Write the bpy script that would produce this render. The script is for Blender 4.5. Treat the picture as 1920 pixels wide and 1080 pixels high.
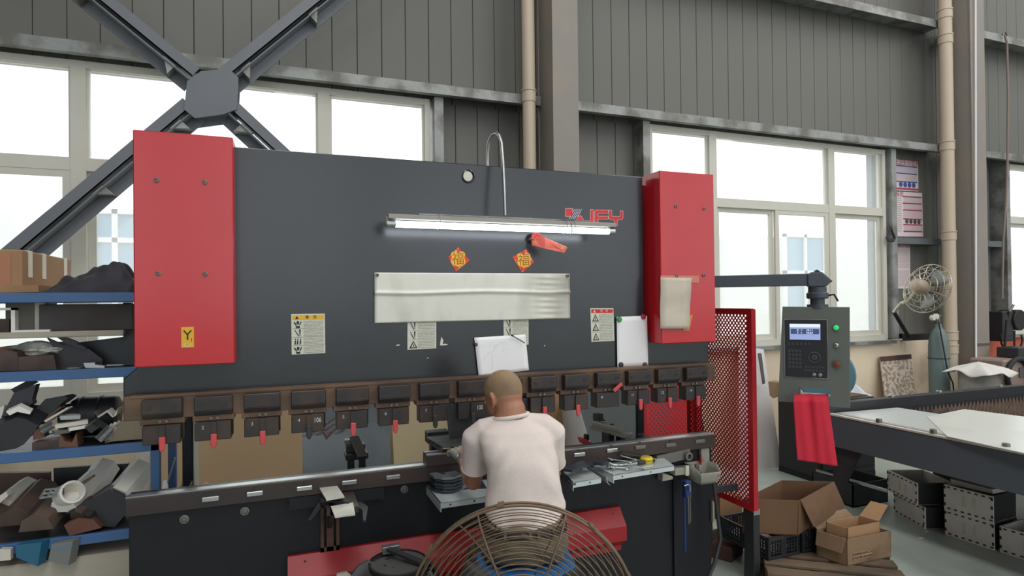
import bpy, bmesh, math, random
import numpy as np
from mathutils import Vector, Matrix, Euler

for _o in list(bpy.data.objects):
    bpy.data.objects.remove(_o, do_unlink=True)
S = bpy.context.scene
COL = S.collection
PI = math.pi
random.seed(7)

# ------------------------------------------------------------------ camera
F_PX, CY, CAM_H = 1110.0, 558.0, 1.80
_yaw, _pit, _rol = math.radians(20.6), math.radians(0.436), math.radians(-0.6625)
FW = Vector((math.sin(_yaw) * math.cos(_pit), math.cos(_yaw) * math.cos(_pit), math.sin(_pit)))
_r = Vector((math.cos(_yaw), -math.sin(_yaw), 0))
_u = _r.cross(FW)
RT = _r * math.cos(_rol) + _u * math.sin(_rol)
UP = -_r * math.sin(_rol) + _u * math.cos(_rol)
cam = bpy.data.cameras.new('camera')
cam.sensor_fit = 'HORIZONTAL'
cam.sensor_width = 36
cam.lens = F_PX / 1920 * 36
cam.shift_y = (CY - 540) / 1920
cam.clip_end = 300
camo = bpy.data.objects.new('camera', cam)
COL.objects.link(camo)
camo.matrix_world = Matrix(((RT.x, UP.x, -FW.x, 0), (RT.y, UP.y, -FW.y, 0), (RT.z, UP.z, -FW.z, CAM_H), (0, 0, 0, 1)))
S.camera = camo

# ------------------------------------------------------------------ world, daylight, exposure
S.view_settings.view_transform = 'Standard'
S.view_settings.look = 'None'
S.view_settings.gamma = 1
S.view_settings.use_curve_mapping = False
S.view_settings.exposure = -0.05
w = bpy.data.worlds.new('overcast')
S.world = w
w.use_nodes = True
_bg = w.node_tree.nodes['Background']
_bg.inputs['Color'].default_value = (0.97, 0.985, 1.0, 1)
_bg.inputs['Strength'].default_value = 2.6


def area(name, loc, rot, sx, sy, power, color=(1, 1, 1), portal=False):
    l = bpy.data.lights.new(name, 'AREA')
    l.shape = 'RECTANGLE'
    l.size, l.size_y = sx, sy
    l.energy = power
    l.color = color
    if portal:
        l.cycles.is_portal = True
    o = bpy.data.objects.new(name, l)
    COL.objects.link(o)
    o.location = loc
    o.rotation_euler = rot
    return o


# daylight through the openings of the hall (portals only guide the sampling of the sky)
area('portal_back', (4, 5.75, 2.5), (-PI / 2, 0, 0), 22, 2.6, 1, portal=True)
area('portal_front', (6, -13.98, 4.65), (PI / 2, 0, 0), 41.5, 7.1, 1, portal=True)
# overhead fill lights added below the unseen roof
for _i, _x in enumerate((0.0, 6.0, 12.0, 18.0)):
    area('overhead_fill', (_x, -4.0, 8.95), (0, 0, 0), 1.6, 17.0, 560, (1.0, 0.985, 0.96))


# ------------------------------------------------------------------ pixel rays (each point is put on its real plane)
def ray(x, y):
    return RT * ((x - 960) / F_PX) - UP * ((y - CY) / F_PX) + FW


def at_y(x, y, Y):
    d = ray(x, y)
    return Vector((0, 0, CAM_H)) + d * (Y / d.y)


def at_x(x, y, X):
    d = ray(x, y)
    return Vector((0, 0, CAM_H)) + d * (X / d.x)


def at_z(x, y, Z):
    d = ray(x, y)
    return Vector((0, 0, CAM_H)) + d * ((Z - CAM_H) / d.z)


def at_d(x, y, D):
    return Vector((0, 0, CAM_H)) + ray(x, y) * D


# ------------------------------------------------------------------ materials
def lin(c):
    return tuple((v / 12.92 if v <= 0.04045 else ((v + 0.055) / 1.055) ** 2.4) for v in (q / 255 for q in c))


def mat(name, rgb, rough=0.6, metal=0.0, var=0.12, vscale=6.0, rgb2=None, mixscale=3.0, mixlo=0.45, mixhi=0.62,
        bump=0.0, bscale=60.0, spec=0.5, stretch=(1, 1, 1), rvar=0.0):
    m = bpy.data.materials.new(name)
    m.use_nodes = True
    nt = m.node_tree
    N, L = nt.nodes, nt.links
    b = N['Principled BSDF']
    b.inputs['Roughness'].default_value = rough
    b.inputs['Metallic'].default_value = metal
    b.inputs['Specular IOR Level'].default_value = spec
    tc = N.new('ShaderNodeTexCoord')
    mp = N.new('ShaderNodeMapping')
    mp.inputs['Scale'].default_value = stretch
    L.new(tc.outputs['Object'], mp.inputs['Vector'])
    n1 = N.new('ShaderNodeTexNoise')
    n1.inputs['Scale'].default_value = vscale
    n1.inputs['Detail'].default_value = 5
    L.new(mp.outputs[0], n1.inputs['Vector'])
    c = lin(rgb) + (1,)
    mix = N.new('ShaderNodeMix')
    mix.data_type = 'RGBA'
    mix.blend_type = 'MIX'
    mix.inputs['A'].default_value = tuple(v * (1 - var) for v in c[:3]) + (1,)
    mix.inputs['B'].default_value = tuple(min(1, v * (1 + var)) for v in c[:3]) + (1,)
    L.new(n1.outputs['Fac'], mix.inputs['Factor'])
    out = mix.outputs['Result']
    if rgb2 is not None:
        n2 = N.new('ShaderNodeTexNoise')
        n2.inputs['Scale'].default_value = mixscale
        n2.inputs['Detail'].default_value = 6
        L.new(mp.outputs[0], n2.inputs['Vector'])
        mr = N.new('ShaderNodeMapRange')
        mr.inputs['From Min'].default_value = mixlo
        mr.inputs['From Max'].default_value = mixhi
        L.new(n2.outputs['Fac'], mr.inputs['Value'])
        m2 = N.new('ShaderNodeMix')
        m2.data_type = 'RGBA'
        L.new(mr.outputs['Result'], m2.inputs['Factor'])
        L.new(out, m2.inputs['A'])
        m2.inputs['B'].default_value = lin(rgb2) + (1,)
        out = m2.outputs['Result']
    L.new(out, b.inputs['Base Color'])
    if rvar:
        mrr = N.new('ShaderNodeMapRange')
        mrr.inputs['To Min'].default_value = max(0.02, rough - rvar)
        mrr.inputs['To Max'].default_value = min(1, rough + rvar)
        L.new(n1.outputs['Fac'], mrr.inputs['Value'])
        L.new(mrr.outputs['Result'], b.inputs['Roughness'])
    if bump:
        nb = N.new('ShaderNodeTexNoise')
        nb.inputs['Scale'].default_value = bscale
        nb.inputs['Detail'].default_value = 3
        L.new(mp.outputs[0], nb.inputs['Vector'])
        bp = N.new('ShaderNodeBump')
        bp.inputs['Strength'].default_value = bump
        bp.inputs['Distance'].default_value = 0.004
        L.new(nb.outputs['Fac'], bp.inputs['Height'])
        L.new(bp.outputs[0], b.inputs['Normal'])
    return m


def print_mat(name, paper, ink, rows, cols, fill=0.5, rowfill=0.55):
    """flat print: rows of small illegible characters over a UV square"""
    m = bpy.data.materials.new(name)
    m.use_nodes = True
    nt = m.node_tree
    N, L = nt.nodes, nt.links
    b = N['Principled BSDF']
    b.inputs['Roughness'].default_value = 0.6
    uv = N.new('ShaderNodeUVMap')
    sp = N.new('ShaderNodeSeparateXYZ')
    L.new(uv.outputs[0], sp.inputs[0])

    def mth(op, a, bb=None):
        n = N.new('ShaderNodeMath')
        n.operation = op
        for i, v in enumerate((a, bb)):
            if v is None:
                continue
            if isinstance(v, (int, float)):
                n.inputs[i].default_value = v
            else:
                L.new(v, n.inputs[i])
        return n.outputs[0]
    v = mth('MULTIPLY', sp.outputs['Y'], rows)
    fv = mth('FRACT', v)
    rowm = mth('MULTIPLY', mth('GREATER_THAN', fv, (1 - rowfill) / 2), mth('LESS_THAN', fv, (1 + rowfill) / 2))
    cb = N.new('ShaderNodeCombineXYZ')
    L.new(mth('MULTIPLY', sp.outputs['X'], cols), cb.inputs[0])
    L.new(mth('MULTIPLY', v, 2.2), cb.inputs[1])
    nz = N.new('ShaderNodeTexNoise')
    nz.inputs['Scale'].default_value = 1.6
    nz.inputs['Detail'].default_value = 1
    L.new(cb.outputs[0], nz.inputs['Vector'])
    ch = mth('GREATER_THAN', nz.outputs['Fac'], 1 - fill)
    k = mth('MULTIPLY', rowm, ch)
    mix = N.new('ShaderNodeMix')
    mix.data_type = 'RGBA'
    L.new(k, mix.inputs['Factor'])
    mix.inputs['A'].default_value = lin(paper) + (1,)
    mix.inputs['B'].default_value = lin(ink) + (1,)
    L.new(mix.outputs['Result'], b.inputs['Base Color'])
    return m


def glow(name, rgb, strength):
    m = bpy.data.materials.new(name)
    m.use_nodes = True
    b = m.node_tree.nodes['Principled BSDF']
    b.inputs['Base Color'].default_value = lin(rgb) + (1,)
    b.inputs['Emission Color'].default_value = lin(rgb) + (1,)
    b.inputs['Emission Strength'].default_value = strength
    return m


# ------------------------------------------------------------------ mesh builder
def origin_of(o):
    v = Vector((0, 0, 0))
    while o is not None:
        v = v + o.location
        o = o.parent
    return v


class MB:
    def __init__(self):
        self.v, self.f, self.uv = [], [], {}

    def add(self, vs, fs):
        n = len(self.v)
        self.v += [tuple(p) for p in vs]
        self.f += [tuple(i + n for i in f) for f in fs]
        return self

    def box(self, x0, x1, y0, y1, z0, z1):
        return self.add([(x0, y0, z0), (x1, y0, z0), (x1, y1, z0), (x0, y1, z0), (x0, y0, z1), (x1, y0, z1), (x1, y1, z1), (x0, y1, z1)],
                        [(0, 3, 2, 1), (4, 5, 6, 7), (0, 1, 5, 4), (1, 2, 6, 5), (2, 3, 7, 6), (3, 0, 4, 7)])

    def obox(self, c, size, rot=(0, 0, 0)):
        M = rot if isinstance(rot, Matrix) else Euler(rot).to_matrix()
        c = Vector(c)
        h = Vector(size) / 2
        vs = [c + M @ Vector((sx * h.x, sy * h.y, sz * h.z)) for sz in (-1, 1) for sx, sy in ((-1, -1), (1, -1), (1, 1), (-1, 1))]
        return self.add(vs, [(0, 3, 2, 1), (4, 5, 6, 7), (0, 1, 5, 4), (1, 2, 6, 5), (2, 3, 7, 6), (3, 0, 4, 7)])

    def poly(self, pts, vec):
        """polygon of 3-D points extruded along vec"""
        n = len(pts)
        vec = Vector(vec)
        pts = [Vector(p) for p in pts]
        self.add(pts + [p + vec for p in pts],
                 [tuple(range(n))[::-1], tuple(range(n, 2 * n))] + [(i, (i + 1) % n, n + (i + 1) % n, n + i) for i in range(n)])
        return self

    def prism(self, pts, axis, a, b):
        f = {'x': lambda p, t: (t, p[0], p[1]), 'y': lambda p, t: (p[0], t, p[1]), 'z': lambda p, t: (p[0], p[1], t)}[axis]
        e = {'x': (b - a, 0, 0), 'y': (0, b - a, 0), 'z': (0, 0, b - a)}[axis]
        return self.poly([f(p, a) for p in pts], e)

    def quad(self, a, b, c, d):
        return self.add([a, b, c, d], [(0, 1, 2, 3)])

    def cyl(self, p0, p1, r0, r1=None, n=16, caps=True):
        p0, p1 = Vector(p0), Vector(p1)
        r1 = r0 if r1 is None else r1
        d = (p1 - p0).normalized()
        a = d.orthogonal().normalized()
        b = d.cross(a)
        vs = [p0 + (a * math.cos(t) + b * math.sin(t)) * r0 for t in (2 * PI * i / n for i in range(n))]
        vs += [p1 + (a * math.cos(t) + b * math.sin(t)) * r1 for t in (2 * PI * i / n for i in range(n))]
        fs = [(i, (i + 1) % n, n + (i + 1) % n, n + i) for i in range(n)]
        if caps:
            fs += [tuple(range(n))[::-1], tuple(range(n, 2 * n))]
        return self.add(vs, fs)

    def tube(self, pts, r, n=8, closed=False):
        P = [Vector(p) for p in pts]
        m = len(P)
        R = r if isinstance(r, (list, tuple)) else [r] * m
        vs, up = [], None
        for i in range(m):
            if closed:
                t = (P[(i + 1) % m] - P[i - 1]).normalized()
            else:
                t = (P[min(i + 1, m - 1)] - P[max(i - 1, 0)]).normalized()
            if up is None:
                up = t.orthogonal().normalized()
            up = (up - t * up.dot(t))
            up = up.normalized() if up.length > 1e-6 else t.orthogonal().normalized()
            s = t.cross(up)
            vs += [P[i] + (up * math.cos(a) + s * math.sin(a)) * R[i] for a in (2 * PI * k / n for k in range(n))]
        fs = []
        for i in range(m if closed else m - 1):
            j = (i + 1) % m
            fs += [(i * n + k, i * n + (k + 1) % n, j * n + (k + 1) % n, j * n + k) for k in range(n)]
        if not closed:
            fs += [tuple(range(n))[::-1], tuple(range((m - 1) * n, m * n))]
        return self.add(vs, fs)

    def rings(self, rings, cap=True):
        """loft through closed rings of equal length"""
        n = len(rings[0])
        vs = [p for r in rings for p in r]
        fs = []
        for i in range(len(rings) - 1):
            fs += [(i * n + k, i * n + (k + 1) % n, (i + 1) * n + (k + 1) % n, (i + 1) * n + k) for k in range(n)]
        if cap:
            fs += [tuple(range(n))[::-1], tuple(range((len(rings) - 1) * n, len(rings) * n))]
        return self.add(vs, fs)

    def lathe(self, prof, c=(0, 0, 0), axis=(0, 0, 1), n=24, cap=True):
        c = Vector(c)
        d = Vector(axis).normalized()
        a = d.orthogonal().normalized()
        b = d.cross(a)
        return self.rings([[c + d * z + (a * math.cos(t) + b * math.sin(t)) * max(r, 1e-4) for t in (2 * PI * i / n for i in range(n))] for r, z in prof], cap)

    def ball(self, c, r, nu=16, nv=10, M=None):
        c = Vector(c)
        rr = Vector(r) if not isinstance(r, (int, float)) else Vector((r, r, r))
        M = M or Matrix.Identity(3)
        rg = []
        for j in range(nv + 1):
            t = PI * (0.02 + 0.96 * j / nv)
            rg.append([c + M @ Vector((rr.x * math.sin(t) * math.cos(2 * PI * i / nu), rr.y * math.sin(t) * math.sin(2 * PI * i / nu), -rr.z * math.cos(t))) for i in range(nu)])
        return self.rings(rg)

    def grid(self, fn, nu, nv):
        vs = [fn(i / nu, j / nv) for j in range(nv + 1) for i in range(nu + 1)]
        fs = [(j * (nu + 1) + i, j * (nu + 1) + i + 1, (j + 1) * (nu + 1) + i + 1, (j + 1) * (nu + 1) + i) for j in range(nv) for i in range(nu)]
        return self.add(vs, fs)

    def build(self, name, m, parent=None, smooth=False, bevel=0.0, seg=1, solid=0.0, angle=40):
        o0 = origin_of(parent)
        me = bpy.data.meshes.new(name)
        me.from_pydata([tuple(Vector(p) - o0) for p in self.v], [], self.f)
        me.update()
        if m is not None:
            me.materials.append(m)
        bm = bmesh.new()
        bm.from_mesh(me)
        bmesh.ops.recalc_face_normals(bm, faces=bm.faces)
        bm.to_mesh(me)
        bm.free()
        if smooth:
            me.shade_smooth()
            if angle < 180:
                me.set_sharp_from_angle(angle=math.radians(angle))
        o = bpy.data.objects.new(name, me)
        COL.objects.link(o)
        if parent is not None:
            o.parent = parent
        if solid:
            md = o.modifiers.new('solid', 'SOLIDIFY')
            md.thickness = solid
            md.offset = 0
        if bevel:
            md = o.modifiers.new('bevel', 'BEVEL')
            md.width = bevel
            md.segments = seg
            md.limit_method = 'ANGLE'
            md.angle_limit = math.radians(35)
        return o


def thing(name, label, cat, loc=(0, 0, 0), group=None):
    o = bpy.data.objects.new(name, None)
    o.empty_display_size = 0.05
    COL.objects.link(o)
    o.location = loc
    o['label'] = label
    o['category'] = cat
    if group:
        o['group'] = group
    return o


def tag(o, label, cat, group=None):
    o['label'] = label
    o['category'] = cat
    if group:
        o['group'] = group
    return o


def struct(o):
    o['kind'] = 'structure'
    return o


def recentre(o):
    """put a single-mesh thing's origin at its base"""
    me = o.data
    n = len(me.vertices)
    a = np.zeros(n * 3)
    me.vertices.foreach_get('co', a)
    a = a.reshape(-1, 3)
    c = Vector(((a[:, 0].min() + a[:, 0].max()) / 2, (a[:, 1].min() + a[:, 1].max()) / 2, a[:, 2].min()))
    me.transform(Matrix.Translation(-c))
    o.location = c
    return o


def single(mb, name, m, label, cat, group=None, **k):
    return recentre(tag(mb.build(name, m, None, **k), label, cat, group))


def copy_tree(o, parent=None):
    c = o.copy()
    COL.objects.link(c)
    if parent is not None:
        c.parent = parent
        c.matrix_parent_inverse = o.matrix_parent_inverse
    for ch in list(o.children):
        copy_tree(ch, c)
    return c


def decal(name, a, b, c, d, m, parent=None, off=0.0):
    """flat print as a quad with UV 0..1; a,b,c,d = lower-left, lower-right, upper-right, upper-left"""
    a, b, c, d = (Vector(p) for p in (a, b, c, d))
    n = (b - a).cross(d - a).normalized() * off
    o0 = origin_of(parent)
    me = bpy.data.meshes.new(name)
    me.from_pydata([tuple(p + n - o0) for p in (a, b, c, d)], [], [(0, 1, 2, 3)])
    me.materials.append(m)
    uvl = me.uv_layers.new(name='UVMap')
    for i, q in enumerate(((0, 0), (1, 0), (1, 1), (0, 1))):
        uvl.data[i].uv = q
    o = bpy.data.objects.new(name, me)
    COL.objects.link(o)
    if parent is not None:
        o.parent = parent
    return o


def text(body, pos, size, m, parent, name='lettering', right=(1, 0, 0), up=(0, 0, 1), align='CENTER', depth=0.0004, sx=1.0):
    cu = bpy.data.curves.new(name, 'FONT')
    cu.body = body
    cu.size = size
    cu.align_x = align
    cu.align_y = 'CENTER'
    cu.extrude = depth
    cu.resolution_u = 3
    cu.materials.append(m)
    o = bpy.data.objects.new(name, cu)
    COL.objects.link(o)
    r = Vector(right).normalized()
    u = Vector(up)
    u = (u - r * u.dot(r)).normalized()
    n = r.cross(u)
    M = Matrix(((r.x * sx, u.x, n.x, 0), (r.y * sx, u.y, n.y, 0), (r.z * sx, u.z, n.z, 0), (0, 0, 0, 1)))
    p = Vector(pos)
    if parent is not None:
        o.parent = parent
        p = p - origin_of(parent)
    o.matrix_local = Matrix.Translation(p) @ M
    return o


def arc(c, a, b, r, t0, t1, n):
    c, a, b = Vector(c), Vector(a), Vector(b)
    return [c + (a * math.cos(t) + b * math.sin(t)) * r for t in (t0 + (t1 - t0) * i / n for i in range(n + 1))]


# ------------------------------------------------------------------ palette
M_SIDING = mat('grey coated siding', (106, 105, 100), 0.55, 0, 0.08, 1.2)
M_GALV = mat('galvanised steel', (150, 152, 150), 0.5, 0.35, 0.2, 25, (110, 108, 102), 4)
M_STEELGREY = mat('grey painted steel', (96, 101, 106), 0.5, 0, 0.1, 4)
M_COLUMN = mat('grey primed column', (140, 134, 127), 0.6, 0, 0.1, 3, (152, 138, 126), 2.2, 0.5, 0.75)
M_PIPE = mat('cream pvc pipe', (196, 180, 158), 0.45, 0, 0.06, 3)
M_FRAME = mat('cream window frame', (205, 202, 190), 0.45, 0, 0.06, 5)
M_PLASTER = mat('cream plaster', (230, 212, 186), 0.85, 0, 0.1, 2, (160, 140, 118), 1.4, 0.55, 0.8, 0.2, 40)
M_REDWALL = mat('red painted wall base', (190, 90, 66), 0.8, 0, 0.12, 2)
M_FLOOR = mat('worn grey green floor paint', (168, 178, 170), 0.42, 0, 0.14, 1.1, (138, 146, 140), 1.7, 0.5, 0.75, 0.06, 30, rvar=0.15)
M_WHITEWALL = mat('white render', (226, 228, 226), 0.8, 0, 0.04, 1)
M_CEIL = mat('grey roof sheet', (150, 152, 150), 0.7)
M_BLACK = mat('blue black textured paint', (34, 38, 43), 0.22, 0, 0.12, 8, None, bump=0.035, bscale=300, rvar=0.04, spec=0.75)
M_BED = mat('blue black bed paint', (24, 26, 31), 0.45, 0, 0.2, 5, (29, 28, 30), 2.0, 0.55, 0.8, bump=0.15, bscale=220, spec=0.3)
M_RED = mat('red textured paint', (193, 34, 42), 0.2, 0, 0.06, 5, None, bump=0.02, bscale=300, spec=0.7)
M_RED2 = mat('red guard paint', (178, 30, 40), 0.42, 0, 0.08, 5)
M_RAIL = mat('rusty tool rail', (96, 76, 64), 0.55, 0.35, 0.25, 14, (126, 100, 78), 6, 0.45, 0.7, 0.15, 90, stretch=(0.4, 1, 1))
M_RAILD = mat('dark oiled die rail', (70, 58, 54), 0.42, 0.3, 0.25, 9, (54, 48, 48), 3, 0.4, 0.65, stretch=(0.4, 1, 1))
M_CLAMP = mat('blued steel clamp', (56, 52, 52), 0.42, 0.35, 0.2, 20, (74, 60, 52), 9, 0.5, 0.7)
M_DARK = mat('dark steel', (54, 54, 57), 0.5, 0.3, 0.2, 15)
M_STEEL = mat('bright steel', (176, 178, 178), 0.3, 0.85, 0.12, 18)
M_SHEET = mat('scuffed aluminium sheet', (216, 213, 202), 0.4, 0.2, 0.12, 4, (165, 160, 148), 3, 0.45, 0.75, 0.12, 25, stretch=(1, 1, 0.5))
M_BOLT = mat('dull bolt steel', (120, 116, 112), 0.45, 0.7, 0.1, 30)
M_REDTIP = mat('red lever tip', (196, 72, 74), 0.5, 0, 0.1, 20)
M_WHITE = mat('white paper', (236, 234, 236), 0.7, 0, 0.03, 6)
M_CARD = mat('brown cardboard', (168, 132, 98), 0.85, 0, 0.1, 6, (140, 108, 80), 3, 0.5, 0.8)
M_CARD2 = mat('dirty cardboard', (142, 116, 90), 0.85, 0, 0.12, 8, (90, 70, 54), 4, 0.55, 0.75)
M_BLUE = mat('blue rack paint', (66, 102, 150), 0.45, 0, 0.1, 6)
M_BLACKPL = mat('black plastic', (44, 45, 48), 0.5, 0, 0.1, 10)
M_WOODG = mat('grey weathered wood', (176, 168, 154), 0.8, 0, 0.25, 8, (112, 102, 92), 5, 0.45, 0.7, stretch=(0.15, 1, 1))
M_WOODP = mat('dirty pallet wood', (112, 94, 76), 0.8, 0, 0.22, 8, (66, 56, 48), 5, 0.45, 0.7, stretch=(0.2, 1, 1))
M_RUST = mat('rusty wire', (118, 98, 80), 0.55, 0.4, 0.25, 40)
M_RUSTD = mat('rusty brown steel', (92, 66, 54), 0.6, 0.35, 0.25, 20, (66, 52, 46), 6, 0.45, 0.65)
M_OFFCUT = mat('grey steel offcut', (112, 112, 112), 0.42, 0.6, 0.2, 10)
M_OFFDARK = mat('dark steel offcut', (58, 58, 62), 0.45, 0.45, 0.2, 10)
M_INK = mat('black print', (28, 28, 28), 0.6)
M_GOLD = mat('gold print', (236, 178, 44), 0.5)
M_YELLOW = mat('yellow print', (226, 172, 40), 0.5)
M_REDINK = mat('red print', (204, 36, 40), 0.5)
M_LABEL = mat('pale label', (206, 206, 190), 0.5, 0, 0.05, 10)
M_PRINT = print_mat('small label print', (206, 206, 190), (70, 70, 66), 5, 26)
M_BLUEINK = mat('blue print', (64, 88, 150), 0.6)

# ================================================================== THE HALL
struct(MB().box(-15, 27, -14.5, 5.7, -0.12, 0).build('floor', M_FLOOR))
struct(MB().box(-15, 27, -14.5, 6.0, 9.0, 9.1).build('ceiling', M_CEIL))
struct(MB().box(-15.1, -15, -14.5, 6.0, 0, 9).build('wall_left', M_STEELGREY))
struct(MB().box(27, 27.1, -14.5, 6.0, 0, 9).build('wall_right', M_WHITEWALL))
mb = MB()
mb.box(-15, 27, -14.2, -14.0, 0, 1.1)
mb.box(-15, 27, -14.2, -14.0, 8.2, 9)
for x in (-15, -9.5, -3.5, 2.5, 8.5, 14.5, 20.5, 26.3):
    mb.box(x, x + 0.7, -14.2, -14.0, 1.1, 8.2)
wall_front = struct(mb.build('wall_front', M_WHITEWALL))
M_FROST = bpy.data.materials.new('frosted hall glazing')
M_FROST.use_nodes = True
_n = M_FROST.node_tree
_n.nodes.clear()
_o = _n.nodes.new('ShaderNodeOutputMaterial')
_t = _n.nodes.new('ShaderNodeBsdfTransparent')
_t.inputs[0].default_value = (0.60, 0.62, 0.64, 1)
_n.links.new(_t.outputs[0], _o.inputs[0])
for x in (-14.3, -8.8, -2.8, 3.2, 9.2, 15.2, 21.2):
    MB().quad((x, -14.1, 1.1), (x + 5.3, -14.1, 1.1), (x + 5.3, -14.1, 8.2), (x, -14.1, 8.2)).build('frosted_pane', M_FROST, wall_front)

# back wall: plastered base, then coated siding panels above and between the windows
WIN = [(-4.3, 1.24), (3.60, 7.20), (9.60, 13.2)]
SILL, HEAD, SILL1 = 1.28, 3.70, 1.09
wall_back = struct(MB().box(-15, -4.3, 5.40, 5.70, 0, SILL - 0.03).box(-4.3, 1.24, 5.40, 5.70, 0, SILL1 - 0.03).box(1.24, 8.47, 5.40, 5.70, 0, SILL - 0.03).build('wall_back', M_PLASTER))
MB().box(8.47, 27, 5.40, 5.70, 0, SILL - 0.03).build('red_dado', M_REDWALL, wall_back)
mb = MB()
xs = [-15] + [v for wv in WIN for v in wv] + [27]
for i in range(0, len(xs), 2):
    mb.box(xs[i], xs[i + 1], 5.62, 5.70, SILL - 0.03, HEAD)
mb.box(-15, 27, 5.62, 5.70, HEAD, 9)
mb.build('wall_backing', M_STEELGREY, wall_back)


def panel_mesh(z0, z1):
    pr = [(0.001, 5.60), (0.001, 5.562), (0.005, 5.556), (0.216, 5.556), (0.220, 5.562), (0.220, 5.60)]
    return MB().prism(pr, 'z', z0, z1)


def panels(x0, x1, z0, z1):
    first = None
    n = int(round((x1 - x0) / 0.222))
    for i in range(n):
        if first is None:
            first = panel_mesh(z0, z1).build('siding_panel', M_SIDING, wall_back)
            first.location = (x0, 0, 0)
        else:
            c = first.copy()
            COL.objects.link(c)
            c.location = (x0 + i * 0.222, 0, 0)


panels(-4.95, 13.9, HEAD + 0.02, 9.0)
panels(1.30, 3.56, SILL, HEAD + 0.02)
panels(7.24, 9.56, SILL, HEAD + 0.02)

# girts and window posts (galvanised channel sections)
for x0, x1 in ((-5, 2.31), (2.58, 8.2), (8.47, 14)):
    g = MB().prism([(5.28, 3.80), (5.56, 3.80), (5.56, 3.785), (5.295, 3.785), (5.295, 3.722), (5.34, 3.722), (5.34, 3.71), (5.28, 3.71)], 'x', x0, x1)
    g.build('girt', M_GALV, wall_back)
zg = at_y(1650, 20, 5.28).z
for x0, x1 in ((-5, 2.31), (2.58, 8.2), (8.47, 14)):
    z = zg if x1 > 2.5 else zg + 0.4
    MB().prism([(5.28, z + 0.05), (5.56, z + 0.05), (5.56, z + 0.03), (5.30, z + 0.03), (5.30, z - 0.05), (5.28, z - 0.05)], 'x', x0, x1).build('girt', M_GALV, wall_back)
for x in (1.27, 3.52, 7.22, 9.50):
    MB().box(x, x + 0.085, 5.36, 5.58, SILL, 3.71).build('window_post', M_GALV, wall_back)
for x0, x1 in ((7.31, 8.2), (8.47, 9.5)):
    MB().box(x0, x1, 5.40, 5.56, 2.50, 2.58).build('girt', M_STEELGREY, wall_back)


def h_column(x0, x1, y0, y1):
    mb = MB()
    mb.box(x0, x1, y0, y0 + 0.014, 0, 9)
    mb.box(x0, x1, y1 - 0.014, y1, 0, 9)
    mb.box(x0 + 0.012, x1 - 0.012, y0 + 0.014, y1 - 0.014, 0, 9)
    return struct(mb.build('column', M_COLUMN))


h_column(2.31, 2.575, 5.0, 5.36)
h_column(8.20, 8.47, 5.0, 5.36)
h_column(-3.70, -3.43, 5.0, 5.36)

# ------------------------------------------------------------------ windows
M_GLASS = bpy.data.materials.new('dusty window glass')
M_GLASS.use_nodes = True
_n = M_GLASS.node_tree
_n.nodes.clear()
_o = _n.nodes.new('ShaderNodeOutputMaterial')
_t = _n.nodes.new('ShaderNodeBsdfTransparent')
_t.inputs[0].default_value = (0.93, 0.96, 0.95, 1)
_g = _n.nodes.new('ShaderNodeBsdfGlossy')
_g.inputs['Roughness'].default_value = 0.03
_d = _n.nodes.new('ShaderNodeBsdfTranslucent')
_d.inputs[0].default_value = (0.9, 0.92, 0.9, 1)
_m1 = _n.nodes.new('ShaderNodeMixShader')
_m1.inputs[0].default_value = 0.05
_m2 = _n.nodes.new('ShaderNodeMixShader')
_m2.inputs[0].default_value = 0.22
_n.links.new(_t.outputs[0], _m1.inputs[1])
_n.links.new(_g.outputs[0], _m1.inputs[2])
_n.links.new(_m1.outputs[0], _m2.inputs[1])
_n.links.new(_d.outputs[0], _m2.inputs[2])
_n.links.new(_m2.outputs[0], _o.inputs[0])


def window(name, x0, x1, mulls, zt, sash, SILL=SILL):
    """fixed lights above a transom at zt, sliding sashes below; every frame member and pane its own piece"""
    y0, y1 = 5.42, 5.50
    r = bpy.data.objects.new(name, None)
    COL.objects.link(r)
    r.location = ((x0 + x1) / 2, 5.46, SILL)
    struct(r)

    def member(a, b, c, d, ya=y0, yb=y1, nm='frame_bar'):
        MB().box(a, b, ya, yb, c, d).build(nm, M_FRAME, r)
    member(x0, x1, HEAD - 0.055, HEAD)
    member(x0, x1, SILL - 0.02, SILL + 0.05)
    member(x0, x1, zt - 0.05, zt + 0.05)
    edges = [x0] + mulls + [x1]
    for i, x in enumerate(edges):
        hw = 0.05
        member(max(x0, x - hw), min(x1, x + hw), SILL + 0.001, HEAD - 0.001, y0 - 0.004, y1 + 0.004)
    for i in range(len(edges) - 1):
        a, b = edges[i] + 0.05, edges[i + 1] - 0.05
        MB().box(a, b, 5.456, 5.461, zt + 0.05, HEAD - 0.055).build('pane', M_GLASS, r)
        for q in (a, b - 0.018):
            member(q, q + 0.018, zt + 0.05, HEAD - 0.055, 5.44, 5.48, 'bead')
        n = sash[i]
        wd = (b - a) / n
        for k in range(n):
            p, q = a + k * wd, a + (k + 1) * wd
            yy = 5.44 if k % 2 else 5.475
            for (u0, u1, v0, v1) in ((p, p + 0.055, SILL + 0.05, zt - 0.05), (q - 0.055, q, SILL + 0.05, zt - 0.05),
                                     (p + 0.055, q - 0.055, SILL + 0.05, SILL + 0.11), (p + 0.055, q - 0.055, zt - 0.10, zt - 0.05)):
                member(u0, u1, v0, v1, yy - 0.016, yy + 0.016, 'sash_bar')
            MB().box(p + 0.055, q - 0.055, yy - 0.002, yy + 0.002, SILL + 0.11, zt - 0.10).build('pane', M_GLASS, r)
    MB().box(x0 - 0.05, x1 + 0.05, 5.33, 5.56, SILL - 0.06, SILL - 0.02).build('sill_board', M_GALV, r)
    return r


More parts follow.
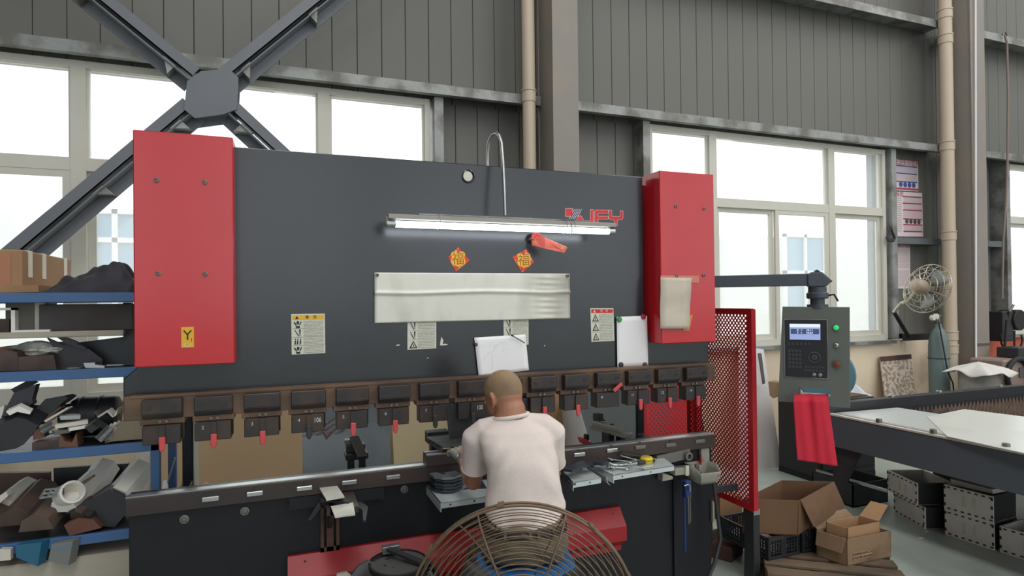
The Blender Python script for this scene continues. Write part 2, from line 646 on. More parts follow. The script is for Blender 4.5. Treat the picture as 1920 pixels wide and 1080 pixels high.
window('window_1', -4.28, 1.24, [-1.51, 0.295], 2.90, [2, 2, 1], SILL1)
window('window_2', 3.62, 7.18, [4.47, 6.255], 2.90, [1, 2, 1])
window('window_3', 9.60, 13.2, [11.4], 2.90, [2, 2])

# ------------------------------------------------------------------ outside, across the yard
M_YARD = mat('concrete yard', (170, 168, 160), 0.8)
struct(MB().box(-40, 60, 5.7, 60, -0.3, -0.05).build('ground_outside', M_YARD))
M_NB = mat('white neighbouring facade', (240, 240, 238), 0.8, 0, 0.03)
M_NBG = mat('blue tinted factory glass', (120, 160, 190), 0.25, 0, 0.1)
nb = thing('neighbour_building', 'white factory building across the yard with blue glazed windows', 'building', (10, 17, 0))
YB = 17.0
ztop = at_y(1400, 443, YB).z
MB().box(-30, 50, YB, YB + 8, -0.05, ztop).build('facade', M_NB, nb)
for px in ((181, 403, 252, 486), (1473, 447, 1541, 560)):
    a, b = at_y(px[0], px[3], YB), at_y(px[2], px[1], YB)
    fr = MB()
    f2 = MB().box(a.x, b.x, YB - 0.03, YB + 0.02, a.z - 1.2, b.z)
    f2o = f2.build('window_glass', M_NBG, nb)
    for x in (a.x - 0.12, (a.x + b.x) / 2 - 0.06, b.x):
        fr.box(x, x + 0.12, YB - 0.1, YB, a.z - 1.2, b.z + 0.12)
    zc = at_y(px[0], (px[1] + px[3]) / 2 + 10, YB).z
    for z in (a.z - 1.3, zc, b.z):
        fr.box(a.x - 0.12, b.x + 0.12, YB - 0.1, YB, z, z + 0.12)
    fr.build('window_frame', M_NB, nb)

# ------------------------------------------------------------------ drain pipes on the wall
def drain(x, y, r, zs, label):
    t = thing('drain_pipe', label, 'pipe', (x, y, 0))
    MB().cyl((x, y, 0), (x, y, 9), r, n=20).build('pipe_run', M_PIPE, t, smooth=True)
    for z in zs:
        MB().cyl((x, y, z - 0.055), (x, y, z + 0.05), r * 1.10, n=20).build('coupling', M_PIPE, t, smooth=True, bevel=0.004)
        MB().cyl((x, y, z + 0.05), (x, y, z + 0.065), r * 1.18, n=20).build('coupling_lip', M_PIPE, t, smooth=True)


drain(2.15, 5.2, 0.062, [at_y(992, 182, 5.2).z], 'cream drain pipe running up beside the middle steel column')
drain(8.03, 5.2, 0.078, [at_y(1770, 28, 5.2).z, at_y(1770, 75, 5.2).z, at_y(1775, 275, 5.2).z, at_y(1778, 443, 5.2).z, at_y(1780, 630, 5.2).z, at_y(1780, 655, 5.2).z],
      'cream drain pipe with many joints beside the posters')

# ------------------------------------------------------------------ cross brace of twin angles with batten plates
br = thing('cross_brace', 'dark grey steel cross brace with octagonal gusset in front of window', 'brace', (-0.553, 5.1, 3.42))
BC = Vector((-0.553, 5.08, 3.42))
M_BRACE = mat('slate grey brace paint', (108, 112, 118), 0.5, 0, 0.08, 5)
gp = [at_y(*p, 5.0) for p in ((377, 133), (430, 129), (447, 146), (444, 205), (418, 214), (365, 221), (345, 205), (351, 152))]
MB().poly(gp, (0, 0.014, 0)).build('gusset_plate', M_BRACE, br)
gp2 = [p + Vector((0, 0.16, -0.03)) for p in gp]
MB().poly(gp2, (0, 0.014, 0)).build('gusset_plate', M_BRACE, br)
ends = [(at_y(170, -5, 5.08), 1), (at_y(690, -60, 5.08), 1), (at_y(-40, 548, 5.08), 1), (at_y(640, 405, 5.08), 1)]
for e, _ in ends:
    d = (e - BC)
    d.y = 0
    Ld = d.length
    d.normalize()
    s = Vector((-d.z, 0, d.x))
    if s.z < 0:
        s = -s
    a0, a1 = BC + d * 0.17, BC + d * (Ld + (1.2 if e.z > BC.z else 0.5))
    for side, yy in ((1, 5.016), (-1, 5.130)):
        # one angle: a wide face leg and a return leg going back
        w0 = 0.012 if side > 0 else -0.095
        p = [a0 + s * w0, a1 + s * w0, a1 + s * (w0 + 0.083), a0 + s * (w0 + 0.083)]
        for q in p:
            q.y = yy
        m_ = MB().poly(p, (0, 0.01, 0))
        fl = [a0 + s * (0.012 if side > 0 else -0.012), a1 + s * (0.012 if side > 0 else -0.012)]
        m_.poly([Vector((fl[0].x, 5.016, fl[0].z)), Vector((fl[1].x, 5.016, fl[1].z)), Vector((fl[1].x, 5.14, fl[1].z)), Vector((fl[0].x, 5.14, fl[0].z))], s * 0.009 * side)
        m_.build('angle_bar', M_BRACE, br)
    k = 0
    t = 0.30
    while t < Ld + 0.8:
        c = BC + d * t
        tri = [c, c + d * 0.10, c - s * 0.09]
        tri = [Vector((q.x, 5.03, q.z)) for q in tri]
        MB().poly(tri, (0, 0.10, 0)).build('batten_plate', M_GALV, br)
        t += 0.72

# ================================================================== PRESS BRAKE
YM = 3.10            # front face of the ram plate
pb = thing('press_brake', 'large black and red press brake with white lamp and taped notes', 'machine', (0.92, 3.4, 0))
# ram
ram = MB().prism([(-0.62, 2.556), (2.026, 2.556), (2.026, 1.60), (2.50, 1.60), (2.505, 1.40), (-0.70, 1.40), (-0.70, 1.475), (-0.615, 1.555)], 'y', YM, 3.19)
ram_o = ram.build('ram', M_BLACK, pb, bevel=0.004)
MB().box(2.02, 2.47, 3.165, 3.19, 1.55, 2.52).build('side_plate', M_BLACK, pb)
# lifting eye recess near the top edge
c = at_y(878, 331, YM)
MB().lathe([(0.036, 0), (0.036, -0.012), (0.031, -0.014), (0.029, 0.0), (0.029, 0.03), (0.001, 0.03)], (c.x, YM + 0.002, c.z), (0, 1, 0), 28).build('lifting_eye', M_BLACK, pb, smooth=True)
MB().cyl((c.x - 0.006, YM - 0.003, c.z), (c.x - 0.006, YM - 0.009, c.z), 0.027, n=28).build('lifting_eye_plug', M_SHEET, pb)
# tool rail under the ram
MB().box(-0.685, 2.50, 3.035, 3.15, 1.295, 1.402).build('tool_rail', M_RAIL, pb, bevel=0.003)
MB().box(-0.66, 2.44, 3.028, 3.09, 1.395, 1.406).build('rail_lip', M_RAIL, pb)
# side frames (C shaped) and the cross members behind
for x0, x1 in ((-0.545, -0.495), (2.284, 2.341)):
    yb = 4.5 if x0 > 0 else 3.78
    MB().prism([(3.2, 0), (yb, 0), (yb, 2.45), (3.22, 2.45), (3.22, 1.45), (3.60, 1.42), (3.60, 0.86), (3.2, 0.84)], 'x', x0, x1).build('side_frame', M_BED, pb, bevel=0.005)
MB().box(2.276, 2.283, 3.615, 4.49, 0.5, 1.42).build('frame_inner_face', mat('blue grey inner face', (150, 160, 164), 0.35, 0.1, 0.06, 3), pb)  # thin plates give the black frames a paler inner face
MB().box(-0.494, -0.488, 3.615, 3.775, 0.5, 1.42).build('frame_inner_face', M_LABEL, pb)
MB().box(-0.50, 2.29, 4.36, 4.5, 1.9, 2.4).build('cross_member', M_BED, pb)
# bed
bed = MB().prism([(-0.68, 0.0), (2.44, 0.0), (2.49, 0.10), (2.505, 0.35), (2.505, 0.90), (-0.68, 0.90)], 'y', 3.085, 3.17)
bed.build('bed', M_BED, pb, bevel=0.004)
MB().box(2.20, 2.215, 3.070, 3.086, 0.02, 0.80).build('bed_strip', M_BED, pb)
MB().box(-0.685, 2.50, 3.045, 3.155, 0.872, 0.952).build('die_rail', M_RAILD, pb, bevel=0.003)
MB().box(-0.685, 2.50, 3.055, 3.10, 0.952, 0.957).build('die_rail_edge', M_STEEL, pb)
for px in ((395, 935), (478, 925), (571, 915), (655, 904), (737, 894), (1086, 852), (1147, 844), (1200, 838), (1257, 834), (1312, 827)):
    p = at_y(px[0], px[1], 3.045)
    MB().box(p.x - 0.036, p.x + 0.036, 3.036, 3.05, p.z - 0.012, p.z + 0.010).build('clamp_insert', M_STEEL if px[0] < 1200 else M_BOLT, pb, bevel=0.003)
    MB().cyl((p.x, 3.046, p.z + 0.024), (p.x, 3.04, p.z + 0.024), 0.006, n=10).build('set_screw', M_DARK, pb)
for px in ((346, 973), (459, 958), (758, 917)):
    p = at_y(px[0], px[1], 3.085)
    MB().lathe([(0.020, 0), (0.020, -0.006), (0.013, -0.007), (0.011, -0.002), (0.001, -0.002)], (p.x, 3.085, p.z), (0, 1, 0), 18).build('bed_bolt', M_BOLT, pb, smooth=True)
# raised die segment in front of the operator, with bright top
MB().prism([(3.03, 0.955), (3.11, 0.955), (3.11, 1.012), (3.085, 1.012), (3.07, 1.004), (3.055, 1.012), (3.03, 1.012)], 'x', 0.655, 1.22).build('die_segment', M_RAILD, pb)
MB().box(0.66, 1.22, 3.028, 3.056, 1.008, 1.0145).build('die_shoulder', M_STEEL, pb)
MB().box(0.66, 1.22, 3.084, 3.112, 1.008, 1.0145).build('die_shoulder', M_STEEL, pb)
# punch above it
MB().prism([(3.04, 1.27), (3.12, 1.27), (3.12, 1.17), (3.10, 1.12), (3.072, 1.075), (3.064, 1.075), (3.05, 1.12), (3.04, 1.19)], 'x', 0.79, 1.245).build('punch', M_DARK, pb)


# fifteen clamps: clamp > bolt, holder_block, lever
def clamp(i):
    x0 = -0.610 + 0.2045 * i
    c = MB().box(x0, x0 + 0.157, 2.992, 3.036, 1.325, 1.388)
    c.prism([(2.992, 1.326), (3.036, 1.326), (3.036, 1.300), (3.012, 1.300)], 'x', x0, x0 + 0.157)
    c = c.build('clamp', M_CLAMP, pb, bevel=0.003)
    for dx in (0.028, 0.128):
        MB().lathe([(0.0115, 0), (0.0115, -0.003), (0.006, -0.003), (0.006, 0.004), (0.0005, 0.004)], (x0 + dx, 2.9925, 1.352), (0, 1, 0), 14).build('bolt', M_DARK, c)
    MB().box(x0 - 0.012, x0 + 0.162, 3.03, 3.10, 1.272, 1.302).build('wedge', M_RAIL, c, bevel=0.003)
    for dx in (0.066, 0.092):
        MB().cyl((x0 + dx, 3.03, 1.286), (x0 + dx, 3.022, 1.286), 0.007, n=8).build('wedge_screw', M_BOLT, c)
    hb = MB().box(x0, x0 + 0.150, 3.005, 3.08, 1.188, 1.272)
    hb.box(x0 + 0.15, x0 + 0.156, 3.03, 3.07, 1.20, 1.272)
    hb.build('holder_block', M_CLAMP, c, bevel=0.004)
    lv = MB()
    cx = x0 + 0.079
    red = M_REDTIP if i not in (3, 6, 7, 8) else M_DARK
    if i == 11:      # this lever is swung up to the right
        r = Matrix.Rotation(math.radians(-48), 3, 'Y')
        lv.obox((cx + 0.055, 2.997, 1.300), (0.022, 0.014, 0.07), Matrix.Rotation(math.radians(52), 3, 'Y'))
        lv.build('lever_tip', red, c, bevel=0.004)
        return
    MB().box(cx - 0.011, cx + 0.011, 2.996, 3.006, 1.195, 1.272).build('lever', M_CLAMP, c)
    z0 = 1.222 - 0.004 * (i % 3)
    pts = [(cx - 0.013, z0), (cx + 0.013, z0), (cx + 0.012, z0 - 0.05), (cx + 0.006, z0 - 0.064), (cx - 0.006, z0 - 0.064), (cx - 0.012, z0 - 0.05)]
    MB().prism(pts, 'y', 2.986, 2.998).build('lever_tip', red, c, bevel=0.003)


for i in range(15):
    clamp(i)
# chalk numbers on the holder blocks
M_CHALK = mat('white chalk', (200, 200, 200), 0.9)
for i, s in ((3, '106'), (7, '100')):
    text(s, (-0.610 + 0.2045 * i + 0.118, 3.0035, 1.243), 0.034, M_CHALK, pb, 'chalk_mark', sx=0.7)
for i, s in ((1, '2'), (2, '3'), (3, '4'), (4, '5'), (5, '6'), (6, '7'), (11, '8'), (12, '11'), (13, '12'), (14, '14')):
    text(s, (-0.610 + 0.2045 * i + 0.034, 3.0035, 1.248), 0.022, M_CHALK, pb, 'chalk_mark')

# ------------------------------------------------------------------ red cylinder covers
def cover(x0, x1, z0, z1, bolts):
    o = MB().box(x0, x1, 2.98, 3.165, z0, z1).build('cylinder_cover', M_RED, pb, bevel=0.004)
    for px in bolts:
        p = at_y(px[0], px[1], 2.98)
        b = MB().lathe([(0.011, 0), (0.0105, -0.005), (0.007, -0.006), (0.005, -0.002), (0.0005, -0.002)], (p.x, 2.98, p.z), (0, 1, 0), 12)
        b.build('cover_bolt', M_BOLT, o, smooth=True)
    return o


cvl = cover(at_y(250, 450, 2.98).x, at_y(438, 450, 2.98).x, 1.535, 2.570, ((294, 338), (384, 342), (297, 513), (385, 514)))
cvr = cover(at_y(1238, 450, 2.98).x, at_y(1340, 450, 2.98).x, 1.542, 2.574, ((1267, 387), (1320, 391), (1268, 517), (1319, 516)))
a, b = at_y(340, 652, 2.978), at_y(363.5, 613, 2.978)
MB().box(a.x, b.x, 2.977, 2.980, a.z, b.z).build('axis_sticker', M_YELLOW, cvl)
text('Y', ((a.x + b.x) / 2, 2.9765, b.z - 0.038), 0.062, M_INK, cvl)
text('1', ((a.x + b.x) / 2 + 0.016, 2.9765, b.z - 0.058), 0.022, M_INK, cvl)
text('C1', ((a.x + b.x) / 2, 2.9765, b.z - 0.080), 0.026, M_LABEL, cvl)

# ------------------------------------------------------------------ red profiled cover along the bottom of the bed
xa, xb = -0.02, 1.815
prof = [(3.086, 0.585), (3.06, 0.588), (2.985, 0.50), (2.985, 0.415), (3.05, 0.365), (3.05, 0.335), (3.086, 0.330)]
fc = MB().prism(prof, 'x', xa, xb).build('foot_cover', mat('shaded red foot cover', (150, 20, 30), 0.4, 0, 0.08, 5), pb, bevel=0.002)  # red darkened to carry the shade low on the bed
for x in (xb - 0.06, xb - 0.9, xa + 0.08):
    MB().cyl((x, 3.052, 0.563), (x, 3.038, 0.553), 0.009, n=10).build('cover_bolt', M_DARK, fc)
    MB().cyl((x, 3.05, 0.350), (x, 3.042, 0.350), 0.009, n=10).build('cover_bolt', M_DARK, fc)

# ------------------------------------------------------------------ prints on the ram
YF = YM - 0.0015


def q_on(px, Y, nm, m, parent, th=0.002):
    pts = [at_y(*p, Y) for p in px]
    return MB().poly(pts, (0, th, 0)).build(nm, m, parent)


def lerp4(P, u, v):
    a = P[0].lerp(P[1], u)
    b = P[3].lerp(P[2], u)
    return a.lerp(b, v)


def sub_decal(P, u0, u1, v0, v1, m, parent, nm='print', dy=0.0012):
    e = Vector((0, -dy, 0))
    return decal(nm, lerp4(P, u0, v0) + e, lerp4(P, u1, v0) + e, lerp4(P, u1, v1) + e, lerp4(P, u0, v1) + e, m, parent)


def flat_poly(P, pts, m, parent, nm='pictogram', dy=0.0016):
    return MB().poly([lerp4(P, u, v) + Vector((0, -dy, 0)) for u, v in pts], (0, 0.0003, 0)).build(nm, m, parent)


def warning(px, head, title, rows):
    P = [at_y(*p, YF) for p in px]
    s = MB().poly(P, (0, 0.0015, 0)).build('warning_sticker', M_LABEL, pb)
    top = 0.97
    if head is not None:
        sub_decal(P, 0.03, 0.97, 0.86, 0.97, head, s, 'header')
        ink = M_INK if head is M_YELLOW else M_LABEL
        flat_poly(P, [(0.11, 0.875), (0.22, 0.875), (0.165, 0.955)], ink, s)
        for k, ch in enumerate(title):
            text(ch, lerp4(P, 0.47 + 0.23 * k, 0.915) + Vector((0, -0.0018, 0)), (P[3] - P[0]).length * 0.085, ink, s)
        top = 0.85
    n = len(rows)
    h = top / n
    for k, kind in enumerate(rows):
        v1 = top - k * h
        v0 = v1 - h
        sub_decal(P, 0.36, 0.95, v0 + 0.1 * h, v1 - 0.1 * h, M_PRINT, s)
        if k:
            sub_decal(P, 0.03, 0.97, v1 - 0.003, v1 + 0.003, M_INK, s, 'rule')
        vm = (v0 + v1) / 2
        if kind == 'tri':
            flat_poly(P, [(0.06, v0 + 0.14 * h), (0.34, v0 + 0.14 * h), (0.2, v1 - 0.08 * h)], M_INK, s)
            flat_poly(P, [(0.12, v0 + 0.24 * h), (0.28, v0 + 0.24 * h), (0.2, v1 - 0.26 * h)], M_LABEL, s, dy=0.0022)
            flat_poly(P, [(0.185, v0 + 0.28 * h), (0.215, v0 + 0.28 * h), (0.215, vm + 0.05 * h), (0.185, vm + 0.05 * h)], M_INK, s, dy=0.0028)
        elif kind == 'hands':
            flat_poly(P, [(0.13, v0 + 0.08 * h), (0.25, v0 + 0.08 * h), (0.25, v0 + 0.3 * h), (0.13, v0 + 0.3 * h)], M_INK, s)
            flat_poly(P, [(0.13, v0 + 0.36 * h), (0.17, v0 + 0.36 * h), (0.10, v1 - 0.2 * h), (0.06, v1 - 0.25 * h)], M_INK, s)
            flat_poly(P, [(0.22, v0 + 0.36 * h), (0.26, v0 + 0.42 * h), (0.31, v1 - 0.15 * h), (0.27, v1 - 0.2 * h)], M_INK, s)
            flat_poly(P, [(0.16, vm), (0.22, vm), (0.23, v1 - 0.2 * h), (0.19, v1 - 0.1 * h), (0.15, v1 - 0.2 * h)], M_INK, s)
        elif kind == 'bang':
            flat_poly(P, [(0.09, v1 - 0.16 * h), (0.11, v1 - 0.14 * h), (0.23, v0 + 0.12 * h), (0.20, v0 + 0.12 * h)], M_INK, s)
            flat_poly(P, [(0.235, v0 + 0.3 * h), (0.26, v0 + 0.3 * h), (0.275, v1 - 0.1 * h), (0.225, v1 - 0.1 * h)], M_INK, s)
            flat_poly(P, [(0.235, v0 + 0.12 * h), (0.262, v0 + 0.12 * h), (0.262, v0 + 0.24 * h), (0.235, v0 + 0.24 * h)], M_INK, s)
        elif kind == 'people':
            for u in (0.10, 0.17, 0.25):
                flat_poly(P, [(u - 0.02, v0 + 0.15 * h), (u + 0.02, v0 + 0.15 * h), (u + 0.035, v1 - 0.4 * h), (u, v1 - 0.36 * h)], M_INK, s)
                flat_poly(P, [(u, v1 - 0.32 * h), (u + 0.03, v1 - 0.32 * h), (u + 0.03, v1 - 0.16 * h), (u, v1 - 0.16 * h)], M_INK, s)
    return s


warning(((547, 665), (610, 662), (609, 588), (546, 589)), M_YELLOW, '警告', ['hands', 'bang', 'people', 'hands'])
warning(((764, 656), (818, 653), (818, 600), (764, 600)), None, '', ['bang', 'bang', 'tri'])
warning(((945, 648), (991, 646), (991, 596), (944, 596)), None, '', ['bang', 'bang', 'people'])
warning(((1109, 641), (1152, 639), (1150, 578), (1107, 578)), M_REDINK, '危险', ['tri', 'tri', 'tri'])

# maker's logo: red square, striped bar, quarter disc and the letters J F Y with pale outlines
LX = lambda x, y: at_y(1030 + x / 9.818, 370 + y / 9.818, YF)
M_LOGOW = mat('pale logo outline', (212, 196, 196), 0.5)


def logo_poly(pts, grow=7):
    P = [Vector((p[0], p[1])) for p in pts]
    MB().poly([LX(*p) + Vector((0, -0.001, 0)) for p in P], (0, 0.0006, 0)).build('logo_mark', M_REDINK, pb)
    n = len(P)
    area2 = sum(P[i].x * P[(i + 1) % n].y - P[(i + 1) % n].x * P[i].y for i in range(n))
    out = []
    for i in range(n):
        e0 = (P[i] - P[i - 1]).normalized()
        e1 = (P[(i + 1) % n] - P[i]).normalized()
        n0, n1 = Vector((e0.y, -e0.x)), Vector((e1.y, -e1.x))
        if area2 < 0:
            n0, n1 = -n0, -n1
        d = (n0 + n1)
        d = d / max(0.35, d.length_squared) * 2
        out.append(P[i] + d * grow)
    MB().poly([LX(*p) for p in out], (0, 0.0006, 0)).build('logo_outline', M_LOGOW, pb)


logo_poly([(302, 210), (425, 210), (425, 290), (385, 348), (302, 348)])
logo_poly([(500, 435), (500, 400), (540, 345), (575, 345), (605, 375), (622, 410), (622, 435)])
logo_poly([(757, 228), (805, 228), (805, 470), (780, 500), (640, 500), (640, 450), (757, 450)])
logo_poly([(835, 260), (860, 235), (1080, 240), (1080, 290), (895, 290), (895, 350), (1080, 350), (1080, 398), (895, 398), (895, 520), (835, 520)])
logo_poly([(1098, 240), (1145, 240), (1145, 345), (1160, 355), (1290, 355), (1305, 345), (1305, 252), (1352, 252), (1352, 380), (1330, 408), (1245, 412), (1245, 520), (1198, 520), (1198, 412), (1120, 408), (1098, 380)])
for k in range(5):
    x = 460 + 33 * k
    MB().poly([LX(x, 215), LX(x + 10, 215), LX(x - 90, 400), LX(x - 100, 400)], (0, 0.0008, 0)).build('logo_line', M_LOGOW, pb)
M_LOGOB = mat('dark blue logo stripe', (36, 60, 92), 0.5)
for k in range(4):
    x = 471 + 33 * k
    MB().poly([LX(x, 217), LX(x + 20, 217), LX(x - 78, 398), LX(x - 98, 398)], (0, 0.0006, 0)).build('logo_stripe', M_LOGOB, pb)

# scuff marks in the paint
for px in ((828, 640, 7, 18), (746, 647, 9, 3), (833, 646, 16, 3), (802, 671, 4, 2), (1021, 648, 3, 3)):
    p = at_y(px[0], px[1], YF)
    k = 3.0 / F_PX * 0.5
    MB().poly([p + Vector((dx * k, 0, dz * k)) for dx, dz in ((-px[2], -px[3] * 0.8), (px[2] * 0.4, -px[3]), (px[2], px[3] * 0.2), (0, px[3]), (-px[2] * 0.5, px[3] * 0.3))], (0, 0.0006, 0)).build('paint_chip', M_LABEL, pb)

# "fu" good-luck squares
FU_RED = mat('red and gold sticker print', (208, 52, 40), 0.5, 0, 0.1, 30, (226, 150, 90), 38, 0.55, 0.62)
for pts in (((859, 464), (881, 488), (855, 509), (840, 482)), ((987, 467), (1001, 492), (979, 511), (961, 482))):
    P = [at_y(*p, YF) for p in pts]
    st = MB().poly(P, (0, 0.001, 0)).build('fortune_sticker', FU_RED, pb)
    cc = sum(P, Vector()) / 4
    bd = MB()
    rr = 0.042
    for dx, dz, sx, sz in ((0, 0, 0.9, 0.75), (-0.55, 0.55, 0.4, 0.4), (0.5, 0.6, 0.45, 0.4), (-0.5, -0.3, 0.45, 0.55), (0.45, -0.35, 0.55, 0.55), (0, -0.6, 0.4, 0.4)):
        bd.poly([cc + Vector((rr * (dx + sx * math.cos(t)), -0.0012 - 0.00005 * (abs(dx) * 10), rr * (dz + sz * math.sin(t)))) for t in (2 * PI * i / 12 for i in range(12))], (0, 0.0004, 0))
    bd.build('gold_ground', M_GOLD, st)
    text('福', cc + Vector((0, -0.0022, -0.002)), 0.074, mat('dark gold print', (150, 96, 30), 0.5), st)

# ------------------------------------------------------------------ sheet-support arm with slotted plate (left)
sup = MB()
x0, x1, z0, z1 = 0.133, 0.222, 0.585, 0.875
YS = 3.055
for a, b, c, d in ((x0, x0 + 0.016, z0, z1), (x0 + 0.028, x1 - 0.028, z0, z1), (x1 - 0.016, x1, z0, z1), (x0, x1, z0, z0 + 0.022), (x0, x1, z1 - 0.07, z1)):
    sup.box(a, b, YS, YS + 0.028, c, d)
sa = sup.build('support_bracket', M_RUSTD, pb)
MB().box(-0.01, 0.44, 3.04, 3.085, 0.815, 0.872).build('support_mount', M_BED, sa)
MB().prism([(3.085, 0.872), (2.80, 0.872), (2.80, 0.846), (3.05, 0.70), (3.085, 0.70)], 'x', 0.165, 0.185).build('support_web', M_DARK, sa)
MB().box(0.15, 0.29, 2.80, 3.06, 0.845, 0.872).build('support_bar', M_RAILD, sa)
# ------------------------------------------------------------------ right end of the bed: ledge, hook, strip plates
MB().prism([(2.06, 0.865), (2.30, 0.885), (2.30, 0.830), (2.06, 0.80)], 'y', 3.035, 3.085).build('bed_ledge', M_BOLT, pb)
p = at_y(1290, 855, 3.03)
MB().lathe([(0.026, 0), (0.026, -0.02), (0.014, -0.021), (0.012, 0.0), (0.0005, 0.0)], (p.x, 3.036, p.z), (0, 1, 0), 20).build('bed_eye', M_BOLT, pb, smooth=True)

# ================================================================== THINGS ON AND AROUND THE PRESS BRAKE
# galvanised sheet screwed across the ram
P = [at_y(*p, YM - 0.012) for p in ((702, 606), (1069, 597), (1068, 513), (702, 511))]
sp_ = thing('metal_sheet', 'long scuffed bare metal sheet fixed across the black ram', 'sheet', (P[0] + P[1]) / 2)


def _ms(u, v):
    p = lerp4(P, u, v)
    r = 0.010 * math.exp(-((v - 0.60 + 0.015 * math.sin(u * 9)) / 0.03) ** 2)
    wv = 0.003 * math.sin(u * 40) * math.exp(-((u - 0.88) / 0.05) ** 2) + 0.002 * math.sin(v * 50 + u * 7) * math.exp(-((u - 0.87) / 0.06) ** 2)
    return p + Vector((0, -r - wv + 0.004 * math.sin(u * 6), 0))


MB().grid(_ms, 60, 40).build('sheet_panel', M_SHEET, sp_, smooth=True, solid=0.0015, angle=180)
for u, v in ((0.012, 0.95), (0.985, 0.95)):
    p = lerp4(P, u, v)
    MB().lathe([(0.009, 0), (0.009, -0.008), (0.006, -0.009), (0.004, -0.004), (0.0005, -0.004)], p + Vector((0, -0.002, 0)), (0, 1, 0), 14).build('rivet', M_BOLT, sp_, smooth=True)


def paper(px, Y, nm, label, cat, m=M_WHITE, curl=0.006, group=None):
    Q = [at_y(*p, Y) for p in px]

    def fn(u, v):
        return lerp4(Q, u, v) + Vector((0, -curl * (abs(u - 0.5) * 2) ** 3 * (1 - v) - curl * 0.4 * math.sin(u * 5 + 1) ** 2, 0))
    t = thing(nm, label, cat, (Q[0] + Q[1]) / 2, group)
    MB().grid(fn, 10, 10).build('sheet', m, t, smooth=True, solid=0.0006, angle=180)
    return t, Q


def magnet(x, y, r, rgb, label, Y=YM - 0.012):
    c = at_y(x, y, Y)
    m = mat('magnet ' + label[:12], rgb, 0.35)
    single(MB().lathe([(r, 0.008), (r, -0.004), (r * 0.85, -0.009), (0.0005, -0.011)], c, (0, 1, 0), 20), 'magnet', m, label, 'magnet', smooth=True)


pn, Q = paper(((897, 708), (991, 694), (985, 627), (889, 633)), YM - 0.010, 'paper_note', 'white sketch sheet pinned to the ram above the worker\'s head', 'paper')
M_PENCIL = mat('faint pencil line', (198, 198, 200), 0.8)
sk = MB()
for pts in ([(0.05, 0.78), (0.18, 0.8)], [(0.25, 0.72), (0.33, 0.85), (0.42, 0.74), (0.30, 0.58), (0.28, 0.15)], [(0.12, 0.45), (0.28, 0.62)], [(0.33, 0.7), (0.48, 0.83), (0.62, 0.8)], [(0.28, 0.35), (0.31, 0.36)], [(0.5, 0.6), (0.6, 0.66)]):
    sk.tube([lerp4(Q, u, v) + Vector((0, -0.0065, 0)) for u, v in pts], 0.0006, 4)
sk.build('pencil_sketch', M_PENCIL, pn)
magnet(892, 646, 0.010, (60, 56, 54), 'dark magnet at the left edge of the sketch sheet')
a, b = at_y(962, 630, YM - 0.03), at_y(984, 643, YM - 0.03)
pc = thing('pencil', 'short dark pencil stuck at the top corner of the sketch sheet', 'pencil', a)
MB().cyl(a, b, 0.0035, n=8).build('shaft', M_BOLT, pc)
MB().cyl(a + (a - b).normalized() * 0.012, a, 0.0055, n=8).build('cap', M_INK, pc)
pn2, Q2 = paper(((1157, 690), (1215, 686), (1213, 592), (1156, 594)), YM - 0.010, 'paper_note', 'white blank tall paper held by four round magnets', 'paper', curl=0.003)
magnet(1161, 599, 0.0175, (46, 150, 70), 'green round magnet on the tall blank paper')
magnet(1206, 594, 0.0165, (150, 40, 66), 'dark red round magnet on the tall blank paper')
magnet(1164, 684, 0.0165, (44, 46, 50), 'black magnet at lower left corner of the tall blank paper')
magnet(1209, 684, 0.0155, (52, 58, 64), 'dark grey magnet at lower right corner of the tall blank paper')

# grey card taped on the right cover
PQ = [at_y(*p, 2.974) for p in ((1236, 616), (1290, 616), (1297, 521), (1239, 520))]
pq = thing('taped_card', 'dirty beige card taped on the right red cover', 'card', (PQ[0] + PQ[1]) / 2)
MB().grid(lambda u, v: lerp4(PQ, u, v) + Vector((0, -0.012 * (1 - v) ** 2 - 0.002 * math.sin(v * 11), 0)), 4, 14).build('card', mat('dirty beige card', (196, 184, 168), 0.7, 0, 0.08, 8, (170, 158, 140), 6, 0.5, 0.8), pq, smooth=True, solid=0.002)
TP = [at_y(*p, 2.9772) for p in ((1239, 528), (1311, 530), (1311, 517), (1239, 516))]
MB().poly(TP, (0, 0.0005, 0)).build('tape', mat('yellowed tape', (205, 120, 104), 0.3), pq)
TP = [at_y(*p, 2.976) for p in ((1280, 620), (1292, 620), (1299, 590), (1295, 590))]
MB().poly(TP, (0, 0.0005, 0)).build('corner_strip', mat('ochre strip', (206, 140, 60), 0.5), pq)

# red folded paper charm hanging out from the ram
ch = thing('paper_charm', 'red folded paper charm sticking out under the tube lamp', 'ornament', at_y(1008, 452, YM))
cc = [Vector(p) for p in (at_y(995, 447, 3.07), at_y(1003, 440, 3.06), at_y(1022, 447, 2.99), at_y(1064, 465, 2.90), at_y(1058, 474, 2.90), at_y(1022, 466, 2.98), at_y(998, 460, 3.05))]
MB().poly(cc, (0.0, 0.004, 0.006)).build('folded_strip', mat('red and gold charm paper', (205, 90, 74), 0.45, 0, 0.1, 20, (208, 150, 110), 14, 0.5, 0.6), ch)
MB().tube(arc(at_y(1006, 447, 3.055), (1, 0, 0), (0, 0, 1), 0.024, 0.2, 3.4, 10), 0.011, 8).build('rolled_edge', M_REDTIP, ch, smooth=True)
MB().cyl(at_y(1004, 452, 3.10), at_y(1004, 450, 3.05), 0.012, n=12).build('sticker_base', M_REDTIP, ch)

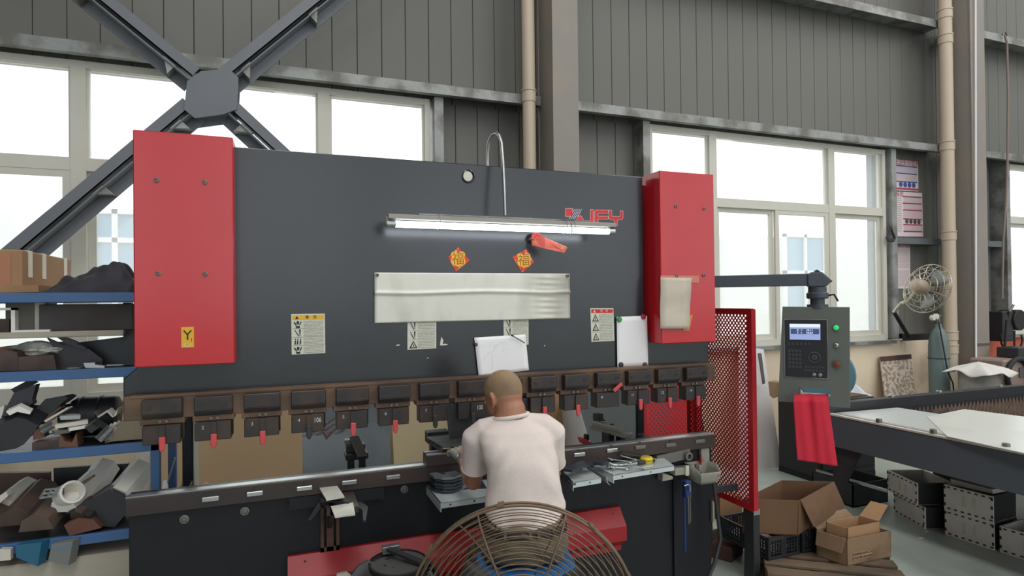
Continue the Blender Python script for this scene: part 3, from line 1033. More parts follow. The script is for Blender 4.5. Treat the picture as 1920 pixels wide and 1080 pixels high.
# ------------------------------------------------------------------ tube lamp on a bent pipe
YL = 2.93
lamp = thing('tube_lamp', 'glowing white tube lamp hung from a bent pipe in front of the ram', 'lamp', at_y(947, 404, YL))
pl, pr_ = at_y(727, 405, YL), at_y(1152, 424, YL)
dl = (pr_ - pl).normalized()
zc = (pl.z + pr_.z) / 2
zt = zc - 0.036
MB().box(pl.x, pr_.x, YL - 0.022, YL + 0.022, zc - 0.012, zc + 0.012).build('batten', mat('grey lamp batten', (150, 146, 138), 0.45, 0.3), lamp, bevel=0.003)
MB().box(at_y(786, 403, YL).x, pr_.x - 0.15, YL + 0.005, YL + 0.025, zc + 0.017, zc + 0.024).build('top_strip', M_GALV, lamp)
xa, xb = at_y(741, 420, YL).x, at_y(1140, 430, YL).x
M_TUBE = glow('lit lamp tube', (238, 248, 255), 7.0)
MB().cyl((xa, YL - 0.006, zt), (xb, YL - 0.006, zt), 0.0165, n=18).build('glass_tube', M_TUBE, lamp, smooth=True)
for x0, x1 in ((xa - 0.043, xa), (xb, xb + 0.036)):
    MB().cyl((x0, YL - 0.006, zt), (x1, YL - 0.006, zt), 0.017, n=18).build('end_cap', M_STEEL, lamp, smooth=True)
    MB().box(min(x0, x1) - 0.006, min(x0, x1) + 0.01, YL - 0.012, YL + 0.004, zt - 0.004, zc).build('holder', M_GALV, lamp)
MB().cyl((xb + 0.036, YL - 0.006, zt), (xb + 0.044, YL - 0.006, zt), 0.010, n=10).build('pin_cap', M_INK, lamp)
pts = []
for x, y, Y in ((915, 330, 3.20), (914, 306, 3.20), (914, 285, 3.19), (916, 267, 3.17), (922, 253, 3.13), (930, 249, 3.08), (936, 254, 3.04), (940, 268, 3.01), (942.5, 300, 2.98), (945, 350, 2.95), (947, 404, 2.935)):
    pts.append(at_y(x, y, Y))
MB().tube(pts, 0.0085, 10).build('bent_pipe', M_STEEL, lamp, smooth=True)
wire = MB()
for x in (at_y(822, 410, YL).x, at_y(1057, 420, YL).x, at_y(1072, 420, YL).x):
    wire.tube(arc((x, YL - 0.003, zc - 0.018), (0, 1, 0), (0, 0, 1), 0.040, 0, 2 * PI, 18), 0.0016, 5)
wire.tube([at_y(1070, 418, 2.89), at_y(1073, 432, 2.89), at_y(1071, 440, 2.90), at_y(1066, 446, 2.91)], 0.003, 6)
wire.build('tie_wire', M_GALV, lamp)

# ------------------------------------------------------------------ support trays on the bed front
M_TRAY = mat('zinc tray plate', (196, 206, 206), 0.28, 0.3, 0.12, 8)


def tray(pts_px, z, label, lipx=None, lip=0.028, rivets=()):
    P_ = [at_z(*p, z) for p in pts_px]
    t = thing('support_tray', label, 'tray', (sum(P_, Vector()) / len(P_)))
    MB().poly(P_, (0, 0, -0.004)).build('tray_plate', M_TRAY, t)
    fl = [P_[1], P_[2], P_[2] - Vector((0, 0, lip)), P_[1] - Vector((0, 0, lip))]
    MB().poly(fl, (0, 0.004, 0)).build('front_lip', M_TRAY, t)
    sl = [P_[0], P_[1], P_[1] - Vector((0, 0, lip * 1.6)), P_[0] - Vector((0, 0, lip * 1.6))]
    MB().poly(sl, (0.004, 0, 0)).build('side_lip', M_TRAY, t)
    for u in rivets:
        p = fl[0].lerp(fl[1], u) - Vector((0, 0.001, lip * 0.5))
        MB().cyl(p + Vector((0, 0.003, 0)), p - Vector((0, 0.002, 0)), 0.004, n=8).build('lip_hole', M_INK, t)
    return t, P_


ZT = 0.84
tray(((797, 908), (826, 943), (1000, 918), (985, 893)), ZT, 'zinc tray under the worker\'s left arm with dark plate parts', rivets=(0.1, 0.35, 0.9))
tray(((1050, 876), (1074, 905), (1127, 896), (1092, 872)), ZT, 'small zinc tray just right of the worker carrying one dark cut plate', rivets=(0.6,))
t3, P3 = tray(((1112, 873), (1150, 891), (1264, 873), (1240, 855)), ZT + 0.008, 'zinc tray at right loaded with hand tools and a tape measure', rivets=(0.14, 0.6))
e0, e1 = at_z(1112, 873, ZT), at_z(1146, 893, ZT)
sc_ = MB()
for k in range(7):
    a0, a1 = k / 7 * 1.35, (k + 1) / 7 * 1.35
    o0, o1 = Vector((0.03 * (1 - math.cos(a0)) - 0.03, 0, -0.05 * math.sin(a0))), Vector((0.03 * (1 - math.cos(a1)) - 0.03, 0, -0.05 * math.sin(a1)))
    sc_.poly([e0 + o0, e1 + o0, e1 + o1, e0 + o1], (0.003, 0, 0))
sc_.build('curled_lip', M_TRAY, t3)

# dark cut plates on the trays
M_PLATE = mat('dark laser cut plate', (66, 70, 78), 0.42, 0.5, 0.15, 10)


def cut_plate(px, z, label, th=0.006, m=M_PLATE, hole=None, cat='plate', nm='cut_plate', group=None):
    P_ = [at_z(*p, z) for p in px]
    t = thing(nm, label, cat, sum(P_, Vector()) / len(P_) - Vector((0, 0, th)), group)
    MB().poly(P_, (0, 0, -th)).build('plate_body', m, t)
    if hole:
        c = at_z(hole[0], hole[1], z)
        MB().cyl(c + Vector((0, 0, 0.0006)), c - Vector((0, 0, th * 0.5)), hole[2], n=16).build('cut_hole', M_INK, t)
    return t


M_PLATEL = mat('grey laser cut plate', (128, 132, 138), 0.36, 0.5, 0.1, 8)
pile = at_y(836, 885, 2.965)
for k in range(5):
    _zt = 0.842 + (k + 1) * 0.0165
    _t = thing('cut_plate', ('dark plate at the bottom', 'dark plate second from the bottom', 'dark plate in the middle', 'dark plate second from the top', 'grey plate with a hole on the top')[k] + ' of the plate pile on the zinc tray', 'plate', (pile.x, pile.y, _zt - 0.012), 'pile of dark plates on the tray')
    _o = [(-0.075, 0.055), (-0.04, 0.055), (-0.02, 0.03), (0.06, 0.045), (0.075, -0.03), (0.02, -0.065), (-0.03, -0.05), (-0.065, -0.01)]
    MB().poly([(pile.x + u + 0.006 * (k % 2), pile.y + v - 0.004 * (k % 3), _zt - 0.012) for u, v in _o], (0, 0, 0.012)).build('plate_body', M_PLATE if k < 4 else M_PLATEL, _t)
    if k == 4:
        MB().cyl((pile.x - 0.01, pile.y + 0.01, _zt), (pile.x - 0.01, pile.y + 0.01, _zt + 0.0006), 0.013, n=16).build('cut_hole', M_INK, _t)
cut_plate(((816, 908), (826, 904), (850, 900), (853, 896), (858, 896), (861, 893), (885, 890), (895, 905), (868, 910), (845, 912), (817, 911)), 0.862, 'grey angular plate with a round hole resting on the zinc tray', 0.022, M_PLATEL, (845, 906, 0.016))
cut_plate(((862, 916), (880, 903), (905, 902), (912, 914)), 0.846, 'small dark plate tucked by the worker\'s left elbow', 0.006)
cut_plate(((1055, 877), (1062, 872), (1080, 868), (1092, 862), (1098, 866), (1112, 862), (1134, 860), (1142, 866), (1130, 869), (1114, 866), (1102, 872), (1085, 873), (1092, 877), (1072, 881), (1056, 879)), 0.897, 'jagged blue grey cut plate behind the right zinc trays', 0.014)
cut_plate(((1048, 886), (1056, 884), (1080, 907), (1070, 908)), 0.835, 'thin dark strip poking out beside the worker\'s right side', 0.006)

# hand tools and tape measure on the right tray
ZT3 = ZT + 0.010


def zpt(x, y, h=0.008):
    p = at_z(x, y, ZT3 + h)
    return p if p.y < 3.005 else at_y(x, y, 3.005)


def wrench(a, b, label, r=0.006, jaw=0.014, m=M_STEEL):
    a, b = zpt(*a), zpt(*b)
    d = (b - a).normalized()
    s = Vector((0, 0, 1)).cross(d)
    t = thing('wrench', label, 'wrench', (a + b) / 2 - Vector((0, 0, 0.008)))
    MB().poly([a + s * r, b + s * r, b - s * r, a - s * r], (0, 0, 0.007)).build('shank', m, t, bevel=0.002)
    c = b + d * jaw * 0.6
    jaws = [b + s * r, c + s * jaw, c + d * jaw * 1.2 + s * jaw * 0.9, c + d * jaw * 0.4 + s * jaw * 0.35, c + d * jaw * 0.4 - s * jaw * 0.35, c + d * jaw * 1.2 - s * jaw * 0.9, c - s * jaw, b - s * r]
    MB().poly(jaws, (0, 0, 0.009)).build('open_jaw', m, t, bevel=0.0015)
    ring = [a - d * jaw * 0.7 + (d * math.cos(q) + s * math.sin(q)) * jaw * 0.75 for q in (2 * PI * i / 14 for i in range(14))]
    MB().tube(ring, jaw * 0.3, 6, closed=True).build('ring_end', m, t, smooth=True)
    return t


wrench((1178, 866), (1150, 863), 'bright ring wrench with round white head among the tools', 0.007, 0.017)
wrench((1172, 879), (1145, 877), 'open wrench lying along front edge of the tool tray', 0.006, 0.014)
wrench((1206, 878), (1185, 879), 'short wrench near the middle of the tool tray', 0.005, 0.010)
wrench((1198, 856), (1166, 853), 'long dark wrench lying behind the bright tools', 0.006, 0.012, M_DARK)
wrench((1222, 876), (1205, 877), 'smallest bright wrench just in front of the tape measure', 0.004, 0.009)


def bar_tool(a, b, label, r, m, h=0.01, nm='hand_tool', head=None):
    a, b = zpt(*a, h), zpt(*b, h)
    t = thing(nm, label, 'tool', (a + b) / 2)
    MB().cyl(a, b, r, n=10).build('shaft', m, t, smooth=True)
    if head:
        MB().cyl(b, b + (b - a).normalized() * head[0], head[1], n=12).build('handle', head[2], t, smooth=True, bevel=0.002)
    return t


bar_tool((1163, 854), (1188, 861), 'thin steel scriber leaning over the tool pile', 0.0035, M_STEEL, 0.022, 'scriber', (0.02, 0.006, M_STEEL))
bar_tool((1196, 855), (1172, 851), 'slim dark file lying behind the tool pile', 0.004, M_DARK, 0.014, 'file', (0.03, 0.008, M_INK))
bar_tool((1170, 872), (1196, 868), 'black handled screwdriver beside the tape measure', 0.004, M_STEEL, 0.014, 'screwdriver', (0.05, 0.011, M_BLACKPL))
bar_tool((1160, 874), (1150, 879), 'stubby bolt standing at the front of the tools', 0.006, M_STEEL, 0.01, 'loose_bolt', (0.006, 0.010, M_STEEL))
# ring of pliers-like handles
pa = [zpt(x, y, 0.006) for x, y in ((1138, 873), (1146, 877), (1162, 879), (1176, 876), (1182, 872))]
pz = thing('pliers', 'bright pliers with spread curved handles on the tool tray', 'pliers', pa[2])
MB().tube(pa, 0.006, 8).build('handle', M_STEEL, pz, smooth=True)
MB().tube([zpt(x, y, 0.008) for x, y in ((1142, 868), (1152, 872), (1166, 872), (1178, 869))], 0.006, 8).build('handle', M_STEEL, pz, smooth=True)
MB().ball(zpt(1180, 870, 0.008), (0.016, 0.014, 0.006)).build('jaw', M_STEEL, pz, smooth=True)
# tape measure
c = zpt(1212, 867, 0.0)
tm = thing('tape_measure', 'yellow tape measure lying at right end of the tool tray', 'tape measure', c)
M_TAPE = mat('yellow tape case', (226, 200, 40), 0.4, 0, 0.05, 20)
prf = [(0.034, 0.0), (0.038, 0.006), (0.038, 0.026), (0.033, 0.033), (0.0005, 0.034)]
MB().lathe(prf, c, (0, 0, 1), 24).build('case', M_TAPE, tm, smooth=True)
MB().lathe([(0.024, 0.034), (0.022, 0.037), (0.0005, 0.037)], c, (0, 0, 1), 20).build('face_disc', mat('worn label gold', (190, 150, 60), 0.5, 0, 0.2, 60), tm)
MB().lathe([(0.0392, 0.010), (0.0395, 0.016), (0.0392, 0.022)], c, (0, 0, 1), 24, cap=False).build('rim_band', mat('dark yellow band', (170, 140, 30), 0.5), tm)
MB().obox(c + Vector((0.032, -0.022, 0.012)), (0.014, 0.018, 0.014), (0, 0, 0.6)).build('tape_mouth', M_BLACKPL, tm)

# ------------------------------------------------------------------ right end of the bed: pouch, hex keys, plates
M_STRIP = mat('dirty beige strip', (150, 146, 134), 0.55, 0.1, 0.12, 12)
a, b = at_y(1267, 893, 3.02), at_y(1318, 873, 3.02)
ph = thing('tool_rack', 'dull strip of tool pockets at right end of the machine bed', 'rack', (a + b) / 2)
MB().box(a.x, b.x, 3.025, 3.084, a.z, b.z).build('rack_strip', M_STRIP, ph, bevel=0.003)
for i, x in enumerate((1289, 1299, 1308)):
    q = at_y(x, 883, 3.015)
    MB().box(q.x - 0.012, q.x + 0.012, 3.012, 3.03, a.z - 0.005, b.z + 0.012).build('pocket', (M_LABEL, M_STRIP, M_BOLT)[i], ph, bevel=0.002)
a, b = at_y(1242, 903, 3.03), at_y(1262, 886, 3.03)
tri = MB().poly([Vector((a.x, 3.03, a.z)), Vector((b.x, 3.03, a.z + 0.005)), Vector((b.x, 3.03, b.z - 0.025)), Vector((a.x + 0.004, 3.03, b.z))], (0, 0.055, 0))
single(tri, 'wedge_block', M_STRIP, 'small beige wedge block fixed under the tool tray end', 'block', bevel=0.002)
# hanging pouch with red spots
pch = thing('tool_pouch', 'dirty grey open pouch with red paint spots on the bed end', 'pouch', at_y(1318, 925, 2.95))
M_POUCH = mat('stained pouch cloth', (150, 148, 136), 0.85, 0, 0.12, 14, (176, 52, 50), 9, 0.58, 0.66)
L0, L1 = at_y(1300, 897, 2.99), at_y(1342, 880, 2.99)
f0, f1 = at_y(1303, 926, 2.96), at_y(1343, 923, 2.96)
prof_pts = [(L0.x, 2.99), (L0.x + 0.01, 2.93), (L1.x - 0.02, 2.92), (L1.x + 0.005, 2.99), (L1.x, 3.08), (L0.x, 3.08)]
rg = []
for k, (zz, sc2) in enumerate(((0.790, 1.0), (0.745, 0.98), (0.705, 0.85), (0.68, 0.55))):
    cx, cy = (L0.x + L1.x) / 2, 3.02
    rg.append([Vector((cx + (p[0] - cx) * sc2, cy + (p[1] - cy) * sc2, zz - (0.03 if p[1] < 2.95 and k == 0 else 0))) for p in prof_pts])
MB().rings(rg, cap=False).build('pouch_bag', M_POUCH, pch, smooth=True, solid=0.003)
MB().box(L1.x - 0.05, L1.x + 0.01, 3.06, 3.082, 0.69, 0.87).build('pouch_back', M_POUCH, pch)
# hanging spanners
a = at_y(1290, 905, 2.985)
hk = thing('hex_key_set', 'blue hex key set with one bright key hung on the bed', 'hex keys', a - Vector((0, 0, 0.1)))
M_HEXB = mat('blue plastic holder', (30, 52, 104), 0.4)
MB().box(a.x - 0.015, a.x + 0.030, 2.985, 3.03, a.z - 0.10, a.z + 0.01).build('holder', M_HEXB, hk, bevel=0.006)
MB().tube([a + Vector((-0.035, -0.01, -0.012)), a + Vector((-0.01, -0.012, -0.006)), a + Vector((0.004, -0.012, -0.014)), a + Vector((0.006, -0.01, -0.05))], 0.005, 8).build('bright_key', M_STEEL, hk, smooth=True)
for dx, l in ((0.0, 0.17), (0.012, 0.16)):
    MB().cyl(a + Vector((dx, 0.0, -0.08)), a + Vector((dx + 0.002, 0, -0.08 - l)), 0.0045, n=8).build('long_key', M_BOLT, hk, smooth=True)
MB().cyl(a + Vector((-0.012, 0.02, -0.09)), a + Vector((-0.012, 0.02, -0.42)), 0.008, n=8).build('blue_shank', M_HEXB, hk, smooth=True)
a = at_y(1341, 960, 3.05)
single(MB().box(a.x - 0.006, a.x + 0.008, 3.066, 3.0845, a.z - 0.07, a.z + 0.06), 'scraper', M_STRIP, 'thin pale scraper hung at far right edge of the bed', 'scraper')
# hose down the right end of the machine
hz = [at_y(1338, 905, 3.0), at_y(1345, 960, 2.99), at_y(1351, 1010, 2.98), at_y(1340, 1055, 2.97), at_y(1325, 1090, 2.96)]
single(MB().tube(hz, 0.012, 8), 'hose', M_BLACKPL, 'black hose curving down the right end of the press brake', 'hose', smooth=True)

# bright folded plates and dark scrap on the left support arm
cut_plate(((598, 913), (632, 910), (646, 931), (612, 937)), 0.905, 'bright scratched flat plate on top of the left support arm', 0.006, M_SHEET)
cut_plate(((620, 949), (662, 942), (666, 964), (628, 969)), 0.876, 'bright scuffed strip plate at the end of left support arm', 0.006, M_SHEET)
cut_plate(((601, 937), (606, 929), (652, 935), (654, 941)), 0.885, 'narrow dark flat bar across the left support arm', 0.012, M_DARK)
a, b = at_d(580, 941, 2.95), at_d(602, 934, 2.98)
single(MB().cyl(a, b, 0.005, n=8), 'steel_pin', M_STEEL, 'bright thin pin sticking out left of the support arm', 'pin')
P_ = [at_y(*p, 3.03) for p in ((598, 940), (581, 968), (577, 976), (584, 975), (602, 952))]
single(MB().poly(P_, (0, 0.006, 0.0)), 'angle_scrap', M_OFFDARK, 'dark triangular scrap hanging left of the support arm', 'scrap')
P_ = [at_z(*p, 0.86) for p in ((652, 938), (678, 941), (690, 950), (686, 975), (681, 975), (680, 956), (664, 948))]
single(MB().poly(P_, (0, 0, -0.01)), 'hooked_scrap', M_DARK, 'black hook shaped scrap hanging right of the support arm', 'scrap')

# ------------------------------------------------------------------ backgauge fingers (parts of the press brake)
def gauge(x, z0, y=3.46):
    g = MB().box(x - 0.062, x + 0.062, y - 0.01, y + 0.12, z0, z0 + 0.035).build('backgauge_carriage', M_CLAMP, pb, bevel=0.004)
    MB().box(x - 0.05, x - 0.012, y + 0.02, y + 0.06, z0 - 0.30, z0).build('gauge_post', M_DARK, g)
    MB().box(x + 0.014, x + 0.05, y + 0.02, y + 0.06, z0 - 0.30, z0).build('gauge_post', M_DARK, g)
    MB().box(x - 0.055, x + 0.05, y + 0.03, y + 0.09, z0 + 0.035, z0 + 0.075).build('gauge_block', M_DARK, g, bevel=0.003)
    MB().obox((x + 0.005, y - 0.03, z0 + 0.075), (0.052, 0.19, 0.022), (math.radians(24), 0, math.radians(10))).build('gauge_finger', M_CLAMP, g, bevel=0.003)
    MB().box(x - 0.06, x - 0.02, y + 0.06, y + 0.11, z0 + 0.075, z0 + 0.10).build('gauge_knob', M_BOLT, g)
    return g


p = at_y(668, 855, 3.5)
gauge(p.x, p.z - 0.01)
a, b = at_y(802, 815, 3.36), at_y(850, 842, 3.36)
g3 = MB().box(a.x, a.x + 0.13, 3.36, 3.44, 0.99, 1.055).build('backgauge_carriage', M_DARK, pb, bevel=0.003)
MB().box(a.x + 0.02, a.x + 0.06, 3.36, 3.42, 0.7, 0.99).build('gauge_post', M_DARK, g3)
MB().prism([(a.x + 0.01, 3.30), (a.x + 0.13, 3.30), (a.x + 0.14, 3.36), (a.x + 0.0, 3.36)], 'z', 1.03, 1.038).build('gauge_finger', M_STEEL, g3)
# right-hand finger: long body pointing to the lower right
pA, pB = at_y(1112, 792, 3.72), at_y(1180, 825, 3.36)
ang = math.atan2(pB.y - pA.y, pB.x - pA.x)
mid = (pA + pB) / 2
Lg = (pB - pA).length
M_GAUGE = mat('worn gauge steel', (150, 148, 140), 0.4, 0.5, 0.15, 14)
g2 = MB().obox((mid.x, mid.y, mid.z), (Lg, 0.06, 0.035), (0, 0.0, ang)).build('backgauge_carriage', M_GAUGE, pb, bevel=0.004)
MB().obox((mid.x - 0.02, mid.y + 0.01, mid.z + 0.03), (Lg * 0.75, 0.045, 0.03), (0, 0, ang)).build('gauge_finger', M_GAUGE, g2, bevel=0.004)
MB().obox((pA.x + 0.03, pA.y - 0.02, mid.z + 0.065), (0.06, 0.05, 0.05), (0, 0, ang)).build('gauge_block', M_DARK, g2, bevel=0.003)
MB().obox((mid.x - 0.02, mid.y, mid.z - 0.17), (0.07, 0.05, 0.32), (0, 0, ang)).build('gauge_post', M_DARK, g2)
MB().obox((mid.x + 0.06, mid.y - 0.03, mid.z - 0.17), (0.05, 0.04, 0.32), (0, 0, ang)).build('gauge_post', M_DARK, g2)
for t in (0.3, 0.55):
    q = pA.lerp(pB, t)
    MB().cyl(q + Vector((0, 0, 0.045)), q + Vector((0, 0, 0.052)), 0.014, n=12).build('gauge_bolt', M_INK, g2)
P_ = [at_y(*p, 3.62) for p in ((1090, 823), (1096, 822), (1114, 833), (1108, 836), (1094, 833))]
single(MB().poly(P_, (0.0, 0.06, 0.0)), 'red_wedge', M_REDTIP, 'bright red wedge lying beside the right gauge behind the bed', 'wedge')
a = at_y(1098, 817, 3.66)
single(MB().box(a.x - 0.012, a.x + 0.014, 3.63, 3.67, a.z - 0.03, a.z + 0.012), 'black_block', M_INK, 'little black block standing on the red wedge behind the bed', 'block', bevel=0.004)
p = at_y(385, 912, 3.30)
cl = thing('brass_clamp', 'small brass block on a thin rod behind the left bed', 'clamp', p - Vector((0, 0, 0.05)))
MB().box(p.x - 0.016, p.x + 0.016, 3.29, 3.32, p.z - 0.014, p.z + 0.014).build('brass_block', mat('dull brass', (150, 104, 44), 0.4, 0.6), cl, bevel=0.003)
MB().cyl((p.x - 0.06, 3.305, p.z - 0.004), (p.x - 0.016, 3.305, p.z - 0.004), 0.004, n=8).build('rod', M_DARK, cl)
MB().box(p.x - 0.02, p.x + 0.05, 3.28, 3.33, p.z - 0.06, p.z - 0.014).build('foot', M_STEEL, cl)

# ------------------------------------------------------------------ sheets and boards leaning on the wall behind the machine
def leaning(px_tl, px_tr, label, m, nm='leaning_sheet', y=5.22, th=0.006, cat='sheet', dx=0.0):
    tl, tr = at_y(*px_tl, y), at_y(*px_tr, y)
    bl_, br2 = Vector((tl.x + dx, y - 0.22, 0.0)), Vector((tr.x + dx, y - 0.22, 0.0))
    t = thing(nm, label, cat, (bl_ + br2) / 2)
    MB().poly([bl_, br2, tr, tl], (0, th, 0.0)).build('sheet_face', m, t)
    return t, (bl_, br2, tr, tl)


M_TAN = mat('tan fibreboard', (210, 178, 140), 0.8, 0, 0.06, 3)
M_CREAM = mat('cream coated board', (232, 212, 170), 0.55, 0, 0.04, 3, (190, 168, 130), 30, 0.72, 0.76)
M_FILM = mat('film covered steel sheet', (152, 160, 164), 0.28, 0.35, 0.08, 3, (128, 138, 146), 2.5, 0.45, 0.7)
leaning((371, 742), (566, 742), 'large tan board leaning on the wall behind the left bed', M_TAN, 'tan_board', 5.14, 0.012, 'board')
leaning((356, 742), (372, 742), 'narrow pale strip left of the large tan board', M_LABEL, 'pale_strip', 5.20, 0.01, 'strip')
fs, FP = leaning((560, 742), (728, 742), 'grey film covered steel sheet with slanted red print', M_FILM, 'steel_sheet', 5.18)
leaning((733, 742), (838, 742), 'cream board behind the bed next to the film covered sheet', M_CREAM, 'cream_board', 5.16, 0.012, 'board')
leaning((836, 742), (905, 742), 'dark board leaning behind the operator\'s raised punch', M_OFFDARK, 'dark_board', 5.19, 0.012, 'board')
leaning((935, 700), (1066, 700), 'brown cardboard sheet leaning behind the worker\'s right shoulder', M_CARD, 'cardboard_sheet', 4.85, 0.012, 'board', 0.12)
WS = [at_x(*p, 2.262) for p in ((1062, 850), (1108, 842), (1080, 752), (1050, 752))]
single(MB().poly(WS, (0.012, 0, 0)), 'white_quad', M_WHITE, 'white slanted narrow flat shape inside the right machine frame', 'sheet')  # flat white shape beside the frame's inner face
leaning((1186, 720), (1306, 720), 'dark board added behind the rear red guard to darken its holes', M_OFFDARK, 'dark_board', 5.20, 0.012, 'board')  # backing added so the guard holes look out on dark
leaning((258, 830), (285, 830), 'grey narrow strip standing behind the blue rack post', M_SHEET, 'grey_strip', 5.24, 0.01, 'strip')
leaning((300, 790), (345, 790), 'beige narrow board behind the gap left of the side frame', M_TAN, 'beige_board', 5.16, 0.012, 'board')
bl_, br2, tr, tl = FP
pr_dir = Vector((0.86, 0, 0.5))
up_dir = Vector((-0.5, 0, 0.86))
M_RPRINT = mat('faded red film print', (142, 92, 98), 0.6)
for body, px, sz in (('304', (588, 785), 0.12), ('30', (582, 806), 0.1)):
    text(body, at_y(px[0], px[1], 5.115), sz, M_RPRINT, fs, 'film_print', pr_dir, up_dir)
M_FPRINT = print_mat('film small print', (152, 160, 164), (134, 96, 102), 4, 16, 0.55, 0.5)
c0 = at_y(575, 856, 5.112)
decal('film_print', c0, c0 + pr_dir * 0.36, c0 + pr_dir * 0.36 + up_dir * 0.16, c0 + up_dir * 0.16, M_FPRINT, fs)
for px in ((612, 817), (700, 870)):
    c = at_y(px[0], px[1], 5.10)
    MB().poly([c + Vector((-0.03, 0, 0.03)), c + Vector((-0.014, 0, 0.03)), c + Vector((0.0, 0, -0.005)), c + Vector((0.04, 0, 0.03)), c + Vector((0.05, 0, 0.02)), c + Vector((0.0, 0, -0.035))], (0, 0.001, 0)).build('film_mark', M_RPRINT, fs)

# ------------------------------------------------------------------ perforated red guards
def perforated(x_of, along0, along1, z0, z1, pitch, rowh, r, border, nm, parent, m, plane):
    """flat sheet with real staggered round holes; plane 'x' (runs along Y) or 'y' (runs along X)"""
    V = (lambda s, z: (x_of, s, z)) if plane == 'x' else (lambda s, z: (s, x_of, z))
    mb = MB()
    A0, A1, Z0, Z1 = along0 + border, along1 - border, z0 + border, z1 - border
    nrow = int((Z1 - Z0) / rowh)
    Z1 = Z0 + nrow * rowh
    for a, b, c, d in ((along0, along1, z0, Z0), (along0, along1, Z1, z1), (along0, A0, Z0, Z1), (A1, along1, Z0, Z1)):
        mb.quad(V(a, c), V(b, c), V(b, d), V(a, d))
    n = int((A1 - A0) / pitch)
    for k in range(nrow):
        za, zb = Z0 + k * rowh, Z0 + (k + 1) * rowh
        off = (k % 2) * pitch / 2
        cells = []
        s = A0
        if off:
            mb.quad(V(A0, za), V(A0 + off, za), V(A0 + off, zb), V(A0, zb))
            s = A0 + off
        while s + pitch <= A1 + 1e-6:
            c, zc_ = s + pitch / 2, (za + zb) / 2
            hx, hz_ = pitch / 2, rowh / 2
            outer = [(hx, 0), (hx, hz_), (0, hz_), (-hx, hz_), (-hx, 0), (-hx, -hz_), (0, -hz_), (hx, -hz_)]
            vs = [V(c + dx, zc_ + dz) for dx, dz in outer]
            vs += [V(c + r * math.cos(q), zc_ + r * math.sin(q)) for q in (PI / 4 * i for i in range(8))]
            mb.add(vs, [(i, (i + 1) % 8, 8 + (i + 1) % 8, 8 + i) for i in range(8)])
            s += pitch
        if s < A1:
            mb.quad(V(s, za), V(A1, za), V(A1, zb), V(s, zb))
    return mb.build(nm, m, parent)


gd = thing('side_guard', 'tall red perforated side guard on a black post', 'guard', (2.72, 2.97, 0.0))
GX = 2.72
perforated(GX, 2.965, 3.62, 0.47, 1.735, 0.0310, 0.0165, 0.0076, 0.03, 'perforated_sheet', gd, M_RED2, 'x')
MB().box(GX - 0.004, GX + 0.030, 2.955, 2.970, 0.47, 1.738).build('edge_fold', M_RED2, gd)
MB().box(GX - 0.004, GX + 0.030, 2.97, 3.62, 0.462, 0.475).build('edge_fold', M_RED2, gd)
MB().box(GX - 0.004, GX + 0.030, 2.97, 3.62, 1.730, 1.742).build('edge_fold', M_RED2, gd)
MB().prism([(2.965, 0.0), (3.06, 0.0), (3.045, 0.48), (2.965, 0.455)], 'x', GX + 0.0, GX + 0.05).build('guard_post', M_DARK, gd, bevel=0.003)
MB().box(GX + 0.002, GX + 0.05, 2.964, 2.972, 0.44, 0.475).build('post_tip', M_STEEL, gd)
MB().box(2.505, 2.72, 3.10, 3.13, 0.56, 0.60).build('guard_arm', M_DARK, gd)

rg_ = thing('rear_guard', 'red perforated rear guard panel seen through the machine gap', 'guard', (3.0, 4.2, 0))
a, b = at_y(1208, 760, 4.2), at_y(1302, 760, 4.2)
perforated(4.2, a.x, b.x, 0.15, 1.35, 0.042, 0.0225, 0.0085, 0.03, 'perforated_sheet', rg_, M_RED, 'y')
MB().box(b.x, b.x + 0.055, 4.17, 4.21, 0.0, 1.35).build('guard_post', M_RED2, rg_)
MB().box(a.x - 0.01, a.x + 0.02, 4.19, 4.22, 0.0, 1.35).build('guard_post', M_RED2, rg_)

# ------------------------------------------------------------------ control pendant on its swing arm
pd = thing('control_pendant', 'grey control box with lit screen on a swing arm', 'control panel', at_d(1526, 665, 3.5))
M_PEND = mat('charcoal pendant paint', (104, 108, 103), 0.42, 0, 0.08, 10, bump=0.1, bscale=200)
M_ARM = mat('dark grey arm paint', (62, 70, 78), 0.42, 0, 0.08, 8)
C0 = at_d(1526, 662, 3.5)
vd = Vector((C0.x, C0.y, 0)).normalized()
fx = Vector((vd.y, -vd.x, 0))           # along the face, to the right
fx = (Matrix.Rotation(math.radians(-4), 3, 'Z') @ fx).normalized()
fn = Vector((fx.y, -fx.x, 0))
fn = fn if fn.dot(vd) < 0 else -fn      # out of the face


def PF(u, v, d=0.0):
    return C0 + fx * u + Vector((0, 0, v)) + fn * d


def pbox(u0, u1, v0, v1, d0, d1, nm, m, parent=None, **k):
    mb = MB().poly([PF(u0, v0, d0), PF(u1, v0, d0), PF(u1, v1, d0), PF(u0, v1, d0)], fn * (d1 - d0))
    return mb.build(nm, m, parent or pd, **k)


W2, HB = 0.186, 0.275
HL = 0.300
outl = [(-W2 + 0.02, HB), (W2, HB - 0.005), (W2 - 0.006, -HB - 0.01), (-W2 - 0.015, -HB - 0.0)]
hnd = [(-0.09, -HB + 0.048), (-0.075, -HB + 0.068), (0.075, -HB + 0.066), (0.095, -HB + 0.042), (0.09, -HB + 0.025), (-0.085, -HB + 0.028)]
bb = MB()
# box shell with a real hand hole: built from strips round the hole
def strip(pts, m=None):
    bb.poly([PF(u, v, 0) for u, v in pts], -fn * 0.10)


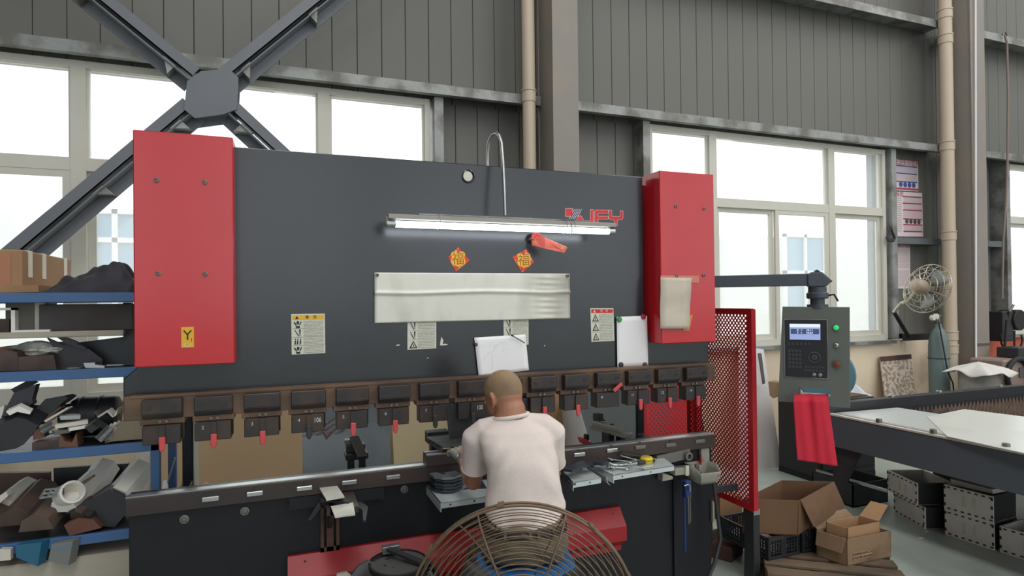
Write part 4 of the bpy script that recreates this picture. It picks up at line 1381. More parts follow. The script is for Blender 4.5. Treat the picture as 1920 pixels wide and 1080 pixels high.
strip([(-W2 + 0.02, HB), (W2, HB - 0.005), (W2 - 0.005, -HB + 0.068), (-W2 - 0.007, -HB + 0.068)])
strip([(-W2 - 0.007, -HB + 0.068), (-0.083, -HB + 0.068), (-0.083, -HL), (-W2 - 0.015, -HL)])
strip([(0.083, -HB + 0.068), (W2 - 0.005, -HB + 0.068), (W2 - 0.006, -HL - 0.01), (0.083, -HL - 0.01)])
strip([(-0.083, -HB + 0.025), (0.083, -HB + 0.025), (0.083, -HL - 0.008), (-0.083, -HL)])
bb.build('box_shell', M_PEND, pd)
pan = pbox(-0.158, 0.072, -0.148, 0.198, 0.0, 0.004, 'front_panel', mat('black panel overlay', (44, 46, 50), 0.35), bevel=0.002)
for a_ in ((-0.160, 0.074, 0.196, 0.200), (-0.160, 0.074, -0.150, -0.146), (-0.160, -0.156, -0.148, 0.198), (0.070, 0.074, -0.148, 0.198)):
    pbox(a_[0], a_[1], a_[2], a_[3], 0.004, 0.0048, 'panel_rim', M_GALV, pan)
scr = pbox(-0.128, 0.036, 0.078, 0.172, 0.004, 0.006, 'screen', glow('pale blue lit screen', (150, 166, 214), 0.55), pan)
pbox(-0.128, 0.036, 0.152, 0.172, 0.006, 0.0066, 'screen_bar', glow('white lit bar', (216, 224, 240), 0.7), pan)
pbox(-0.122, 0.030, 0.112, 0.142, 0.006, 0.0066, 'screen_field', glow('dark blue lit field', (62, 80, 120), 0.45), pan)
M_SCT = glow('white lit digits', (240, 244, 255), 0.8)
text('X  =    10.11', PF(-0.046, 0.1345, 0.0068), 0.017, M_SCT, pan, right=fx)
text('Y  =    10.03', PF(-0.046, 0.1195, 0.0068), 0.017, M_SCT, pan, right=fx)
pbox(-0.125, -0.072, 0.182, 0.190, 0.004, 0.0045, 'panel_lettering', print_mat('tiny maker print', (44, 46, 50), (190, 190, 190), 1, 8, 0.7, 0.9), pan)
M_KEY = mat('dark key cap', (62, 66, 70), 0.45)
for r_ in range(5):
    for c_ in range(4):
        u, v = -0.138 + c_ * 0.019, 0.020 - r_ * 0.024
        pbox(u, u + 0.015, v - 0.018, v, 0.004, 0.0065, 'key', M_KEY, pan)
for c_ in range(6):
    u = -0.138 + c_ * 0.022
    pbox(u, u + 0.012, 0.045, 0.062, 0.004, 0.006, 'key', M_KEY, pan)
for c_ in range(6):
    for r_ in range(2):
        u, v = -0.048 + c_ * 0.018, -0.076 - r_ * 0.02
        pbox(u, u + 0.013, v - 0.014, v, 0.004, 0.006, 'key', M_KEY, pan)
MB().tube([PF(0.002 + 0.03 * math.cos(q), -0.025 + 0.03 * math.sin(q), 0.005) for q in (2 * PI * i / 24 for i in range(24))], 0.004, 6, closed=True).build('jog_ring', M_KEY, pan, smooth=True)
MB().cyl(PF(0.002, -0.025, 0.003), PF(0.002, -0.025, 0.012), 0.018, n=20).build('jog_knob', M_KEY, pan, bevel=0.002)
for u in (-0.0, 0.032):
    MB().cyl(PF(u, -0.128, 0.003), PF(u, -0.128, 0.010), 0.010, n=14).build('push_button', M_STEEL, pan, bevel=0.002)
for v, m_, r_, nm in ((0.152, glow('lit green lamp', (40, 200, 110), 0.6), 0.016, 'green_lamp'), (0.050, M_STEEL, 0.014, 'key_switch'), (-0.060, mat('brown stop button', (120, 62, 40), 0.45), 0.021, 'stop_button')):
    kb = MB().cyl(PF(0.118, v, 0), PF(0.118, v, 0.006), r_ * 1.2, n=20).build('button_ring', M_BOLT, pd, smooth=True)
    MB().lathe([(r_ * 0.9, 0), (r_ * 0.85, 0.012), (r_ * 0.6, 0.015), (0.0005, 0.016)], PF(0.118, v, 0.004), fn, 20).build(nm, m_, kb, smooth=True)
pbox(0.114, 0.122, 0.048, 0.052, 0.018, 0.021, 'key_slot', M_INK, pd)
# neck, swivel, elbow, arm
top = PF(0.02, HB, -0.05)
MB().cyl(top - Vector((0, 0, 0.01)), top + Vector((0, 0, 0.012)), 0.058, n=24).build('neck_flange', M_ARM, pd, smooth=True)
MB().cyl(top, top + Vector((0, 0, 0.045)), 0.040, n=24).build('neck', M_ARM, pd, smooth=True)
MB().cyl(top + Vector((0, 0, 0.045)), top + Vector((0, 0, 0.085)), 0.060, n=24).build('swivel', M_ARM, pd, smooth=True, bevel=0.008)
MB().cyl(top + Vector((0, 0, 0.085)), top + Vector((0, 0, 0.115)), 0.050, n=24).build('swivel_neck', M_ARM, pd, smooth=True)
a = top + Vector((0, 0, 0.065)) + fx * 0.058
MB().tube([a, a + fx * 0.03 + Vector((0, 0, 0.005)), a + fx * 0.05 + Vector((0, 0, -0.035))], 0.006, 8).build('lock_lever', M_INK, pd, smooth=True)
e = top + Vector((0, 0, 0.16))
A1 = Vector((2.47, 3.05, e.z))
ad = (A1 - e)
ad.z = 0
ad.normalize()
as_ = Vector((-ad.y, ad.x, 0))
zz = e.z
el = []
for (u, v) in ((0.03, 0.045), (-0.02, 0.045), (-0.065, 0.0), (-0.065, -0.018), (-0.04, -0.045), (0.045, -0.045), (0.06, -0.03), (0.06, 0.03)):
    el.append(e + ad * u + Vector((0, 0, v)) - as_ * 0.045)
MB().poly(el, as_ * 0.09).build('elbow', M_ARM, pd, bevel=0.008, seg=2)
MB().obox(e + Vector((0, 0, 0.02)) - ad * 0.032, (0.11, 0.088, 0.012), Matrix(((ad.x, as_.x, 0), (ad.y, as_.y, 0), (0, 0, 1))) @ Matrix.Rotation(math.radians(-42), 3, 'Y')).build('elbow_cap', M_ARM, pd, bevel=0.004)
MB().poly([e + ad * 0.04 - as_ * 0.035 + Vector((0, 0, s * 0.036)) for s in (-1, 1)] + [e + ad * 0.04 + as_ * 0.035 + Vector((0, 0, s * 0.036)) for s in (1, -1)], A1 - e - ad * 0.04).build('swing_arm', M_ARM, pd, bevel=0.004)

# red towel over the pendant handle
M_TOWEL = mat('red towel cloth', (196, 36, 58), 0.9, 0, 0.08, 30, bump=0.6, bscale=300)
TQ = [at_d(*p, 3.43) for p in ((1495, 862), (1570, 874), (1551, 742), (1487, 742))]


def _tw(u, v):
    s = (1 - v) * 0.9 + 0.1
    return lerp4(TQ, u, v) + fn * (0.009 * math.sin(u * 11) * (0.3 + v) + 0.004 * math.sin(u * 21 + 2)) + fn * (0.03 * math.sin(min(v, 1) * PI) * 0.2) - fn * (0.06 * max(0, v - 0.93) / 0.07 * 0.9)


tw = MB().grid(_tw, 36, 40)
single(tw, 'towel', M_TOWEL, 'red towel hanging from the bottom of the control box', 'towel', smooth=True, solid=0.005, angle=180)

# ================================================================== BLUE RACK AT THE LEFT AND ITS LOAD
YR = 3.50
rk = thing('storage_rack', 'blue steel storage rack loaded with cardboard and metal scrap', 'rack', (-1.5, 3.75, 0))
LV = [1.872, 1.492, 1.105, 0.672, 0.26]
XR, XL = -0.632, -2.5
for z in LV:
    MB().box(XL, XR, YR, YR + 0.03, z - 0.048, z).build('shelf_beam', M_BLUE, rk, bevel=0.003)
    MB().box(XL, XR, 3.97, 4.0, z - 0.048, z).build('shelf_beam', M_BLUE, rk)
    MB().box(XL, XR, YR + 0.03, 3.97, z - 0.02, z - 0.004).build('shelf_deck', M_OFFDARK, rk)
for x in (XL, XR - 0.042):
    for y in (YR, 3.96):
        MB().box(x, x + 0.042, y, y + 0.04, 0, 1.872 if y > 3.6 else (1.872 if x < -2 else 1.825)).build('upright', M_BLUE, rk, bevel=0.003)
zp = at_y(0, 623, 3.62).z
plank = MB().box(XL, -0.80, 3.55, 3.80, zp - 0.03, zp).build('plank_shelf', M_WOODG, rk, bevel=0.004)
for x in (-0.86, -2.2):
    MB().box(x, x + 0.04, 3.81, 3.85, LV[2], LV[0] - 0.05).build('plank_post', M_GALV, rk)


def slab(px, Y, vec, name, m, label, cat='scrap', group=None, bevel=0.0, z0=None):
    P_ = [at_y(*p, Y) for p in px]
    if z0 is not None:
        lo = min(p.z for p in P_)
        P_ = [p + Vector((0, 0, z0 - lo)) for p in P_]
    return single(MB().poly(P_, vec), name, m, label, cat, group, bevel=bevel)


M_BROWNST = mat('brown oxidised steel', (98, 78, 70), 0.6, 0.25, 0.2, 12, (70, 60, 56), 5, 0.45, 0.65)
M_LIGHTST = mat('pale folded steel', (212, 206, 194), 0.4, 0.15, 0.1, 8)
M_WHITEST = mat('white painted folded steel', (238, 234, 226), 0.5, 0, 0.05, 8)

# --- top shelf
a = at_y(42, 540, 3.55)
X1 = a.x
zt_ = at_y(42, 468, 3.55).z
cbx = thing('cardboard_box', 'long brown taped cardboard box lying on top of the blue rack', 'box', (X1 - 0.3, 3.8, LV[0]))
MB().box(X1 - 0.75, X1, 3.55, 4.24, LV[0] + 0.022, zt_).build('box_body', M_CARD, cbx, bevel=0.008, seg=2)
for y in (3.62, 3.80, 4.12):
    MB().box(X1 - 0.752, X1 + 0.002, y, y + 0.05, LV[0] + 0.08, zt_ + 0.002).build('tape', mat('pale packing tape', (212, 200, 180), 0.35), cbx)
MB().box(X1 - 0.752, X1 - 0.745 + 0.70, 3.545, 3.552, LV[0] + 0.02, zt_ - 0.02).build('front_flap', mat('reddish cardboard', (170, 120, 92), 0.85, 0, 0.1, 5), cbx)
slab(((-40, 532), (72, 532), (72, 545), (-40, 547)), 3.54, (0, 0.4, 0), 'cardboard_sheet', M_CARD, 'folded cardboard sheet flat under the taped box on the rack', 'cardboard', z0=LV[0])
# black cloth heap
cl0, cl1 = at_y(74, 543, 3.60), at_y(246, 543, 3.60)


def _cloth(u, v):
    x = cl0.x + (cl1.x - cl0.x) * u
    prof_ = [(0, 0), (0.08, 0.03), (0.2, 0.065), (0.35, 0.085), (0.5, 0.11), (0.65, 0.145), (0.77, 0.175), (0.86, 0.165), (0.94, 0.10), (0.985, 0.065), (1, 0.0)]
    h = 0
    for i in range(len(prof_) - 1):
        if prof_[i][0] <= u <= prof_[i + 1][0]:
            t = (u - prof_[i][0]) / (prof_[i + 1][0] - prof_[i][0])
            h = prof_[i][1] * (1 - t) + prof_[i + 1][1] * t
    f = math.sin(PI * min(1, v * 1.0)) ** 0.55
    wr = 0.010 * math.sin(u * 19 + v * 7) + 0.008 * math.sin(u * 9 - v * 16) + 0.005 * math.sin(u * 37 + v * 11)
    z = LV[0] + max(0.0, h * f + wr * f * min(1, h / 0.06))
    return Vector((x + 0.02 * math.sin(v * 9), 3.54 + 0.34 * v, z))


single(MB().grid(_cloth, 60, 30), 'black_cloth', mat('black crumpled fabric', (50, 50, 56), 0.8, 0, 0.15, 12, (58, 56, 66), 6, 0.45, 0.6), 'black crumpled cloth heap on top of the blue rack', 'cloth', smooth=True, angle=180)
slab(((228, 520), (249, 518), (249, 546), (230, 546)), 3.62, (0, 0.1, 0), 'dark_block', M_DARK, 'small dark block behind the black cloth by the red cover', 'block', z0=LV[0])

# --- plank level
a, b = at_y(76, 624, 3.60), at_y(251, 563, 3.60)
single(MB().box(a.x, b.x, 3.58, 3.80, zp, 1.815), 'dark_crate', mat('dark brown board', (74, 68, 68), 0.7, 0, 0.12, 4, (62, 56, 54), 3), 'big dark brown crate on the grey plank under the top shelf', 'crate', bevel=0.003)
a, b = at_y(27, 614, 3.62), at_y(62, 566, 3.62)
t = thing('grey_box', 'small grey box with pale end between bracket and dark crate', 'box', (a.x, 3.7, zp))
MB().box(a.x - 0.05, b.x, 3.66, 3.80, zp, b.z).build('box_body', mat('mid grey board', (124, 120, 112), 0.7, 0, 0.08, 5), t)
c = at_y(74, 566, 3.62)
MB().box(b.x, b.x + 0.045, 3.64, 3.80, zp, c.z).build('end_face', M_LABEL, t)
fr = MB()
a, b = at_y(-30, 610, 3.56), at_y(28, 577, 3.56)
fr.box(a.x, b.x, 3.56, 3.60, b.z - 0.012, b.z)
fr.box(b.x - 0.016, b.x, 3.56, 3.60, zp, b.z)
fr.box(b.x, b.x + 0.14, 3.56, 3.60, zp, zp + 0.010)
single(fr, 'white_bracket', M_WHITEST, 'white bent strip bracket at left end of the grey plank', 'bracket')
slab(((-30, 588), (17, 588), (17, 612), (-30, 612)), 3.63, (0, 0.1, 0), 'brown_offcut', M_BROWNST, 'brown panel scrap behind the white bent bracket', 'scrap', z0=zp)

# --- second shelf
z2 = LV[1]
slab(((-30, 660), (5, 652), (32, 658), (37, 692), (-30, 694)), 3.56, (0, 0.12, 0), 'rusty_offcut', M_BROWNST, 'rust brown steel offcut at left end of the second shelf', z0=z2)
slab(((34, 668), (100, 664), (106, 691), (36, 694)), 3.55, (0, 0.16, 0), 'rusty_channel', M_BROWNST, 'brown channel section in the middle of the second shelf', z0=z2)
slab(((-10, 652), (30, 647), (38, 662), (-10, 664)), 3.70, (0, 0.1, 0.0), 'pale_offcut', M_CARD, 'torn light brown scrap behind the rusty offcuts', 'scrap')
slab(((88, 636), (104, 643), (118, 650), (160, 652), (192, 676), (192, 690), (108, 692), (105, 664), (100, 655)), 3.60, (0, 0.02, 0.0), 'spiked_plate', M_OFFDARK, 'dark pointed sheet offcut rising from the second shelf', z0=z2)
slab(((103, 630), (116, 630), (145, 641), (145, 646), (162, 652), (160, 655), (125, 645)), 3.57, (0, 0.02, 0.0), 'sharp_strip', M_DARK, 'long dark strip pointing up over the spiked sheet')
slab(((145, 646), (232, 635), (252, 630), (254, 686), (150, 689)), 3.68, (0, 0.03, 0.0), 'black_plate', mat('blue black plate', (50, 56, 62), 0.4, 0.3, 0.15, 5), 'large black plate standing at right of the second shelf', 'plate', z0=z2)
slab(((240, 626), (247, 615), (252, 614), (252, 690), (234, 690), (234, 634)), 3.62, (0, 0.03, 0.0), 'stepped_plate', M_DARK, 'black stepped plate tucked beside the left red cover', 'plate', z0=z2)
slab(((156, 681), (178, 680), (178, 684), (196, 686), (196, 690), (160, 690)), 3.52, (0, 0.04, 0.0), 'bright_clip', M_STEEL, 'bright little steel clip at the front of the second shelf', z0=z2)


def blob(c, r, seed, lump=0.35, nu=14, nv=9):
    rnd = random.Random(seed)
    ph = [rnd.uniform(0, 6) for _ in range(6)]
    mb = MB().ball((0, 0, 0), 1.0, nu, nv)
    out = []
    for v in mb.v:
        v = Vector(v)
        k = 1 + lump * (math.sin(v.x * 5 + ph[0]) * math.sin(v.y * 4 + ph[1]) + 0.6 * math.sin(v.z * 7 + ph[2] + v.x * 3))
        out.append(Vector((c[0] + v.x * r[0] * k, c[1] + v.y * r[1] * k, max(c[2] - r[2], c[2] + v.z * r[2] * k))))
    mb.v = out
    return mb


M_PLASTIC = mat('clear crumpled plastic', (190, 190, 182), 0.25, 0, 0.15, 14, bump=0.8, bscale=40)
p = at_y(72, 655, 3.64)
single(blob((p.x, 3.68, p.z), (0.13, 0.07, 0.035), 3, 0.3), 'bag_or_light_sheet', M_PLASTIC, 'crumpled clear plastic bag on top of the brown channel', 'bag')
p = at_y(95, 655, 3.6)
single(blob((p.x, 3.62, p.z), (0.05, 0.05, 0.022), 5, 0.3), 'bag_or_light_sheet', M_PLASTIC, 'smaller clear plastic scrap by the spiked sheet', 'bag')

# --- third shelf : scrap heap
z3 = LV[2]
slab(((-20, 800), (30, 778), (48, 781), (72, 793), (45, 828), (30, 836), (-20, 845)), 3.54, (0.02, 0.10, 0.05), 'dark_plate', M_OFFDARK, 'broad dark plate lying at left front of the third shelf', 'plate', z0=z3)
slab(((2, 782), (26, 737), (68, 720), (60, 748), (62, 756), (30, 775)), 3.60, (0.01, 0.02, 0.0), 'upright_plate', mat('slate folded plate', (66, 66, 72), 0.4, 0.4, 0.15, 6), 'slate grey plate standing tilted at left of the third shelf', 'plate')
slab(((20, 730), (52, 713), (69, 717), (30, 740)), 3.66, (0.0, 0.03, 0.0), 'torn_sheet', M_DARK, 'torn dark sheet behind the tilted slate plate')
slab(((11, 772), (35, 761), (58, 772), (56, 777), (32, 772), (18, 779)), 3.535, (0.0, 0.03, 0.01), 'white_bracket', M_WHITEST, 'white boomerang shaped bracket on top of the dark plates', 'bracket')
slab(((-4, 766), (8, 760), (3, 785), (-4, 790)), 3.62, (0, 0.03, 0), 'white_corner', M_WHITEST, 'white corner scrap at the left edge of the third shelf')
slab(((60, 775), (85, 748), (120, 742), (128, 745), (75, 795)), 3.62, (0.02, 0.06, 0.0), 'slanted_plate', M_OFFDARK, 'dark plate slanting up in the middle of the third shelf', 'plate')
slab(((72, 794), (112, 762), (115, 765), (78, 796)), 3.60, (0.01, 0.03, 0.0), 'long_strip', M_BROWNST, 'narrow brown strip leaning across the scrap heap', 'strip')
slab(((82, 789), (127, 763), (128, 766), (86, 792)), 3.57, (0.01, 0.03, 0.0), 'long_strip', M_LIGHTST, 'narrow pale strip leaning just below the brown strip', 'strip')
slab(((112, 757), (124, 753), (127, 755), (141, 745), (143, 747), (131, 754), (131, 757), (113, 760)), 3.66, (0, 0.02, 0), 'zigzag_clip', M_WHITEST, 'white zigzag clip at the top of the scrap heap', 'clip')
dr = thing('dark_drum', 'dark round drum lying at the back of the third shelf', 'drum', at_y(195, 775, 3.80) - Vector((0, 0, 0.15)))
ca, cb_ = at_y(120, 775, 3.80), at_y(221, 775, 3.80)
rD = 0.5 * (at_y(170, 737, 3.80).z - at_y(170, 810, 3.80).z)
MB().cyl((ca.x, 3.80, z3 + rD), (cb_.x, 3.80, z3 + rD), rD, n=28).build('drum_shell', M_OFFDARK, dr, smooth=True, bevel=0.006)
for q in (0.35, 0.7):
    x = ca.x + (cb_.x - ca.x) * q
    MB().tube(arc((x, 3.80, z3 + rD), (0, 1, 0), (0, 0, 1), rD + 0.002, 0, 2 * PI, 28)[:-1], 0.005, 6, closed=True).build('drum_rib', M_OFFDARK, dr, smooth=True)


def channel(px0, px1, Y, w, h, th, name, m, label, cat='channel', roll=0.0, group=None):
    """open folded channel running between two pixel points at depth Y"""
    a_, b_ = at_y(*px0, Y), at_y(*px1, Y + 0.03)
    d = (b_ - a_).normalized()
    s = Vector((0, 1, 0))
    s = (s - d * s.dot(d)).normalized()
    n_ = d.cross(s)
    M_ = Matrix.Rotation(roll, 3, d)
    s, n_ = M_ @ s, M_ @ n_
    t_ = [(-w / 2, 0), (w / 2, 0), (w / 2, h), (w / 2 - th, h), (w / 2 - th, th), (-w / 2 + th, th), (-w / 2 + th, h), (-w / 2, h)]
    return single(MB().poly([a_ + s * u + n_ * v for u, v in t_], b_ - a_), name, m, label, cat, group)


channel((113, 778), (150, 777), 3.56, 0.05, 0.02, 0.003, 'steel_channel', M_STEEL, 'bright flat channel across the middle of the scrap heap', roll=PI)
channel((104, 795), (165, 786), 3.55, 0.05, 0.02, 0.003, 'steel_channel', M_LIGHTST, 'pale channel right under the bright flat one', roll=PI)
channel((100, 808), (130, 803), 3.54, 0.05, 0.018, 0.003, 'steel_channel', M_OFFCUT, 'short grey channel low in the scrap heap', roll=PI)
channel((128, 802), (163, 796), 3.535, 0.04, 0.015, 0.003, 'steel_channel', M_WHITEST, 'white thin channel beside the short grey one', roll=PI)
channel((74, 807), (96, 794), 3.53, 0.035, 0.02, 0.004, 'rolled_strip', M_STEEL, 'bright rolled strip at left in the scrap heap', 'strip', roll=2.4)
channel((163, 806), (181, 792), 3.53, 0.04, 0.02, 0.004, 'angle_piece', M_OFFCUT, 'grey angle piece pointing up right in the heap', 'angle', roll=2.0)
channel((176, 785), (215, 806), 3.58, 0.06, 0.03, 0.003, 'dark_channel', M_DARK, 'black channel sloping down at right of the scrap heap', roll=2.6)
ZG = [at_y(*p, 3.60) for p in ((176, 772), (182, 781), (201, 769), (213, 781), (221, 765), (218, 779), (211, 783), (201, 773), (184, 784))]
single(MB().poly(ZG, (0, 0.09, 0)), 'zigzag_strip', M_LIGHTST, 'bent W shaped bright strip at right of the scrap heap', 'strip')
for k in range(4):
    channel((182 + k * 7, 824 - k * 2), (206 + k * 7, 800 - k * 3), 3.52 + 0.02 * k, 0.035, 0.02, 0.003, 'bright_channel', (M_STEEL, M_LIGHTST, M_WHITEST, M_LIGHTST)[k],
            ('bright channel', 'pale channel', 'white channel', 'cream channel')[k] + (' leaning outermost', ' leaning second', ' leaning third', ' leaning last')[k] + ' in the fan of four at shelf right', 'channel', roll=2.2)
slab(((196, 830), (232, 783), (268, 783), (268, 822), (215, 826)), 3.56, (0.0, 0.16, 0.0), 'ribbed_block', mat('tan ribbed steel', (140, 128, 110), 0.55, 0.3, 0.15, 10, stretch=(4, 1, 1)), 'tan ribbed steel block at right end of the third shelf', 'block', z0=z3)
slab(((60, 828), (112, 822), (112, 838), (60, 842)), 3.53, (0, 0.1, 0), 'brown_bar', M_BROWNST, 'brown bar lying flat at the front of the third shelf', 'bar', z0=z3)
slab(((112, 812), (122, 828), (135, 830), (143, 812), (146, 838), (110, 840)), 3.525, (0, 0.1, 0), 'notched_block', mat('reddish oxidised steel', (116, 82, 68), 0.6, 0.2, 0.2, 12), 'reddish brown block with a V notch on the third shelf', 'block', z0=z3)
slab(((62, 806), (80, 802), (84, 820), (62, 826)), 3.55, (0, 0.06, 0), 'rusty_block', mat('rust red steel', (112, 74, 62), 0.6, 0.2, 0.2, 12), 'small rust red block left of the notched block', 'block')

# --- fourth shelf : folded white and brown sections
z4 = LV[3]


def prism_bar(c0, c1, prof_, Y, dY, name, m, label, cat='channel', scale=1.0):
    a_, b_ = at_y(*c0, Y), at_y(*c1, Y + dY)
    d = (b_ - a_).normalized()
    s = d.cross(Vector((0, 0, 1))).normalized()
    n_ = s.cross(d)
    return single(MB().poly([a_ + s * u * scale + n_ * v * scale for u, v in prof_], b_ - a_), name, m, label, cat)


TRI = [(-0.06, 0), (0.06, 0), (0.045, 0.05), (0, 0.075), (-0.045, 0.05)]
prism_bar((30, 985), (85, 925), TRI, 3.53, 0.25, 'folded_section', M_BROWNST, 'big brown folded section at the front of the fourth shelf', scale=1.25)
prism_bar((68, 995), (112, 940), TRI, 3.52, 0.25, 'folded_section', mat('dusty brown section', (104, 88, 78), 0.6, 0.2, 0.15, 10), 'dusty brown folded section right of the big brown one', scale=1.2)
prism_bar((-15, 990), (20, 955), TRI, 3.54, 0.2, 'folded_section', M_BROWNST, 'brown folded section at the left edge of fourth shelf', scale=1.2)
prism_bar((5, 955), (55, 915), TRI, 3.62, 0.2, 'folded_section', M_LIGHTST, 'pale folded section behind the brown ones at left', scale=0.9)
prism_bar((120, 960), (190, 895), TRI, 3.58, 0.3, 'folded_section', M_WHITEST, 'white folded section slanting up in the middle', scale=1.1)
prism_bar((150, 955), (200, 880), TRI, 3.66, 0.25, 'folded_section', M_WHITEST, 'white peaked section at the back of the fourth shelf', scale=1.15)
prism_bar((222, 940), (268, 885), TRI, 3.62, 0.2, 'folded_section', M_WHITEST, 'cream peaked section beside the blue rack post', scale=1.2)
slab(((-10, 935), (12, 922), (15, 930), (-10, 952)), 3.56, (0, 0.05, 0), 'pale_angle', M_LIGHTST, 'pale angle at the far left of the fourth shelf', 'angle')
cy = thing('steel_ring', 'short bright steel pipe ring on the fourth shelf heap', 'pipe', at_y(138, 930, 3.56))
c0, c1 = at_y(122, 930, 3.62), at_y(147, 916, 3.50)
MB().lathe([(0.056, 0), (0.056, 0.095), (0.045, 0.095), (0.045, 0.0)], c0, (c1 - c0), 26, cap=False).build('pipe_wall', M_WHITEST, cy, smooth=True)
MB().cyl(c0 + (c1 - c0).normalized() * 0.02, c0 + (c1 - c0).normalized() * 0.03, 0.046, n=20).build('pipe_web', M_LIGHTST, cy)
fr = MB()
A_, B_, C_, D_ = (at_y(*p, 3.54) for p in ((75, 934), (118, 927), (118, 915), (85, 918)))
for a_, b_ in ((A_, B_), (B_, C_), (C_, D_), (D_, A_), ((A_ + D_) / 2, (B_ + C_) / 2), (A_.lerp(B_, 0.35), D_.lerp(C_, 0.35))):
    d = (b_ - a_)
    fr.cyl(a_, b_, 0.006, n=6)
single(fr, 'welded_grille', M_STEEL, 'bright little welded frame left of the steel ring', 'frame')
slab(((152, 905), (173, 892), (176, 895), (158, 908)), 3.55, (0, 0.03, 0), 'brown_strip', M_BROWNST, 'brown short strip sticking out above the steel ring', 'strip')
slab(((128, 960), (205, 918), (232, 930), (240, 960), (215, 990), (150, 985)), 3.56, (0.0, 0.2, 0.0), 'brown_offcut', M_OFFDARK, 'dark brown panel lying at right of the fourth shelf', 'panel', z0=z4)
slab(((120, 985), (145, 972), (175, 974), (190, 990), (150, 1000), (130, 1005)), 3.51, (0.0, 0.06, 0.0), 'rusty_hook', mat('rust red offcut', (110, 72, 58), 0.6, 0.2, 0.2, 12), 'rust red hooked offcut over the fourth shelf beam', 'scrap')
for k, (px, m_, lb) in enumerate((((175, 932), M_BROWNST, 'brown tapered bar lying behind the rusty hook'), ((190, 938), M_OFFDARK, 'dark tapered bar furthest right behind the rusty hook'))):
    prism_bar((px[0] - 30, px[1] + 40), (px[0], px[1] + 10), TRI, 3.54, 0.1, 'tapered_bar', m_, lb, 'bar', 0.6)
slab(((140, 885), (220, 878), (220, 915), (138, 915)), 3.93, (0, 0.03, 0), 'cardboard_box', M_CARD, 'flat brown cardboard at the back of the fourth shelf', 'cardboard', z0=z4)
slab(((300, 935), (306, 902), (313, 902), (316, 935)), 3.42, (0, 0.02, 0), 'white_card', M_WHITE, 'white small card standing behind the left bed end', 'card')
single(MB().cyl(at_y(314, 905, 3.42), at_y(329, 858, 3.42), 0.004, n=8), 'wire_rod', M_STEEL, 'thin bright rod slanting beside the white card', 'rod')

slab(((-20, 852), (92, 852), (96, 930), (-20, 930)), 3.92, (0, 0.03, 0), 'dark_board', M_BROWNST, 'dark brown board at the back left of the fourth shelf', 'board', z0=z4)
slab(((100, 846), (240, 838), (244, 915), (102, 925)), 3.935, (0, 0.025, 0), 'dark_board', M_OFFDARK, 'charcoal board at the back right of the fourth shelf', 'board', z0=z4)

# --- bottom shelf : wooden beams and blue blocks
z5 = LV[4]
t = thing('timber_stack', 'two grey weathered timber beams stacked on the lowest shelf', 'timber', (-1.2, 3.6, z5))
b0, b1 = at_y(130, 1060, 3.52), at_y(245, 1020, 3.52)
for k, (z0, z1) in enumerate(((z5, z5 + 0.15), (z5 + 0.155, z5 + 0.30))):
    MB().box(-2.3, -0.70, 3.505 + 0.02 * k, 3.74, z0, z1).build('beam', M_WOODG, t, bevel=0.008)
M_BLUEB = mat('blue plastic block', (40, 98, 128), 0.35, 0, 0.15, 8)
slab(((30, 1022), (78, 1017), (70, 1062), (30, 1045)), 3.455, (0.02, 0.04, 0), 'blue_block', M_BLUEB, 'glossy blue block in front of the lowest shelf', 'block')
slab(((97, 1020), (137, 1014), (128, 1060), (90, 1052)), 3.455, (0.02, 0.04, 0), 'striped_block', mat('grey block with blue bands', (120, 120, 118), 0.4, 0, 0.1, 6, (70, 130, 160), 9, 0.55, 0.6, stretch=(0.2, 1, 3)), 'grey block with blue bands hanging at the lowest shelf', 'block')
slab(((0, 1030), (20, 1030), (20, 1050), (0, 1052)), 3.46, (0.0, 0.03, 0), 'slatted_scrap', M_LIGHTST, 'pale slatted scrap at the lower left edge', 'scrap')

# ================================================================== RIGHT HAND SIDE
# ------------------------------------------------------------------ laser cutting table
TZ = 0.87
lt = thing('cutting_table', 'black laser cutting table with saw tooth slats and steel sheet', 'table', (5.5, 2.6, 0))
M_TBL = mat('blue black table paint', (84, 92, 100), 0.4, 0, 0.1, 4)
XT = 4.085
YT0, YT1 = 0.9, 3.60
zlow = at_x(1700, 877, XT).z
MB().box(XT, XT + 0.06, YT0, YT1, 0.61, TZ - 0.015).build('side_panel', M_TBL, lt, bevel=0.004)
MB().box(XT - 0.006, XT + 0.05, YT0, YT1, TZ - 0.015, TZ).build('edge_trim', M_SHEET, lt, bevel=0.002)
MB().box(XT + 0.05, XT + 0.058, YT0, YT1, TZ - 0.012, TZ + 0.006).build('inner_trim', M_DARK, lt)
MB().box(XT, 9.5, YT1, YT1 + 0.07, 0.62, TZ + 0.075).build('rear_rail', M_DARK, lt, bevel=0.004)
MB().box(XT + 0.06, 9.5, YT0, YT1, 0.60, 0.70).build('bed_pan', M_DARK, lt)
for px in ((1652, 790), (1763, 809), (1898, 836)):
    p = at_z(px[0], px[1], TZ + 0.008)
    MB().cyl((XT + 0.02, p.y, TZ), (XT + 0.02, p.y, TZ + 0.03), 0.023, n=6).build('hex_bolt', M_BOLT, lt, bevel=0.003)
for x in (4.85, 5.45, 6.3, 7.1, 8.0):
    MB().lathe([(0.024, 0), (0.024, 0.012), (0.012, 0.02), (0.0005, 0.021)], (x, YT1 + 0.035, TZ + 0.075), (0, 0, 1), 12).build('rail_bolt', M_STEEL, lt, smooth=True)
M_SLAT = mat('burnt slat steel', (126, 106, 92), 0.6, 0.3, 0.25, 20, (86, 78, 74), 8, 0.45, 0.65)
first = None
